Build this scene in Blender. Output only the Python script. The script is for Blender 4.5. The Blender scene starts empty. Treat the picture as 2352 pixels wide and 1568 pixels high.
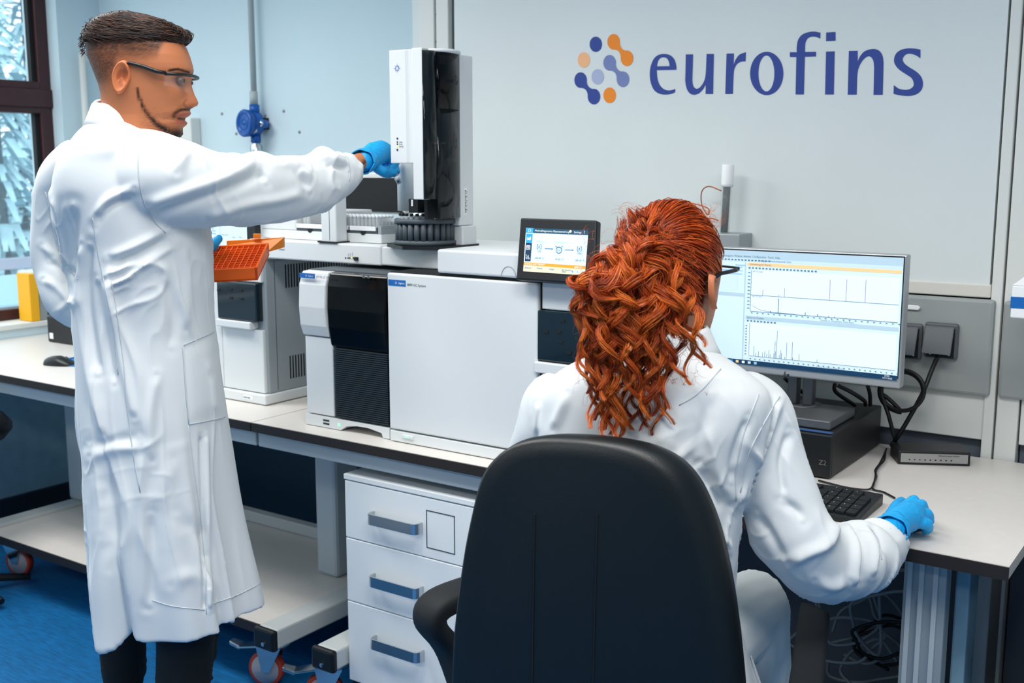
import bpy, bmesh, math, random
import numpy as np
from mathutils import Vector, Matrix
from mathutils.bvhtree import BVHTree

random.seed(7); rng = np.random.default_rng(7)
scene = bpy.context.scene
col = scene.collection

# ------------------------------------------------------------------ camera
FPX, CX, CY = 2520.0, 1176.0, 784.0
PITCH = math.atan(400 / 2520); YAW = math.radians(34.8)
CAM = np.array([0.0, 0.0, 1.5])
FW = np.array([-math.sin(YAW) * math.cos(PITCH), math.cos(YAW) * math.cos(PITCH), -math.sin(PITCH)])
RT = np.array([math.cos(YAW), math.sin(YAW), 0.0]); UP = np.cross(RT, FW)
FWH = np.array([-math.sin(YAW), math.cos(YAW), 0.0])
cam_data = bpy.data.cameras.new('camera'); cam = bpy.data.objects.new('camera', cam_data)
col.objects.link(cam); scene.camera = cam
cam_data.sensor_width = 36.0; cam_data.lens = 36.0 * FPX / 2352.0
cam_data.dof.use_dof = True; cam_data.dof.focus_distance = 2.2; cam_data.dof.aperture_fstop = 6.3
cam_data.clip_start = 0.05; cam_data.clip_end = 200
cam.matrix_world = Matrix(((RT[0], UP[0], -FW[0], CAM[0]), (RT[1], UP[1], -FW[1], CAM[1]), (RT[2], UP[2], -FW[2], CAM[2]), (0, 0, 0, 1)))

# ------------------------------------------------------------------ world, lamps, exposure
world = bpy.data.worlds.new('world'); scene.world = world; world.use_nodes = True
wn = world.node_tree.nodes; wl = world.node_tree.links
bg = wn['Background']; bg.inputs[0].default_value = (0.69, 0.85, 0.91, 1); bg.inputs[1].default_value = 2.1
def area_light(name, loc, sx, sy, energy, color, target=None):
    ld = bpy.data.lights.new(name, 'AREA'); ld.shape = 'RECTANGLE'; ld.size = sx; ld.size_y = sy
    ld.energy = energy; ld.color = color
    o = bpy.data.objects.new(name, ld); col.objects.link(o); o.location = loc
    d = Vector(target) - Vector(loc) if target else Vector((0, 0, -1))
    o.rotation_euler = d.to_track_quat('-Z', 'Y').to_euler()
    return o
LAMP = (1.0, 0.975, 0.935)
for lx, ly, le in ((-3.5, 1.5, 30), (-1.8, 1.1, 22), (-0.3, 1.0, 24), (1.0, 0.6, 16), (-2.4, -1.2, 20), (-0.4, -1.2, 22)):
    area_light('ceiling_lamp_light', (lx, ly, 2.70), 1.2, 0.5, le, LAMP).data.spread = math.radians(162)
vs = scene.view_settings
vs.view_transform = 'Standard'; vs.look = 'None'; vs.exposure = 0.25; vs.gamma = 1.0; vs.use_curve_mapping = False

# ------------------------------------------------------------------ picture -> place helpers (every call names a real depth)
def ray(x, y): return FW + RT * (x - CX) / FPX - UP * (y - CY) / FPX
def onz(x, y, z): r = ray(x, y); return CAM + r * (z - CAM[2]) / r[2]
def ony(x, y, Y): r = ray(x, y); return CAM + r * (Y - CAM[1]) / r[1]
def onx(x, y, X): r = ray(x, y); return CAM + r * (X - CAM[0]) / r[0]
def onplane(x, y, p, n): r = ray(x, y); n = np.array(n); return CAM + r * ((np.array(p) - CAM) @ n) / (r @ n)
def vp(x, y, dh): r = ray(x, y); return CAM + r * dh / (r @ FWH)

# ------------------------------------------------------------------ materials
def lin(c):
    if isinstance(c, str):
        c = c.lstrip('#'); c = [int(c[i:i + 2], 16) / 255 for i in (0, 2, 4)]
        c = [x / 12.92 if x <= 0.04045 else ((x + 0.055) / 1.055) ** 2.4 for x in c]
    return (c[0], c[1], c[2], 1.0)
MATS = {}
def mat(name, color, rough=0.5, metal=0.0, var=0.0, vscale=8.0, bump=0.0, bscale=60.0, emit=None, estr=1.0,
        trans=0.0, ior=1.45, alpha=1.0, coat=0.0, sheen=0.0, spec=0.5, stretch=None, sub=0.0):
    if name in MATS: return MATS[name]
    m = bpy.data.materials.new(name); m.use_nodes = True; nt = m.node_tree; N = nt.nodes; L = nt.links
    b = N['Principled BSDF']; c = lin(color)
    b.inputs['Base Color'].default_value = c; b.inputs['Roughness'].default_value = rough
    b.inputs['Metallic'].default_value = metal; b.inputs['IOR'].default_value = ior
    b.inputs['Specular IOR Level'].default_value = spec
    if trans: b.inputs['Transmission Weight'].default_value = trans
    if alpha < 1: b.inputs['Alpha'].default_value = alpha
    if coat: b.inputs['Coat Weight'].default_value = coat
    if sheen: b.inputs['Sheen Weight'].default_value = sheen
    if sub:
        b.inputs['Subsurface Weight'].default_value = sub; b.inputs['Subsurface Radius'].default_value = (0.01, 0.004, 0.002)
        b.inputs['Subsurface Scale'].default_value = 0.5
    if emit is not None:
        b.inputs['Emission Color'].default_value = lin(emit); b.inputs['Emission Strength'].default_value = estr
    tc = N.new('ShaderNodeTexCoord'); src = tc.outputs['Object']
    if stretch:
        mp = N.new('ShaderNodeMapping'); mp.inputs['Scale'].default_value = stretch; L.new(src, mp.inputs['Vector']); src = mp.outputs['Vector']
    if var:
        n = N.new('ShaderNodeTexNoise'); n.inputs['Scale'].default_value = vscale; n.inputs['Detail'].default_value = 5; L.new(src, n.inputs['Vector'])
        r = N.new('ShaderNodeValToRGB'); L.new(n.outputs['Fac'], r.inputs['Fac'])
        r.color_ramp.elements[0].position = 0.3; r.color_ramp.elements[1].position = 0.72
        r.color_ramp.elements[0].color = tuple(max(0, x * (1 - var)) for x in c[:3]) + (1,)
        r.color_ramp.elements[1].color = tuple(min(1, x * (1 + var)) for x in c[:3]) + (1,)
        L.new(r.outputs['Color'], b.inputs['Base Color'])
    if bump:
        n = N.new('ShaderNodeTexNoise'); n.inputs['Scale'].default_value = bscale; n.inputs['Detail'].default_value = 3; L.new(src, n.inputs['Vector'])
        bp = N.new('ShaderNodeBump'); bp.inputs['Strength'].default_value = bump; bp.inputs['Distance'].default_value = 0.002
        L.new(n.outputs['Fac'], bp.inputs['Height']); L.new(bp.outputs['Normal'], b.inputs['Normal'])
    MATS[name] = m; return m
def colmat(name, rough=0.5, sub=0.0, spec=0.4, bump=0.0, bscale=300.0):
    """material whose colour comes from the mesh colour attribute 'Col' (skin, beard, lips, hair)"""
    m = mat(name, (0.5, 0.5, 0.5), rough, spec=spec, sub=sub, bump=bump, bscale=bscale); N = m.node_tree.nodes
    a = N.new('ShaderNodeAttribute'); a.attribute_name = 'Col'
    m.node_tree.links.new(a.outputs['Color'], N['Principled BSDF'].inputs['Base Color']); return m

M_WALL = mat('painted_wall', '#dae1e1', 0.75, var=0.025, vscale=2.5, bump=0.05, bscale=180)
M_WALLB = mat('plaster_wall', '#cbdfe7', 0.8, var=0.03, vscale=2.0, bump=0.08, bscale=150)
M_PANEL = mat('panel_white', '#dcdfdb', 0.55, var=0.02, vscale=3)
M_CREAM = mat('rail_cream', '#d9d6cd', 0.5)
M_GREYP = mat('grey_plate', '#9a9f9e', 0.55, var=0.03, vscale=5)
M_DGREY = mat('dark_grey_panel', '#7fa3b4', 0.7, var=0.08, vscale=20)
M_BGREY = mat('blue_grey_recess', '#5c6470', 0.6)
M_FLOOR = mat('blue_vinyl_floor', '#0a639c', 0.5, var=0.28, vscale=7, stretch=(3, 22, 1))
M_NAVY = mat('navy_skirting', '#0e1e2b', 0.6)
M_TOP = mat('worktop_laminate', '#d9d4ce', 0.38, var=0.02, vscale=40)
M_EDGE = mat('worktop_dark_edge', '#241f1d', 0.5)
M_FRAME = mat('frame_grey', '#b3bcc1', 0.45)
M_FOOT = mat('frame_light', '#c5cac9', 0.42)
M_CAB = mat('cabinet_white', '#eef2f3', 0.4, var=0.01)
M_STEEL = mat('brushed_steel', '#c8cdd0', 0.28, 1.0, bump=0.1, bscale=200)
M_CHROME = mat('chrome', '#d8dcdf', 0.12, 1.0)
M_ALU = mat('aluminium', '#a3abae', 0.45, 0.25)
M_BLACK = mat('black_plastic', '#14181b', 0.42)
M_BLACKM = mat('black_matte', '#101518', 0.7)
M_GLOSSB = mat('glossy_black', '#05070a', 0.12, spec=0.22)
M_LEATHER = mat('black_leather', '#0e1417', 0.40, bump=0.12, bscale=350)
M_INST = mat('instrument_white', '#dce0e1', 0.42, bump=0.03, bscale=500)
M_INSTG = mat('instrument_grey', '#9aa3a8', 0.5)
M_SMOKE = mat('smoked_window', '#12242e', 0.10, coat=0.3)
M_SMOKET = mat('smoked_clear', '#061016', 0.06, alpha=0.66)
M_SLAT = mat('dark_slat', '#1d2a33', 0.5)
M_DK = mat('dark_trim', '#20262a', 0.5)
M_MGREY = mat('mid_grey_plastic', '#4c565c', 0.5)
M_LBLUE = mat('label_blue', '#1467b5', 0.4)
M_WHITE = mat('white_print', '#f2f4f5', 0.5)
M_INK = mat('dark_print', '#20282e', 0.5)
M_DETB = mat('detector_blue', '#0b57a8', 0.38)
M_DETC = mat('detector_cap_blue', '#0a4f9e', 0.3)
M_MAROON = mat('maroon_frame', '#3a1d20', 0.45, var=0.12, vscale=20)
M_GLASS = mat('window_glass', '#e4f2f8', 0.02, alpha=0.08)
M_CGLASS = mat('clear_glass', '#eef4f6', 0.04, alpha=0.32, coat=0.6)
M_ORANGE = mat('orange_rack', '#ff6a12', 0.35)
M_ORANGEL = mat('orange_lid', '#ff9226', 0.35)
M_RED = mat('red_tyre', '#c0402a', 0.5)
M_WHEEL = mat('wheel_white', '#b9b5b8', 0.45)
M_YEL = mat('yellow_card', '#f3b21c', 0.55)
M_GCARD = mat('grey_card', '#8f979b', 0.6)
M_COPPER = mat('copper_tube', '#b0562a', 0.3, 0.8)
M_GLOVE = mat('nitrile_glove', '#17a4e4', 0.5, bump=0.06, bscale=250, var=0.05, vscale=30)
M_COAT = mat('lab_coat_cloth', '#dee2e3', 0.85, bump=0.05, bscale=400, sheen=0.1)
M_SEAM = mat('coat_seam', '#c9d2d6', 0.85)
M_TROUS = mat('black_trousers', '#0b0e10', 0.85)
M_MONI = mat('monitor_silver', '#b4b8bb', 0.4, 0.5)
M_STAND = mat('stand_grey', '#6d7073', 0.42, 0.6)
M_PC = mat('pc_case', '#26272a', 0.42, 0.3)
M_TGLASS = mat('tube_glass', '#e8f0f2', 0.05, alpha=0.14, coat=0.4)
M_CABLE = mat('black_cable', '#0c0e10', 0.45)
M_CABLEG = mat('grey_cable', '#8b9296', 0.5)

# ------------------------------------------------------------------ mesh helpers
def root_loc(o):
    v = Vector((0, 0, 0))
    while o is not None: v += o.location; o = o.parent
    return v
def tag(o, label, cat, group=None):
    o['label'] = label; o['category'] = cat
    if group: o['group'] = group
    return o
def thing(name, label, cat, loc, group=None):
    o = bpy.data.objects.new(name, None); col.objects.link(o); o.location = Vector(tuple(float(x) for x in loc)); o.empty_display_size = 0.05
    return tag(o, label, cat, group)
def link_mesh(name, verts, faces, m, parent=None, smooth=False, bevel=0.0, seg=2, base=None):
    off = root_loc(parent) if parent else (Vector(tuple(base)) if base is not None else None)
    V = np.asarray(verts, float).reshape(-1, 3)
    if off is None:
        off = Vector(((V[:, 0].min() + V[:, 0].max()) / 2, (V[:, 1].min() + V[:, 1].max()) / 2, V[:, 2].min()))
    V = V - np.array(off)
    me = bpy.data.meshes.new(name); me.from_pydata(V.tolist(), [], [tuple(int(i) for i in f) for f in faces]); me.update()
    if m: me.materials.append(m)
    if smooth: me.shade_smooth()
    o = bpy.data.objects.new(name, me); col.objects.link(o)
    if parent: o.parent = parent
    else: o.location = off
    if bevel:
        b = o.modifiers.new('bevel', 'BEVEL'); b.width = bevel; b.segments = seg; b.limit_method = 'ANGLE'; b.angle_limit = math.radians(35)
    return o
class MB:
    def __init__(s): s.v = []; s.f = []
    def add(s, vs, fs):
        n = len(s.v); s.v.extend([tuple(map(float, p)) for p in vs]); s.f.extend([tuple(i + n for i in f) for f in fs]); return s
    def hexa(s, p):  # 8 corners: bottom 4 (ccw from above), top 4
        return s.add(p, [(3, 2, 1, 0), (4, 5, 6, 7), (0, 1, 5, 4), (1, 2, 6, 5), (2, 3, 7, 6), (3, 0, 4, 7)])
    def box(s, lo, hi):
        (a, b, c), (d, e, f) = lo, hi
        return s.hexa([(a, b, c), (d, b, c), (d, e, c), (a, e, c), (a, b, f), (d, b, f), (d, e, f), (a, e, f)])
    def obox(s, c, u, v, w):
        c, u, v, w = map(np.array, (c, u, v, w))
        return s.hexa([c - u - v - w, c + u - v - w, c + u + v - w, c - u + v - w, c - u - v + w, c + u - v + w, c + u + v + w, c - u + v + w])
    def prism(s, poly, vec):
        poly = [np.array(p, float) for p in poly]; vec = np.array(vec, float); n = len(poly)
        vs = poly + [p + vec for p in poly]
        fs = [tuple(range(n - 1, -1, -1)), tuple(range(n, 2 * n))] + [(i, (i + 1) % n, n + (i + 1) % n, n + i) for i in range(n)]
        return s.add(vs, fs)
    def tube(s, pts, r, seg=8, caps=True, flat=None):
        pts = [np.array(p, float) for p in pts]; n = len(pts)
        rs = r if hasattr(r, '__len__') else [r] * n
        t0 = pts[1] - pts[0]; a = np.array([0, 0, 1.0]) if abs(t0[2]) < 0.9 * np.linalg.norm(t0) else np.array([1.0, 0, 0])
        vs = []; u = None
        for i in range(n):
            t = pts[min(i + 1, n - 1)] - pts[max(i - 1, 0)]; t = t / (np.linalg.norm(t) + 1e-12)
            u = np.cross(a if u is None else np.cross(t, u), t) if u is None else u - t * (u @ t)
            u = u / (np.linalg.norm(u) + 1e-12); w = np.cross(t, u)
            for k in range(seg):
                an = 2 * math.pi * k / seg
                vs.append(pts[i] + rs[i] * (math.cos(an) * u + math.sin(an) * w))
        fs = [(i * seg + k, i * seg + (k + 1) % seg, (i + 1) * seg + (k + 1) % seg, (i + 1) * seg + k) for i in range(n - 1) for k in range(seg)]
        if caps: fs += [tuple(range(seg - 1, -1, -1)), tuple((n - 1) * seg + k for k in range(seg))]
        return s.add(vs, fs)
    def lathe(s, prof, org=(0, 0, 0), axis=(0, 0, 1), seg=24):
        ax = np.array(axis, float); ax /= np.linalg.norm(ax)
        a = np.array([1.0, 0, 0]) if abs(ax[0]) < 0.8 else np.array([0, 1.0, 0])
        u = np.cross(ax, a); u /= np.linalg.norm(u); w = np.cross(ax, u); org = np.array(org, float)
        vs = []; n = len(prof)
        for r, h in prof:
            for k in range(seg):
                an = 2 * math.pi * k / seg; vs.append(org + ax * h + max(r, 1e-5) * (math.cos(an) * u + math.sin(an) * w))
        fs = [(i * seg + k, i * seg + (k + 1) % seg, (i + 1) * seg + (k + 1) % seg, (i + 1) * seg + k) for i in range(n - 1) for k in range(seg)]
        fs += [tuple(range(seg - 1, -1, -1)), tuple((n - 1) * seg + k for k in range(seg))]
        return s.add(vs, fs)
    def ell(s, c, rx, ry, rz, seg=16, rings=10):
        vs = [(c[0] + rx * math.sin(math.pi * i / rings) * math.cos(2 * math.pi * k / seg), c[1] + ry * math.sin(math.pi * i / rings) * math.sin(2 * math.pi * k / seg), c[2] + rz * math.cos(math.pi * i / rings)) for i in range(rings + 1) for k in range(seg)]
        return s.add(vs, [(i * seg + k, (i + 1) * seg + k, (i + 1) * seg + (k + 1) % seg, i * seg + (k + 1) % seg) for i in range(rings) for k in range(seg)])
    def build(s, name, m, parent=None, smooth=False, bevel=0.0, seg=2, base=None):
        return link_mesh(name, s.v, s.f, m, parent, smooth, bevel, seg, base)
def box(name, lo, hi, m, parent=None, bevel=0.0, seg=2): return MB().box(lo, hi).build(name, m, parent, False, bevel, seg)
def struct(o): o['kind'] = 'structure'; return o
def cat_rom(pts, k=8):
    P = [np.array(p, float) for p in pts]; P = [2 * P[0] - P[1]] + P + [2 * P[-1] - P[-2]]; out = []
    for i in range(1, len(P) - 2):
        for j in range(k):
            t = j / k; a, b, c, d = P[i - 1], P[i], P[i + 1], P[i + 2]
            out.append(0.5 * (2 * b + (c - a) * t + (2 * a - 5 * b + 4 * c - d) * t * t + (3 * b - a - 3 * c + d) * t ** 3))
    out.append(P[-2]); return out
def poly_fill(loops, place, name, m, parent, thick=0.0008):
    """flat shape with holes: loops in 2-D, place(x, y) -> world point, raised along normal"""
    bm = bmesh.new(); edges = []
    for lp in loops:
        vs_ = [bm.verts.new((p[0], p[1], 0)) for p in lp]
        edges += [bm.edges.new((vs_[i], vs_[(i + 1) % len(vs_)])) for i in range(len(vs_))]
    bmesh.ops.triangle_fill(bm, edges=edges, use_beauty=True, use_dissolve=False)
    bm.verts.index_update()
    V = [place(v.co.x, v.co.y) for v in bm.verts]; F = [[v.index for v in f.verts] for f in bm.faces]; bm.free()
    return link_mesh(name, V, F, m, parent)
_fc = {}
def text(s, org, xdir, ydir, size, m, parent, name='lettering', center=False):
    cu = bpy.data.curves.new('t', 'FONT'); cu.body = s; cu.size = 1.0; cu.resolution_u = 2
    if center: cu.align_x = 'CENTER'
    ob = bpy.data.objects.new('t', cu); me = bpy.data.meshes.new_from_object(ob)
    V = np.array([v.co[:] for v in me.vertices]).reshape(-1, 3); F = [list(p.vertices) for p in me.polygons]
    bpy.data.objects.remove(ob); bpy.data.curves.remove(cu); bpy.data.meshes.remove(me)
    if len(V) == 0: return None
    x = np.array(xdir, float); x /= np.linalg.norm(x); y = np.array(ydir, float); y -= x * (x @ y); y /= np.linalg.norm(y)
    W = np.array(org) + V[:, :1] * size * x + V[:, 1:2] * size * y
    return link_mesh(name, W, F, m, parent)
def copy_tree(o, parent=None, off=(0, 0, 0)):
    c = o.copy(); col.objects.link(c); c.parent = parent
    if parent is None: c.location = o.location + Vector(off)
    for ch in list(o.children): copy_tree(ch, c)
    return c
def face_uv(plane_y, d=0.0006): return lambda x, y: ony(x, y, plane_y - d)
# ================================================================== THE ROOM
BZ = 0.80           # worktop height
BF = 2.03           # front edge of the worktops
XL = -4.32          # left wall
YB = 3.05           # back wall
YP = 2.80           # face of the service panels
struct(box('floor', (-4.6, -3.0, -0.1), (3.0, 3.2, 0.0), M_FLOOR))
struct(box('ceiling', (-4.6, -3.0, 2.75), (3.0, 3.2, 2.85), M_WALL))
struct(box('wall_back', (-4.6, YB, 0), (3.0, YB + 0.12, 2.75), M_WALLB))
# left wall around the window opening
WY0, WY1, WZ0, WZ1 = -0.4, 2.84, 0.90, 2.55  # opening runs on beyond the view, widened to let in more daylight
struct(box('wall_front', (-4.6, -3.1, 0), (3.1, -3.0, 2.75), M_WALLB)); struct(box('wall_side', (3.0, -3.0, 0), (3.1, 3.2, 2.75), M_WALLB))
mb = MB()
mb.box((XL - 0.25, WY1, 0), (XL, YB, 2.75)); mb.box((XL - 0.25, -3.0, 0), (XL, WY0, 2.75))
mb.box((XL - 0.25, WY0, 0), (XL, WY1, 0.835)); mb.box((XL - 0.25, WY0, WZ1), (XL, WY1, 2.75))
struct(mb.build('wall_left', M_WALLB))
lp = box('lower_panel', (XL, -1.0, 0.12), (XL + 0.02, 3.0, 0.74), M_DGREY); lp.name = 'trim_1'; struct(lp)
struct(box('baseboard_left', (XL, -3.0, 0), (XL + 0.035, 3.04, 0.125), M_NAVY, bevel=0.004))
# window with maroon frames
win = bpy.data.objects.new('window_1', None); col.objects.link(win); win.location = (XL - 0.1, 1.87, WZ0); struct(win)
XW = XL - 0.12
def fr(name, y0, y1, z0, z1, x0=XW - 0.03, x1=XW + 0.05): return box(name, (x0, y0, z0), (x1, y1, z1), M_MAROON, win, bevel=0.006)
zt0, zt1 = 1.742, 1.840
for ym in (0.95,): fr('frame_stile', ym - 0.05, ym + 0.05, 0.858, 2.55)
fr('frame_stile', WY1 - 0.055, WY1, WZ0, WZ1); fr('frame_stile', WY0, WY0 + 0.055, WZ0, WZ1)
fr('frame_rail', WY0, WY1, zt0 + 0.01, zt1 - 0.01, XW - 0.02, XW + 0.06); fr('frame_rail', WY0, WY1, 0.858, 0.905); fr('frame_rail', WY0, WY1, WZ1 - 0.06, WZ1)
fr('sash_rail', WY0 + 0.05, WY1 - 0.05, zt1 - 0.015, zt1 + 0.02); fr('sash_rail', WY0 + 0.05, WY1 - 0.05, zt0 - 0.015, zt0 + 0.02)
for z0, z1 in ((WZ0 + 0.03, zt0), (zt1, WZ1 - 0.05)):
    box('pane', (XW - 0.004, WY0 + 0.05, z0), (XW + 0.002, WY1 - 0.05, z1), M_GLASS, win)
    box('glazing_strip', (XW + 0.004, WY1 - 0.075, z0), (XW + 0.03, WY1 - 0.056, z1), M_BLACKM, win)
sill = box('window_sill', (XL - 0.09, -2.6, 0.835), (XL + 0.06, 2.98, 0.858), M_PANEL, bevel=0.004); sill.name = 'trim_2'; struct(sill)
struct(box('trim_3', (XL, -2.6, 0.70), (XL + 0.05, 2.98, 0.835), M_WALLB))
# pipes in the corner
struct(MB().tube([(XL + 0.03, 2.93, 0.9), (XL + 0.03, 2.93, 1.98)], 0.014, 12).build('trim_4', M_PANEL, smooth=True))
t5 = box('trunking', (ony(400, 280, YB - 0.05)[0], YB - 0.05, 0.9), (ony(438, 280, YB - 0.05)[0], YB, 1.70), M_PANEL, bevel=0.004); t5.name = 'trim_5'; struct(t5)

# ---- service wall panels, right of the pillar (X from -2.35)
def pan(name, x0, x1, z0, z1, m, y=YP, t=0.03, bev=0.003): return struct(box(name, (x0, y, z0), (x1, y + t, z1), m, bevel=bev))
XA, XB = -2.17, -0.555
n = 5
trims = []
def trim(*a, **k):
    global n
    n += 1; return pan('trim_%d' % n, *a, **k)
struct(box('wall_right', (XA, YP + 0.006, 1.215), (XB, YB, 2.75), M_WALL))
trim(XA, XB + 0.005, 1.19, 1.222, M_CREAM, y=YP + 0.0, t=0.04)
trim(XA, XB + 0.012, 0.84, 0.955, M_PANEL, y=YP + 0.006, t=0.03)
trim(XA, XB + 0.0, 0.0, 0.84, M_BGREY, y=YP + 0.03, t=0.03)
trim(XA, -0.536, 0.952, 1.187, M_GREYP, y=YP - 0.012, t=0.02, bev=0.008)          # socket plate
# uprights
trim(XB + 0.006, -0.524, 0.0, 2.75, M_PANEL, y=YP, t=0.2)
trim(-0.519, -0.47, 0.0, 2.75, M_PANEL, y=YP, t=0.2)
trim(-0.466, -0.44, 1.2, 2.75, M_CREAM, y=YP + 0.01, t=0.18)
struct(box('wall_front_bay', (-0.436, YP + 0.02, 1.215), (1.0, YB, 2.75), M_WALL)).name = 'wall_bay'
trim(-0.466, 1.0, 0.84, 0.955, M_PANEL, y=YP + 0.006)
trim(-0.466, 1.0, 0.0, 0.84, M_BGREY, y=YP + 0.03)
trim(-0.517, 1.0, 0.952, 1.187, M_GREYP, y=YP - 0.012, t=0.02, bev=0.008)
trim(-0.466, 1.0, 1.19, 1.222, M_CREAM, y=YP, t=0.04)
# pillar / trunking behind the sampler tower
p = [ony(x, 40, YP)[0] for x in (937, 963, 996, 1000, 1028)]
trim(p[0], p[1], 0.8, 2.75, M_WALL, y=YP + 0.02, t=0.23)
trim(p[1], p[2], 0.8, 2.75, M_PANEL, y=YP, t=0.25)
trim(p[2], p[3], 0.8, 2.75, M_MGREY, y=YP + 0.012, t=0.2)
trim(p[3], p[4], 0.8, 2.75, M_PANEL, y=YP + 0.002, t=0.24)
trim(p[4] + 0.002, XA, 0.8, 2.75, M_MGREY, y=YP + 0.02, t=0.2)
# black screws in the pillar joint
for yy in (32, 95):
    q = ony(998, yy, YP); s = MB().lathe([(0.004, 0), (0.004, 0.004), (0.002, 0.006)], (q[0], YP + 0.014, q[2]), (0, -1, 0), 10).build('trim_screw', M_BLACK); n += 1; s.name = 'trim_%d' % n; struct(s)
# wall fixings left of the pillar
for i, (px, py) in enumerate(((510, 261), (652, 255), (688, 303), (543, 307), (610, 265))):
    q = ony(px, py, YB); s = MB().lathe([(0.006, 0), (0.006, 0.003), (0.003, 0.005)], (q[0], YB, q[2]), (0, -1, 0), 10).build('trim_plug', M_GREYP, smooth=True); n += 1; s.name = 'trim_%d' % n; struct(s)
# dark blue board under the bench
n += 1; struct(box('trim_%d' % n, (-3.5, 2.86, 0.0), (-2.30, 2.90, 0.78), mat('dark_blue_board', '#17384c', 0.6)))
n += 1; struct(box('trim_%d' % n, (-2.30, 2.84, 0.0), (-2.18, 2.88, 0.78), M_NAVY))

# ================================================================== OUTSIDE THE WINDOW
M_LEAF = mat('hazy_conifer', '#a4c6d2', 0.9, var=0.25, vscale=3)  # pale blue because outdoor haze is mixed into the leaf colour
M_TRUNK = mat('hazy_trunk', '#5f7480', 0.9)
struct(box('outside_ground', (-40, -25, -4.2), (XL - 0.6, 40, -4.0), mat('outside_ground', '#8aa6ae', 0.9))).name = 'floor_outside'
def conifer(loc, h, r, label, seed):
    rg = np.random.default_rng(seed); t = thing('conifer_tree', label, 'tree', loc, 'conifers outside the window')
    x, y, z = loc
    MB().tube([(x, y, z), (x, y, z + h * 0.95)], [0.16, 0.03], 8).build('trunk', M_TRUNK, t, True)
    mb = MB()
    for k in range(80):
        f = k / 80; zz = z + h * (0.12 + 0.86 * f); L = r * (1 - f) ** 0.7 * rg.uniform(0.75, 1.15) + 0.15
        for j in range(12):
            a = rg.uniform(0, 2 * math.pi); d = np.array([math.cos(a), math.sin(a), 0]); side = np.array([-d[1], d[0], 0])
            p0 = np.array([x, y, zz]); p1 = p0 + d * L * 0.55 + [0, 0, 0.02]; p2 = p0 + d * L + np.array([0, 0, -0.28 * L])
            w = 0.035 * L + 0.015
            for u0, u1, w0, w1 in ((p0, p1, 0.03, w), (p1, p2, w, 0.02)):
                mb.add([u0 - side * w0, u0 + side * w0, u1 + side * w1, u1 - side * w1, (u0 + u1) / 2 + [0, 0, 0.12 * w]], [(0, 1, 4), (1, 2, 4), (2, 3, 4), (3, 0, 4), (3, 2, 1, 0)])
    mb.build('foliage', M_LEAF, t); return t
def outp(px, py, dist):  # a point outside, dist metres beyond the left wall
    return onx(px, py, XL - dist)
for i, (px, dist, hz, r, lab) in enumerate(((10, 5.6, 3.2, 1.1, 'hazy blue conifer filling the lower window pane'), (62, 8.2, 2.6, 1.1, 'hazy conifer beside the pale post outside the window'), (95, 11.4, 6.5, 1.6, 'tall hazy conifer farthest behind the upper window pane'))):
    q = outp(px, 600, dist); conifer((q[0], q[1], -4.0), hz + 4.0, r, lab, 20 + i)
q0, q1 = outp(72, 100, 0.55), outp(104, 100, 0.55)
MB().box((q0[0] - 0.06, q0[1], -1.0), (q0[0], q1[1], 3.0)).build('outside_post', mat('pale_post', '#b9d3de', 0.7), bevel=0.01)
tag(bpy.data.objects['outside_post'], 'pale upright post outside the window beside the frame', 'post')
# balcony rail, fence and low building
q = outp(0, 608, 2.2)
rail = box('balcony_rail', (q[0] - 0.05, -4, q[2] - 0.035), (q[0], 6.5, q[2] + 0.035), mat('rail_paint', '#8b8ea0', 0.5), bevel=0.008); tag(rail, 'mauve horizontal balcony rail outside the window', 'railing')
fence = thing('garden_fence', 'cream and pink panel fence seen below the balcony rail', 'fence', (q[0] - 1.6, 2.0, -4.0))
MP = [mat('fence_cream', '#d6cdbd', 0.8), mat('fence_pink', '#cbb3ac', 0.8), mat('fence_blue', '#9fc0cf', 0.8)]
zq = outp(0, 625, 3.8)[2]
for k in range(26):
    y0 = -1.0 + k * 0.28; box('panel', (q[0] - 1.64, y0, -4.0), (q[0] - 1.6, y0 + 0.25, zq - (0.03 if k % 3 else 0.0)), MP[k % 3], fence)
box('fence_rail', (q[0] - 1.59, -1.0, zq - 0.32), (q[0] - 1.57, 6.3, zq - 0.28), MP[1], fence)
M_HOUSE = mat('hazy_house', '#7fa3b2', 0.9); M_ROOF = mat('hazy_roof', '#4d7385', 0.9)  # distance haze mixed into wall and roof colours too
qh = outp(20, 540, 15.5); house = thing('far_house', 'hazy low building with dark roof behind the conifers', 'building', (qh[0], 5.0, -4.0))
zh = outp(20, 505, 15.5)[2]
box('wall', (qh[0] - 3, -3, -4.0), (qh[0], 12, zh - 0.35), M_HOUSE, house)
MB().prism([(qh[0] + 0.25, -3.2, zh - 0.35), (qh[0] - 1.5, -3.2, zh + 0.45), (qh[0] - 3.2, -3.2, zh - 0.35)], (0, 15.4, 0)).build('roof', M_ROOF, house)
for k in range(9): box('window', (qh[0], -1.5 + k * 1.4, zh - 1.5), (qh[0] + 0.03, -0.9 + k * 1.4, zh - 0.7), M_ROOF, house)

# ================================================================== BENCHES
def bench(name, x0, x1, label, yb=2.79, yf=BF):
    t = thing(name, label, 'bench', ((x0 + x1) / 2, (yf + yb) / 2, 0), 'lab benches along the wall')
    top = box('worktop', (x0, yf + 0.002, BZ - 0.024), (x1, yb, BZ), M_TOP, t)
    e = box('dark_edge', (x0, yf - 0.001, BZ - 0.026), (x1, yf + 0.003, BZ - 0.0015), M_EDGE, top); e['label'] = 'black laminate edge'
    return t
b1 = bench('lab_bench', -4.265, -2.297, 'long lab bench on the window side with laminate top and low tray')
b2 = bench('lab_bench', -2.293, -0.337, 'long lab bench under the instruments and the computer monitor')
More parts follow.
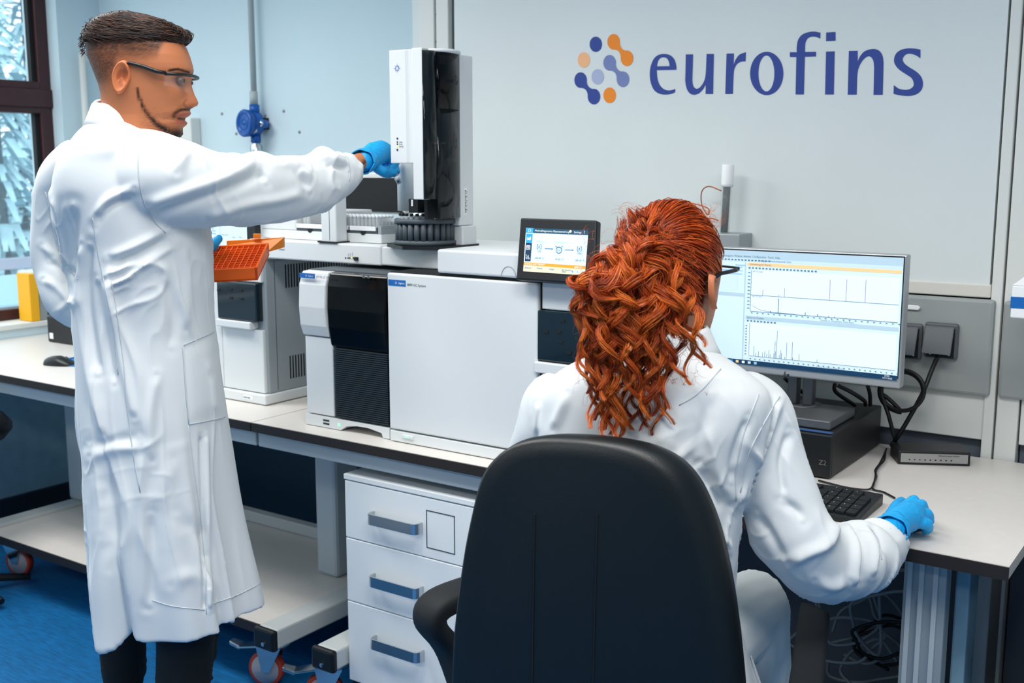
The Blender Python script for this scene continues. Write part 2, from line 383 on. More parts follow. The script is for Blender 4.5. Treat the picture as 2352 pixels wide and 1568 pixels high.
# left bench frame
box('apron', (-4.2, BF + 0.02, 0.728), (-2.30, BF + 0.06, 0.774), M_FRAME, b1, bevel=0.003)
box('apron', (-2.29, BF + 0.02, 0.728), (-1.32, BF + 0.06, 0.774), M_FRAME, b2, bevel=0.003)
box('rear_beam', (-4.2, 2.64, 0.70), (-2.30, 2.70, 0.774), M_FRAME, b1)
box('rear_beam', (-2.29, 2.64, 0.70), (-0.36, 2.70, 0.774), M_FRAME, b2)
def foot(t, xc, y0=2.015, y1=2.74, w=0.075, z0=0.160, z1=0.217):
    f = box('foot_beam', (xc - w / 2, y0, z0), (xc + w / 2, y1, z1), M_FOOT, t, bevel=0.006)
    c = box('end_cap', (xc - w / 2 - 0.004, y0 - 0.02, z0 - 0.004), (xc + w / 2 + 0.004, y0 + 0.001, z1 + 0.002), M_BLACK, f, bevel=0.008); c['label'] = 'black plastic end cap'
    MB().lathe([(0.006, 0), (0.006, 0.003), (0.002, 0.0035)], (xc, y0 - 0.0195, z0 + 0.014), (0, -1, 0), 12).build('screw', M_CHROME, f)
    return f
def caster(t, xc, yc, ang=0.5, brake=True, zt=0.152):
    c = MB().lathe([(0.045, 0), (0.045, 0.006), (0.03, 0.012), (0.03, 0.018)], (xc, yc, zt - 0.02), (0, 0, 1), 20).build('caster', M_CHROME, t, True)
    d = np.array([math.cos(ang), math.sin(ang), 0]); s = np.array([-d[1], d[0], 0]); c0 = np.array([xc, yc, 0]) + d * 0.02
    for sg in (-1, 1):
        pl = [c0 + s * sg * 0.021 + np.array([0, 0, zt - 0.018]) + d * a + [0, 0, b] for a, b in ((-0.048, 0), (0.035, 0), (0.018, -0.085), (-0.005, -0.085))]
        MB().prism(pl, s * sg * 0.003).build('fork', M_CHROME, c)
    hub = c0 + np.array([0, 0, 0.054]) + d * 0.012
    MB().lathe([(0.040, -0.013), (0.052, -0.013), (0.054, -0.008), (0.054, 0.008), (0.052, 0.013), (0.040, 0.013)], hub, s, 32).build('tyre', M_RED, c, True)
    MB().lathe([(0.008, -0.018), (0.012, -0.016), (0.043, -0.014), (0.044, 0), (0.043, 0.014), (0.012, 0.016), (0.008, 0.018)], hub, s, 32).build('wheel', M_WHEEL, c, True)
    if brake:
        MB().prism([c0 + d * 0.02 - s * 0.022 + [0, 0, zt - 0.03], c0 + d * 0.02 + s * 0.022 + [0, 0, zt - 0.03], c0 + d * 0.10 + s * 0.018 + [0, 0, zt - 0.043], c0 + d * 0.10 - s * 0.018 + [0, 0, zt - 0.043]], (0, 0, 0.006)).build('brake_pedal', M_CHROME, c, bevel=0.002)
        MB().prism([c0 + d * 0.09 - s * 0.018 + [0, 0, zt - 0.046], c0 + d * 0.09 + s * 0.018 + [0, 0, zt - 0.046], c0 + d * 0.125 + s * 0.014 + [0, 0, zt - 0.035], c0 + d * 0.125 - s * 0.014 + [0, 0, zt - 0.035]], (0, 0, 0.012)).build('pedal_tip', M_STEEL, c, bevel=0.003)
foot(b1, -3.755); foot(b1, -2.240); caster(b1, -3.76, 2.15, 0.3); caster(b1, -2.285, 2.085, math.radians(200))
caster(b1, -3.755, 2.66, 1.0, False); caster(b1, -2.25, 2.66, 2.0, False)
tr = box('tray', (-3.717, BF + 0.01, 0.178), (-2.279, 2.70, 0.204), M_TOP, b1)
box('tray_edge', (-3.717, BF + 0.004, 0.176), (-2.279, BF + 0.0105, 0.2025), M_EDGE, tr)
box('tray_back_rail', (-3.717, 2.655, 0.2045), (-2.28, 2.695, 0.245), M_FOOT, tr, bevel=0.004)
for xc in (-3.755, -2.405): box('leg_post', (xc - 0.045, 2.42, 0.205 if xc > -3 else 0.217), (xc + 0.045, 2.53, 0.73), M_FRAME, b1, bevel=0.012)
foot(b2, -2.012); caster(b2, -2.05, 2.085, math.radians(215)); caster(b2, -2.003, 2.66, 1.0, False)
box('tray', (-1.96, BF + 0.03, 0.10), (-0.60, 2.70, 0.118), M_BLACKM, b2)
box('leg_post', (-2.05, 2.42, 0.218), (-1.975, 2.53, 0.73), M_FRAME, b2, bevel=0.012)
# right-hand aluminium leg of the second bench
lg = box('leg_post', (-0.535, 2.10, 0.02), (-0.455, 2.14, 0.775), M_ALU, b2, bevel=0.004)
for x in (-0.522, -0.500, -0.474): box('profile_rib', (x - 0.004, 2.092, 0.02), (x + 0.005, 2.101, 0.775), M_FRAME, lg)
box('leg_post', (-0.452, 2.16, 0.02), (-0.425, 2.24, 0.775), M_DGREY, b2, bevel=0.004)
lg2 = box('leg_post', (-0.50, 2.40, 0.02), (-0.43, 2.52, 0.775), M_ALU, b2, bevel=0.004)
box('foot_beam', (-0.53, 2.05, 0.0), (-0.45, 2.72, 0.02), M_ALU, b2)
# neighbouring bench at the right edge
b3 = bench('side_bench', -0.262, 0.9, 'laminate bench at the right edge with a dark blue side panel', yf=2.0)
box('side_panel', (-0.30, 2.12, 0.0), (-0.27, 2.78, 0.775), mat('navy_panel', '#1a2733', 0.6), b3)
box('front_panel', (-0.27, 2.10, 0.0), (0.9, 2.12, 0.774), mat('navy_panel', '#1a2733', 0.6), b3)

# ================================================================== DRAWER UNIT
DY = 2.055
cab = thing('drawer_unit', 'white three-drawer cabinet with flat steel handles under the bench', 'cabinet', (-1.76, 2.3, 0.12))
box('body', (-1.968, DY + 0.02, 0.119), (-1.535, 2.62, 0.685), M_CAB, cab, bevel=0.002)
box('top_panel', (-1.970, DY - 0.002, 0.686), (-1.533, 2.62, 0.701), M_CAB, cab, bevel=0.002)
for k, (z0, z1) in enumerate(((0.527, 0.683), (0.350, 0.5245), (0.122, 0.3475))):
    d = box('drawer_front', (-1.968, DY, z0), (-1.535, DY + 0.019, z1), M_CAB, cab, bevel=0.002)
    hz = (0.603, 0.434, 0.262)[k]; xa, xb = -1.868, -1.702; r = 0.018
    path = [(xa, DY + 0.002), (xa, DY - 0.018), (xa + 0.004, DY - 0.026), (xa + 0.012, DY - 0.030), (xb - 0.012, DY - 0.030), (xb - 0.004, DY - 0.026), (xb, DY - 0.018), (xb, DY + 0.002)]
    mb = MB(); inner = [(xa + 0.004, DY + 0.002), (xa + 0.004, DY - 0.017), (xa + 0.007, DY - 0.023), (xa + 0.013, DY - 0.026), (xb - 0.013, DY - 0.026), (xb - 0.007, DY - 0.023), (xb - 0.004, DY - 0.017), (xb - 0.004, DY + 0.002)]
    for i in range(7):
        a, b, c, e = path[i], path[i + 1], inner[i + 1], inner[i]
        mb.hexa([(a[0], a[1], hz - 0.014), (b[0], b[1], hz - 0.014), (c[0], c[1], hz - 0.014), (e[0], e[1], hz - 0.014), (a[0], a[1], hz + 0.014), (b[0], b[1], hz + 0.014), (c[0], c[1], hz + 0.014), (e[0], e[1], hz + 0.014)])
    mb.build('handle', M_STEEL, d)['label'] = 'brushed steel bow handle'
    if k == 0:
        for a in ((-1.690, -1.688, 0.553, 0.652), (-1.602, -1.600, 0.553, 0.652), (-1.690, -1.600, 0.650, 0.652), (-1.690, -1.600, 0.553, 0.555)):
            box('label_holder_line', (a[0], DY - 0.001, a[2]), (a[1], DY + 0.001, a[3]), M_INK, d)
# ================================================================== INSTRUMENTS
def label_plate(px0, py0, px1, py1, Y, parent, burst=True, s='Agilent'):
    a, b = ony(px0, py0, Y), ony(px1, py1, Y)
    pl = box('label_plate', (a[0], Y - 0.0008, b[2]), (b[0], Y + 0.001, a[2]), M_LBLUE, parent); pl['label'] = 'blue maker plate with white lettering'
    h = a[2] - b[2]; c = np.array([a[0] + (b[0] - a[0]) * 0.46, Y - 0.0014, (a[2] + b[2]) / 2])
    sunburst(c, h * 0.32, pl, M_WHITE)
    text(s, (a[0] + (b[0] - a[0]) * 0.60, Y - 0.0014, b[2] + h * 0.34), (1, 0, 0), (0, 0, 1), h * 0.46, M_WHITE, pl)
def sunburst(c, r, parent, m):
    mb = MB()
    for k in range(16):
        a = 2 * math.pi * k / 16; d = np.array([math.cos(a), 0, math.sin(a)]); s = np.array([-math.sin(a), 0, math.cos(a)])
        L = r * (1.0 if k % 4 == 0 else (0.85 if k % 2 == 0 else 0.62))
        mb.add([c + d * r * 0.38 + s * r * 0.07, c + d * r * 0.38 - s * r * 0.07, c + d * L], [(1, 0, 2)])
    for k in range(8):
        a = 2 * math.pi * (k + 0.5) / 8; d = np.array([math.cos(a), 0, math.sin(a)]) * r * 0.30
        mb.add([c + d + np.array([math.cos(t), 0, math.sin(t)]) * r * 0.09 for t in (0, 2.1, 4.2)], [(0, 2, 1)])
    return mb.build('emblem', m, parent)

# ---- mass detector (left of the oven)
MY = 2.10
msd = thing('mass_detector', 'narrow white and black mass detector with dark louvres beside the oven', 'instrument', (-2.0, 2.35, BZ))
box('body', (-2.150, MY + 0.022, 0.832), (-1.848, 2.66, 1.222), M_INSTG, msd, bevel=0.006)
box('top_cover', (-2.150, MY + 0.03, 1.2225), (-1.848, 2.66, 1.228), M_MGREY, msd)
# curved upper left cover
prof = [(0.0, 1.051), (-0.010, 1.08), (-0.014, 1.13), (-0.010, 1.19), (0.004, 1.224), (0.03, 1.226), (0.03, 1.051)]
MB().prism([(-2.152, MY + a, z) for a, z in prof], (0.098, 0, 0)).build('upper_cover', M_INST, msd, bevel=0.003)
box('lower_cover', (-2.148, MY + 0.003, 0.834), (-2.046, MY + 0.021, 1.048), M_INST, msd, bevel=0.003)
bw = MB().prism([(-2.052, MY + a * 0.8 + 0.003, z) for a, z in [(0.0, 1.028)] + prof[1:-1] + [(0.03, 1.028)]], (0.204, 0, 0)).build('window_cover', M_GLOSSB, msd, bevel=0.004)
bw['label'] = 'glossy black cover'
label_plate(688, 626, 723, 640, MY - 0.0135, msd)
text('5977B GC/MSD', ony(726, 638, MY - 0.013), (1, 0, 0), (0, 0, 1), 0.0085, M_INK, msd)
wt = MB()
q = ony(838, 634, MY - 0.009)
for dx in (-0.004, 0.012): wt.add([(q[0] + dx - 0.006, q[1], q[2] - 0.005), (q[0] + dx + 0.006, q[1], q[2] - 0.005), (q[0] + dx, q[1], q[2] + 0.006)], [(0, 1, 2)])
wt.build('warning_mark', mat('grey_print', '#5a6468', 0.5), bw)
for k in range(34):
    z = 0.837 + k * 0.00558
    box('louvre_slat', (-2.040, MY + 0.001, z), (-1.851, MY + 0.020, z + 0.0034), M_SLAT, msd, bevel=0.0)
box('louvre_back', (-2.043, MY + 0.016, 0.834), (-1.849, MY + 0.0215, 1.03), M_BLACKM, msd)
base = MB().prism([(-2.152, MY, 0.802), (-2.02, MY, 0.802), (-2.0, MY, 0.815), (-1.96, MY, 0.821), (-1.92, MY, 0.821), (-1.875, MY, 0.814), (-1.87, MY, 0.802), (-1.847, MY, 0.802), (-1.847, MY, 0.831), (-2.152, MY, 0.831)], (0, 0.5, 0)).build('base_plinth', M_INST, msd)
for dz in (0.0, 0.009): box('status_slot', (-2.085, MY - 0.0006, 0.810 + dz), (-2.062, MY + 0.001, 0.815 + dz), M_INK, base)
box('status_light', (-2.03, MY - 0.0008, 0.812), (-2.022, MY + 0.001, 0.820), mat('green_led', '#88d8a0', emit='#7be0a0', estr=1.2), base)

# ---- oven (gas chromatograph)
GY = 2.09
gc = thing('gas_chromatograph', 'wide white gas chromatograph with plain oven door and touch screen', 'instrument', (-1.53, 2.35, BZ))
box('body', (-1.838, GY + 0.022, 0.802), (-1.225, 2.66, 1.236), M_INST, gc, bevel=0.004)
dr = box('oven_door', (-1.838, GY, 0.834), (-1.381, GY + 0.02, 1.237), M_INST, gc, bevel=0.005, seg=3)
bs = box('base_strip', (-1.838, GY + 0.002, 0.802), (-1.381, GY + 0.022, 0.830), M_INST, gc, bevel=0.002)
q = ony(936, 1003, GY); box('door_latch', (q[0] - 0.019, GY - 0.002, q[2] - 0.005), (q[0] + 0.019, GY + 0.003, q[2] + 0.004), M_INST, bs, bevel=0.001)
box('status_light', (q[0] - 0.006, GY - 0.003, q[2] - 0.002), (q[0] + 0.004, GY, q[2] + 0.002), mat('green_led', '#88d8a0'), bs)
label_plate(892, 641, 932, 658, GY, dr)
text('8890 GC System', ony(935, 656, GY - 0.001), (1, 0, 0), (0, 0, 1), 0.0088, M_INK, dr)
box('top_gap', (-1.676, GY + 0.012, 1.2372), (-1.225, 2.49, 1.2450), M_BLACKM, gc)
box('top_plate', (-1.836, GY + 0.012, 1.2362), (-1.680, 2.6, 1.2392), M_BLACKM, gc)
tc_ = MB().box((-1.676, GY, 1.2455), (-1.225, 2.50, 1.303)).build('inlet_cover', M_INST, gc, bevel=0.006, seg=3)
q = ony(1168, 640, GY - 0.0006)
th = [math.radians(a) for a in range(0, 181, 12)]
MB().tube([(q[0] + 0.021 * math.cos(a), GY, 1.246 + 0.026 * math.sin(a)) for a in th], 0.0012, 6).build('finger_notch', M_INSTG, tc_)
# right-hand service column
box('column_gap', (-1.381, GY + 0.012, 0.81), (-1.374, GY + 0.03, 1.24), M_BLACKM, gc)
box('upper_panel', (-1.373, GY + 0.006, 1.178), (-1.225, GY + 0.03, 1.245), M_INST, gc, bevel=0.003)
wd = box('dark_window', (-1.382, GY + 0.0, 1.058), (-1.225, GY + 0.028, 1.176), M_SMOKE, gc, bevel=0.004); wd['label'] = 'smoked access door'
for px, py in ((1254, 762), (1288, 785), (1284, 762), (1307, 810), (1292, 737)):
    q = ony(px, py, GY - 0.001); box('clip', (q[0] - 0.006, GY - 0.002, q[2] - 0.003), (q[0] + 0.006, GY + 0.001, q[2] + 0.003), M_BLACKM, wd)
box('shelf_panel', (-1.386, GY - 0.008, 1.030), (-1.225, GY + 0.025, 1.056), M_INST, gc, bevel=0.003)
box('lower_panel', (-1.373, GY + 0.006, 0.81), (-1.225, GY + 0.03, 1.028), M_INST, gc, bevel=0.003)
box('orange_tab', ony(1335, 690, GY + 0.005) - [0, 0.003, 0.001], ony(1365, 684, GY + 0.005) + [0, 0.002, 0.001], M_ORANGEL, gc)

# ---- touch screen on the chromatograph
sc_t = thing('touch_screen', 'small black touch screen with orange status bar on the chromatograph', 'screen', (-1.33, 2.09, 1.246))
TN = np.array([0, -1.0, 0.27]); TN /= np.linalg.norm(TN); TP = np.array([-1.4, 2.055, 1.246])
def ts(x, y, d=0.0008): return onplane(1180 + x * 0.10843, 490 + y * 0.10843, TP, TN) + TN * d
cs = [ts(45, 1400, 0), ts(45, 1400, 0) + [0.208, 0, 0], None, None]
tl = ts(138, 90, 0); trr = tl + [0.203, 0, 0]
bk = -TN * 0.022
MB().hexa([cs[0], cs[1], cs[1] + bk, cs[0] + bk, tl, trr, trr + bk, tl + bk]).build('bezel', M_BLACK, sc_t, bevel=0.004)
MB().hexa([cs[0] + bk + [0.05, 0, 0], cs[1] + bk - [0.05, 0, 0], cs[1] + bk + [-0.05, 0.012, 0], cs[0] + bk + [0.05, 0.012, 0], tl + bk + [0.05, 0, -0.05], trr + bk + [-0.05, 0, -0.05], trr + bk + [-0.05, 0.012, -0.05], tl + bk + [0.05, 0.012, -0.05]]).build('mount', M_BLACK, sc_t)
def emi(name, c, s=0.85): return mat(name, c, 0.4, emit=c, estr=s * 0.235)
E_SCR = emi('lit_screen', '#cfe7f5'); E_NAVY = emi('lit_navy', '#12475f'); E_BLUE = emi('lit_blue', '#2a9fe6'); E_OR = emi('lit_orange', '#ff9c2c')
E_BEI = emi('lit_beige', '#d8d2b8'); E_WH = emi('lit_white', '#f4fbff'); E_INK = emi('lit_ink', '#2f6f96'); E_LB = emi('lit_light_blue', '#9cc9e4'); E_DK = emi('lit_dark', '#0f3450')
def tq(name, x0, y0, x1, y1, m, lay, sk=0.045):
    return MB().add([ts(x0 - (y1 - y0) * sk, y1 + 0.0, lay), ts(x1 - (y1 - y0) * sk, y1 + (x1 - x0) * 0.062, lay), ts(x1, y0 + (x1 - x0) * 0.043, lay), ts(x0, y0, lay)], [(0, 1, 2, 3)]).build(name, m, sc_t)
SC = [(203, 1225), (1512, 1313), (1585, 360), (265, 305)]
MB().add([ts(x, y, 0.0006) for x, y in SC], [(0, 1, 2, 3)]).build('display', E_SCR, sc_t)
def tpoly(name, pts, m, lay): return MB().add([ts(x, y, lay) for x, y in pts], [tuple(range(len(pts)))]).build(name, m, sc_t)
tpoly('menu_bar', [(262, 408), (1578, 462), (1585, 360), (265, 305)], E_NAVY, 0.0009)
tpoly('home_tile', [(262, 408), (418, 414), (424, 312), (265, 305)], E_BLUE, 0.0012)
tpoly('side_bar', [(238, 1010), (360, 1016), (404, 435), (275, 428)], E_DK, 0.0009)
tpoly('side_tile', [(262, 625), (386, 630), (404, 435), (275, 428)], E_BLUE, 0.0012)
tpoly('status_bar', [(212, 1092), (1520, 1182), (1527, 1115), (217, 1030)], E_OR, 0.0009)
tpoly('footer_bar', [(203, 1225), (1512, 1313), (1520, 1182), (212, 1092)], E_BEI, 0.0009)
XD = ts(1500, 760, 0) - ts(400, 715, 0); YD = ts(330, 500, 0) - ts(300, 900, 0)
def tt(s, x, y, h, m, c=False): return text(s, ts(x, y, 0.0016), XD, YD, h * 0.10843 * 1.08e-3 * 1.35, m, sc_t, center=c)
for s, x, y in (('Method', 450, 385), ('Diagnostics', 597, 392), ('Maintenance', 842, 402), ('Logs', 1108, 412), ('Settings', 1280, 420), ('?', 1485, 430)): tt(s, x, y, 40 if s != '?' else 60, E_WH)
for s, x, y in (('7.069 psi', 488, 610), ('1.000 mL/min', 872, 628), ): tt(s, x, y, 38, E_LB)
for s, x, y in (('200.00 \u00b0C', 452, 960), ('40.00 \u00b0C', 884, 988), ('280.00 \u00b0C', 1303, 1012), ('S/SL', 508, 820), ('MSD', 1356, 868), ('Col 1', 925, 792)): tt(s, x, y, 38, E_INK)
tt('STATUS: NOT READY', 240, 1086, 36, E_WH); tt('8890 GC', 1290, 1158, 36, E_WH)
for s, x, y in (('Sequence', 236, 1160), ('Method', 495, 1175), ('Sample', 755, 1193), ('Est. Remaining', 1022, 1212), ('39.00', 1022, 1252)): tt(s, x, y, 30, E_INK)
def tline(pts, r, m, name='icon_line'): return MB().tube([ts(x, y, 0.0016) for x, y in pts], r * 0.108e-3 * 1.1, 4).build(name, m, sc_t)
tline([(665, 745), (835, 753)], 5, E_INK); tline([(1090, 770), (1268, 778)], 5, E_INK)
for x, y in ((838, 753), (1270, 778)): tpoly('arrow_head', [(x - 22, y + 14), (x + 6, y), (x - 20, y - 15)], E_INK, 0.0016)
for cx, cy in ((545, 712), (1398, 762)):
    for sg in (-1, 1): tline([(cx + sg * 22, cy - 55), (cx + sg * 45, cy - 53), (cx + sg * 45, cy + 25), (cx + sg * 25, cy + 52)], 5, E_INK)
    tline([(cx, cy - 35), (cx - 14, cy + 5), (cx, cy + 28), (cx + 14, cy + 5), (cx, cy - 35)], 4, E_INK)
tline([(963 + 58 * math.cos(a), 778 + 66 * math.sin(a)) for a in np.linspace(0, 2 * math.pi, 25)], 6, E_INK)
for sg in (-1, 1): tline([(968 + sg * 50, 745), (968 + sg * 55, 700), (968 + sg * 82, 690)], 5, E_INK)
tpoly('notice_dot', [(1208 + 26 * math.cos(a), 382 + 28 * math.sin(a)) for a in np.linspace(2 * math.pi, 0, 17)[:-1]], E_BEI, 0.0013)
for x, y in ((1250, 1236), (1356, 1240), (1463, 1246)): tpoly('button', [(x + 34 * math.cos(a), y + 36 * math.sin(a)) for a in np.linspace(2 * math.pi, 0, 17)[:-1]], E_SCR, 0.0013)
tpoly('play_mark', [(1348, 1258), (1374, 1241), (1348, 1222)], E_BLUE, 0.0016); tpoly('stop_mark', [(1452, 1262), (1476, 1263), (1477, 1232), (1453, 1231)], E_BLUE, 0.0016); tpoly('queue_mark', [(1240, 1252), (1262, 1253), (1264, 1222), (1242, 1221)], E_BLUE, 0.0016)
tline([(318, 350), (345, 330), (368, 352), (366, 388), (318, 388), (318, 350)], 5, E_WH); tpoly('side_icon', [(290, 560), (368, 565), (372, 500), (350, 490), (348, 520), (292, 515)], E_WH, 0.0016)
tline([(284, 685), (354, 685), (352, 768), (280, 768), (284, 685)], 7, E_WH)
for k in range(3): tline([(298, 705 + 20 * k), (340, 707 + 20 * k)], 5, E_WH)
tline([(275, 870), (268, 960), (342, 966)], 5, E_WH); tline([(278, 940), (300, 930), (312, 880), (322, 945), (340, 950)], 5, E_WH)

# ---- second chromatograph behind the standing man
OY, OX = 2.21, -2.425
g2 = thing('gas_chromatograph', 'white chromatograph with vented grey side, partly hidden behind the standing man', 'instrument', (-2.75, 2.4, BZ))
box('body', (-3.15, OY + 0.012, 0.832), (OX, 2.64, 1.228), M_INSTG, g2, bevel=0.004)
box('front_panel', (-3.15, OY, 0.834), (-2.612, OY + 0.013, 1.228), M_INST, g2, bevel=0.003)
box('side_column', (-2.610, OY, 0.834), (-2.432, OY + 0.013, 1.024), M_INST, g2, bevel=0.003)
box('upper_panel', (-2.610, OY, 1.165), (-2.432, OY + 0.013, 1.228), M_INST, g2, bevel=0.003)
box('ledge', (-2.612, OY - 0.022, 1.026), (-2.462, OY + 0.012, 1.048), M_INST, g2, bevel=0.003)
wd = box('dark_window', (-2.610, OY - 0.016, 1.049), (-2.440, OY + 0.013, 1.164), M_SMOKE, g2, bevel=0.004); wd['label'] = 'smoked access door'
for x, z in ((-2.60, 1.135), (-2.545, 1.14), (-2.50, 1.14), (-2.545, 1.115), (-2.50, 1.115)): box('clip', (x - 0.006, OY - 0.018, z - 0.003), (x + 0.006, OY - 0.015, z + 0.003), M_BLACKM, wd)
bp2 = box('base_plinth', (-3.16, OY - 0.012, 0.802), (OX + 0.008, 2.65, 0.832), M_INST, g2, bevel=0.004)
q = ony(565, 912, OY - 0.0125); box('serial_label', (q[0] - 0.012, OY - 0.0128, q[2] - 0.005), (q[0] + 0.03, OY - 0.0115, q[2] + 0.006), M_WHITE, bp2)
for k in range(5): box('serial_mark', (q[0] - 0.009 + k * 0.006, OY - 0.0133, q[2] - 0.002), (q[0] - 0.006 + k * 0.006, OY - 0.012, q[2] + 0.002), M_INK, bp2)
box('side_seam', (OX - 0.001, OY + 0.046, 0.84), (OX + 0.0006, OY + 0.048, 1.226), M_MGREY, g2)
for row, (za, zb, nn) in enumerate(((1.143, 1.213, 24), (0.865, 0.935, 16))):
    y0 = onx(655 if row == 0 else 659, 640, OX)[1]
    for k in range(nn):
        y = y0 + k * 0.0115; box('vent_slot', (OX - 0.002, y, za), (OX + 0.0008, y + 0.0048, zb), M_BLACKM, g2)
# its display
d2 = thing('instrument_display', 'portrait display with pale menu above the orange rack', 'screen', (-2.62, OY + 0.05, 1.23))
a, b = ony(474, 512, OY + 0.04), ony(590, 565, OY + 0.04)
box('bezel', (a[0], OY + 0.04, 1.2305), (b[0], OY + 0.06, 1.375), M_BLACK, d2, bevel=0.004)
a, b = ony(484, 512, OY + 0.039), ony(568, 562, OY + 0.039)
box('display', (a[0], OY + 0.0385, 1.242), (b[0], OY + 0.0405, 1.366), E_SCR, d2)
for k, (x, y, s) in enumerate(((486, 526, 'Run'), (486, 531, 'Method'), (486, 537, 'Settings'), (507, 540, 'Temperature'), (533, 546, 'Oven'), (549, 546, 'Flow'))):
    text(s, ony(x, y, OY + 0.038), (1, 0, 0), (0, 0, 1), 0.0065, E_INK, d2)
a = ony(504, 520, OY + 0.038); box('divider', (a[0], OY + 0.0375, 1.25), (a[0] + 0.001, OY + 0.0395, 1.366), E_LB, d2)

# ---- autosampler tray unit on top of the instruments
SY = 2.22
st = thing('sample_tray_unit', 'white autosampler tray unit with drawers on top of the instruments', 'instrument', (-2.2, 2.4, 1.237))
bm_ = box('front_beam', (-2.49, SY, 1.238), (-1.972, 2.62, 1.292), M_INST, st, bevel=0.004)
pts = [(-1.970, SY), (-1.82, SY - 0.012), (-1.69, SY - 0.006), (-1.69, 2.6), (-1.970, 2.6)]
MB().prism([(x, y, 1.240) for x, y in pts], (0, 0, 0.050)).build('front_beam', M_INST, st, bevel=0.004)
for px, m in ((795, M_INK), (800, M_INK), (804, M_INK), (808, mat('yellow_led', '#e8d060', emit='#e8d060', estr=0.6)), (812, M_INK)):
    q = ony(px - 1 * (px == 795), 592, SY); MB().lathe([(0.0022, 0), (0.0022, 0.0015)], (q[0], SY, q[2]), (0, -1, 0), 10).build('indicator', m, bm_)
for px, s in ((800, 'Align'), (804, 'Fault'), (809, 'Ready')): text(s, ony(px + 1, 589, SY - 0.0006), (0, 0, 1), (-1, 0, 0), 0.0045, M_INK, bm_)
q = ony(819, 594, SY); box('power_button', (q[0] - 0.007, SY - 0.005, q[2] - 0.005), (q[0] + 0.007, SY + 0.001, q[2] + 0.005), M_BLACK, bm_, bevel=0.001)
text('Sampler', ony(640, 574, SY - 0.0006), (1, 0, 0), (0, 0, 1), 0.008, M_INK, bm_)
TY = 2.27
ZB = 1.293
xl, xr = -2.49, ony(876, 540, TY)[0]
# tray block with drawer bays
zt_, zd0, zd1 = ony(840, 515, TY)[2], ony(700, 527, TY)[2], ony(700, 514, TY)[2]
xs = [ony(x, 520, TY)[0] for x in (680, 737, 776, 802, 866)]
box('tray_base', (xl, TY, ZB), (xr, 2.60, zd0 - 0.004), M_INST, st, bevel=0.002)
box('end_block', (xl, TY, zd0 - 0.004), (xs[0], 2.60, ony(650, 488, TY)[2]), M_INST, st, bevel=0.004)
box('rear_wall', (xs[0], 2.585, zd0 - 0.004), (xr, 2.60, zd1 + 0.004), M_INST, st)
box('end_wall', (xs[4] + 0.003, TY, zd0 - 0.004), (xr, 2.58, zd1 + 0.002), M_INSTG, st, bevel=0.001)
# drawers
def drawer(x0, x1):
    d = box('drawer', (x0 + 0.0015, TY + 0.001, zd0 - 0.003), (x1 - 0.0015, 2.57, zd1 - 0.004), M_MGREY, st)
    box('label_strip', (x0 + 0.004, TY - 0.003, zd1 - 0.012), (x1 - 0.004, TY + 0.004, zd1), M_WHITE, d, bevel=0.001)
    xc = (x0 + x1) / 2; MB().lathe([(0.009, 0), (0.009, 0.0022)], (xc, TY + 0.001, zd0 + 0.0005), (0, -1, 0), 16).build('finger_hole', M_BLACKM, d)
drawer(xs[0], xs[1] + 0.012); drawer(xs[1] + 0.014, xs[3]); drawer(xs[3], xs[4])
# arm post
xp0, xp1 = ony(737, 500, SY + 0.002)[0], ony(772, 500, SY + 0.002)[0]
po = box('arm_post', (xp0, SY + 0.002, 1.2935), (xp1, SY + 0.045, ony(755, 425, SY)[2]), M_INST, st, bevel=0.003)
box('post_seam', ((xp0 * 0.45 + xp1 * 0.55) - 0.0006, SY + 0.0012, 1.30), ((xp0 * 0.45 + xp1 * 0.55) + 0.0006, SY + 0.003, ony(755, 426, SY)[2]), M_MGREY, po)
box('post_slide', (xp0 - 0.01, SY - 0.004, 1.2925), (xp1 + 0.004, SY + 0.05, 1.2965), M_BLACK, po)
q0, q1 = ony(913, 480, 2.26), ony(946, 480, 2.26)
MB().lathe([((q1[0] - q0[0]) / 2, 0), ((q1[0] - q0[0]) / 2, 0.15)], ((q0[0] + q1[0]) / 2, 2.27, ony(930, 484, 2.26)[2]), (0, 0, 1), 28).build('gripper_column', M_INST, st, True)
# vials standing in the tray
vz = zd1 - 0.003
def make_vial(p, label, group, capm=M_WHITE):
    t = thing('sample_vial', label, 'vial', p, group)
    x, y, z = p
    MB().lathe([(0.0052, 0), (0.0056, 0.001), (0.0056, 0.021), (0.0040, 0.024), (0.0040, 0.026)], p, (0, 0, 1), 12).build('glass', M_CGLASS, t, True)
    MB().lathe([(0.0050, 0), (0.0050, 0.006), (0.0044, 0.0068)], (x, y, z + 0.0255), (0, 0, 1), 12).build('cap', capm, t, True)
    return t
VL = 'clear glass vial with white cap standing in the sampler tray'
v0 = None
cnt = 0
for j in range(5):
    for i in range(15):
        x = xs[1] + 0.022 + i * 0.0142; y = TY + 0.012 + j * 0.0145
        if x > xs[4] - 0.006 or (j == 0 and i < 3) or (j in (1,) and i in (6, 11)): continue
        if v0 is None: v0 = make_vial((x, y, vz), VL, 'vials in the sampler tray'); vb = Vector((x, y, vz))
        else: copy_tree(v0, None, Vector((x, y, vz)) - vb)
        cnt += 1
for x in (xs[0] + 0.022, xs[0] + 0.036): copy_tree(v0, None, Vector((x, TY + 0.016, vz)) - vb)

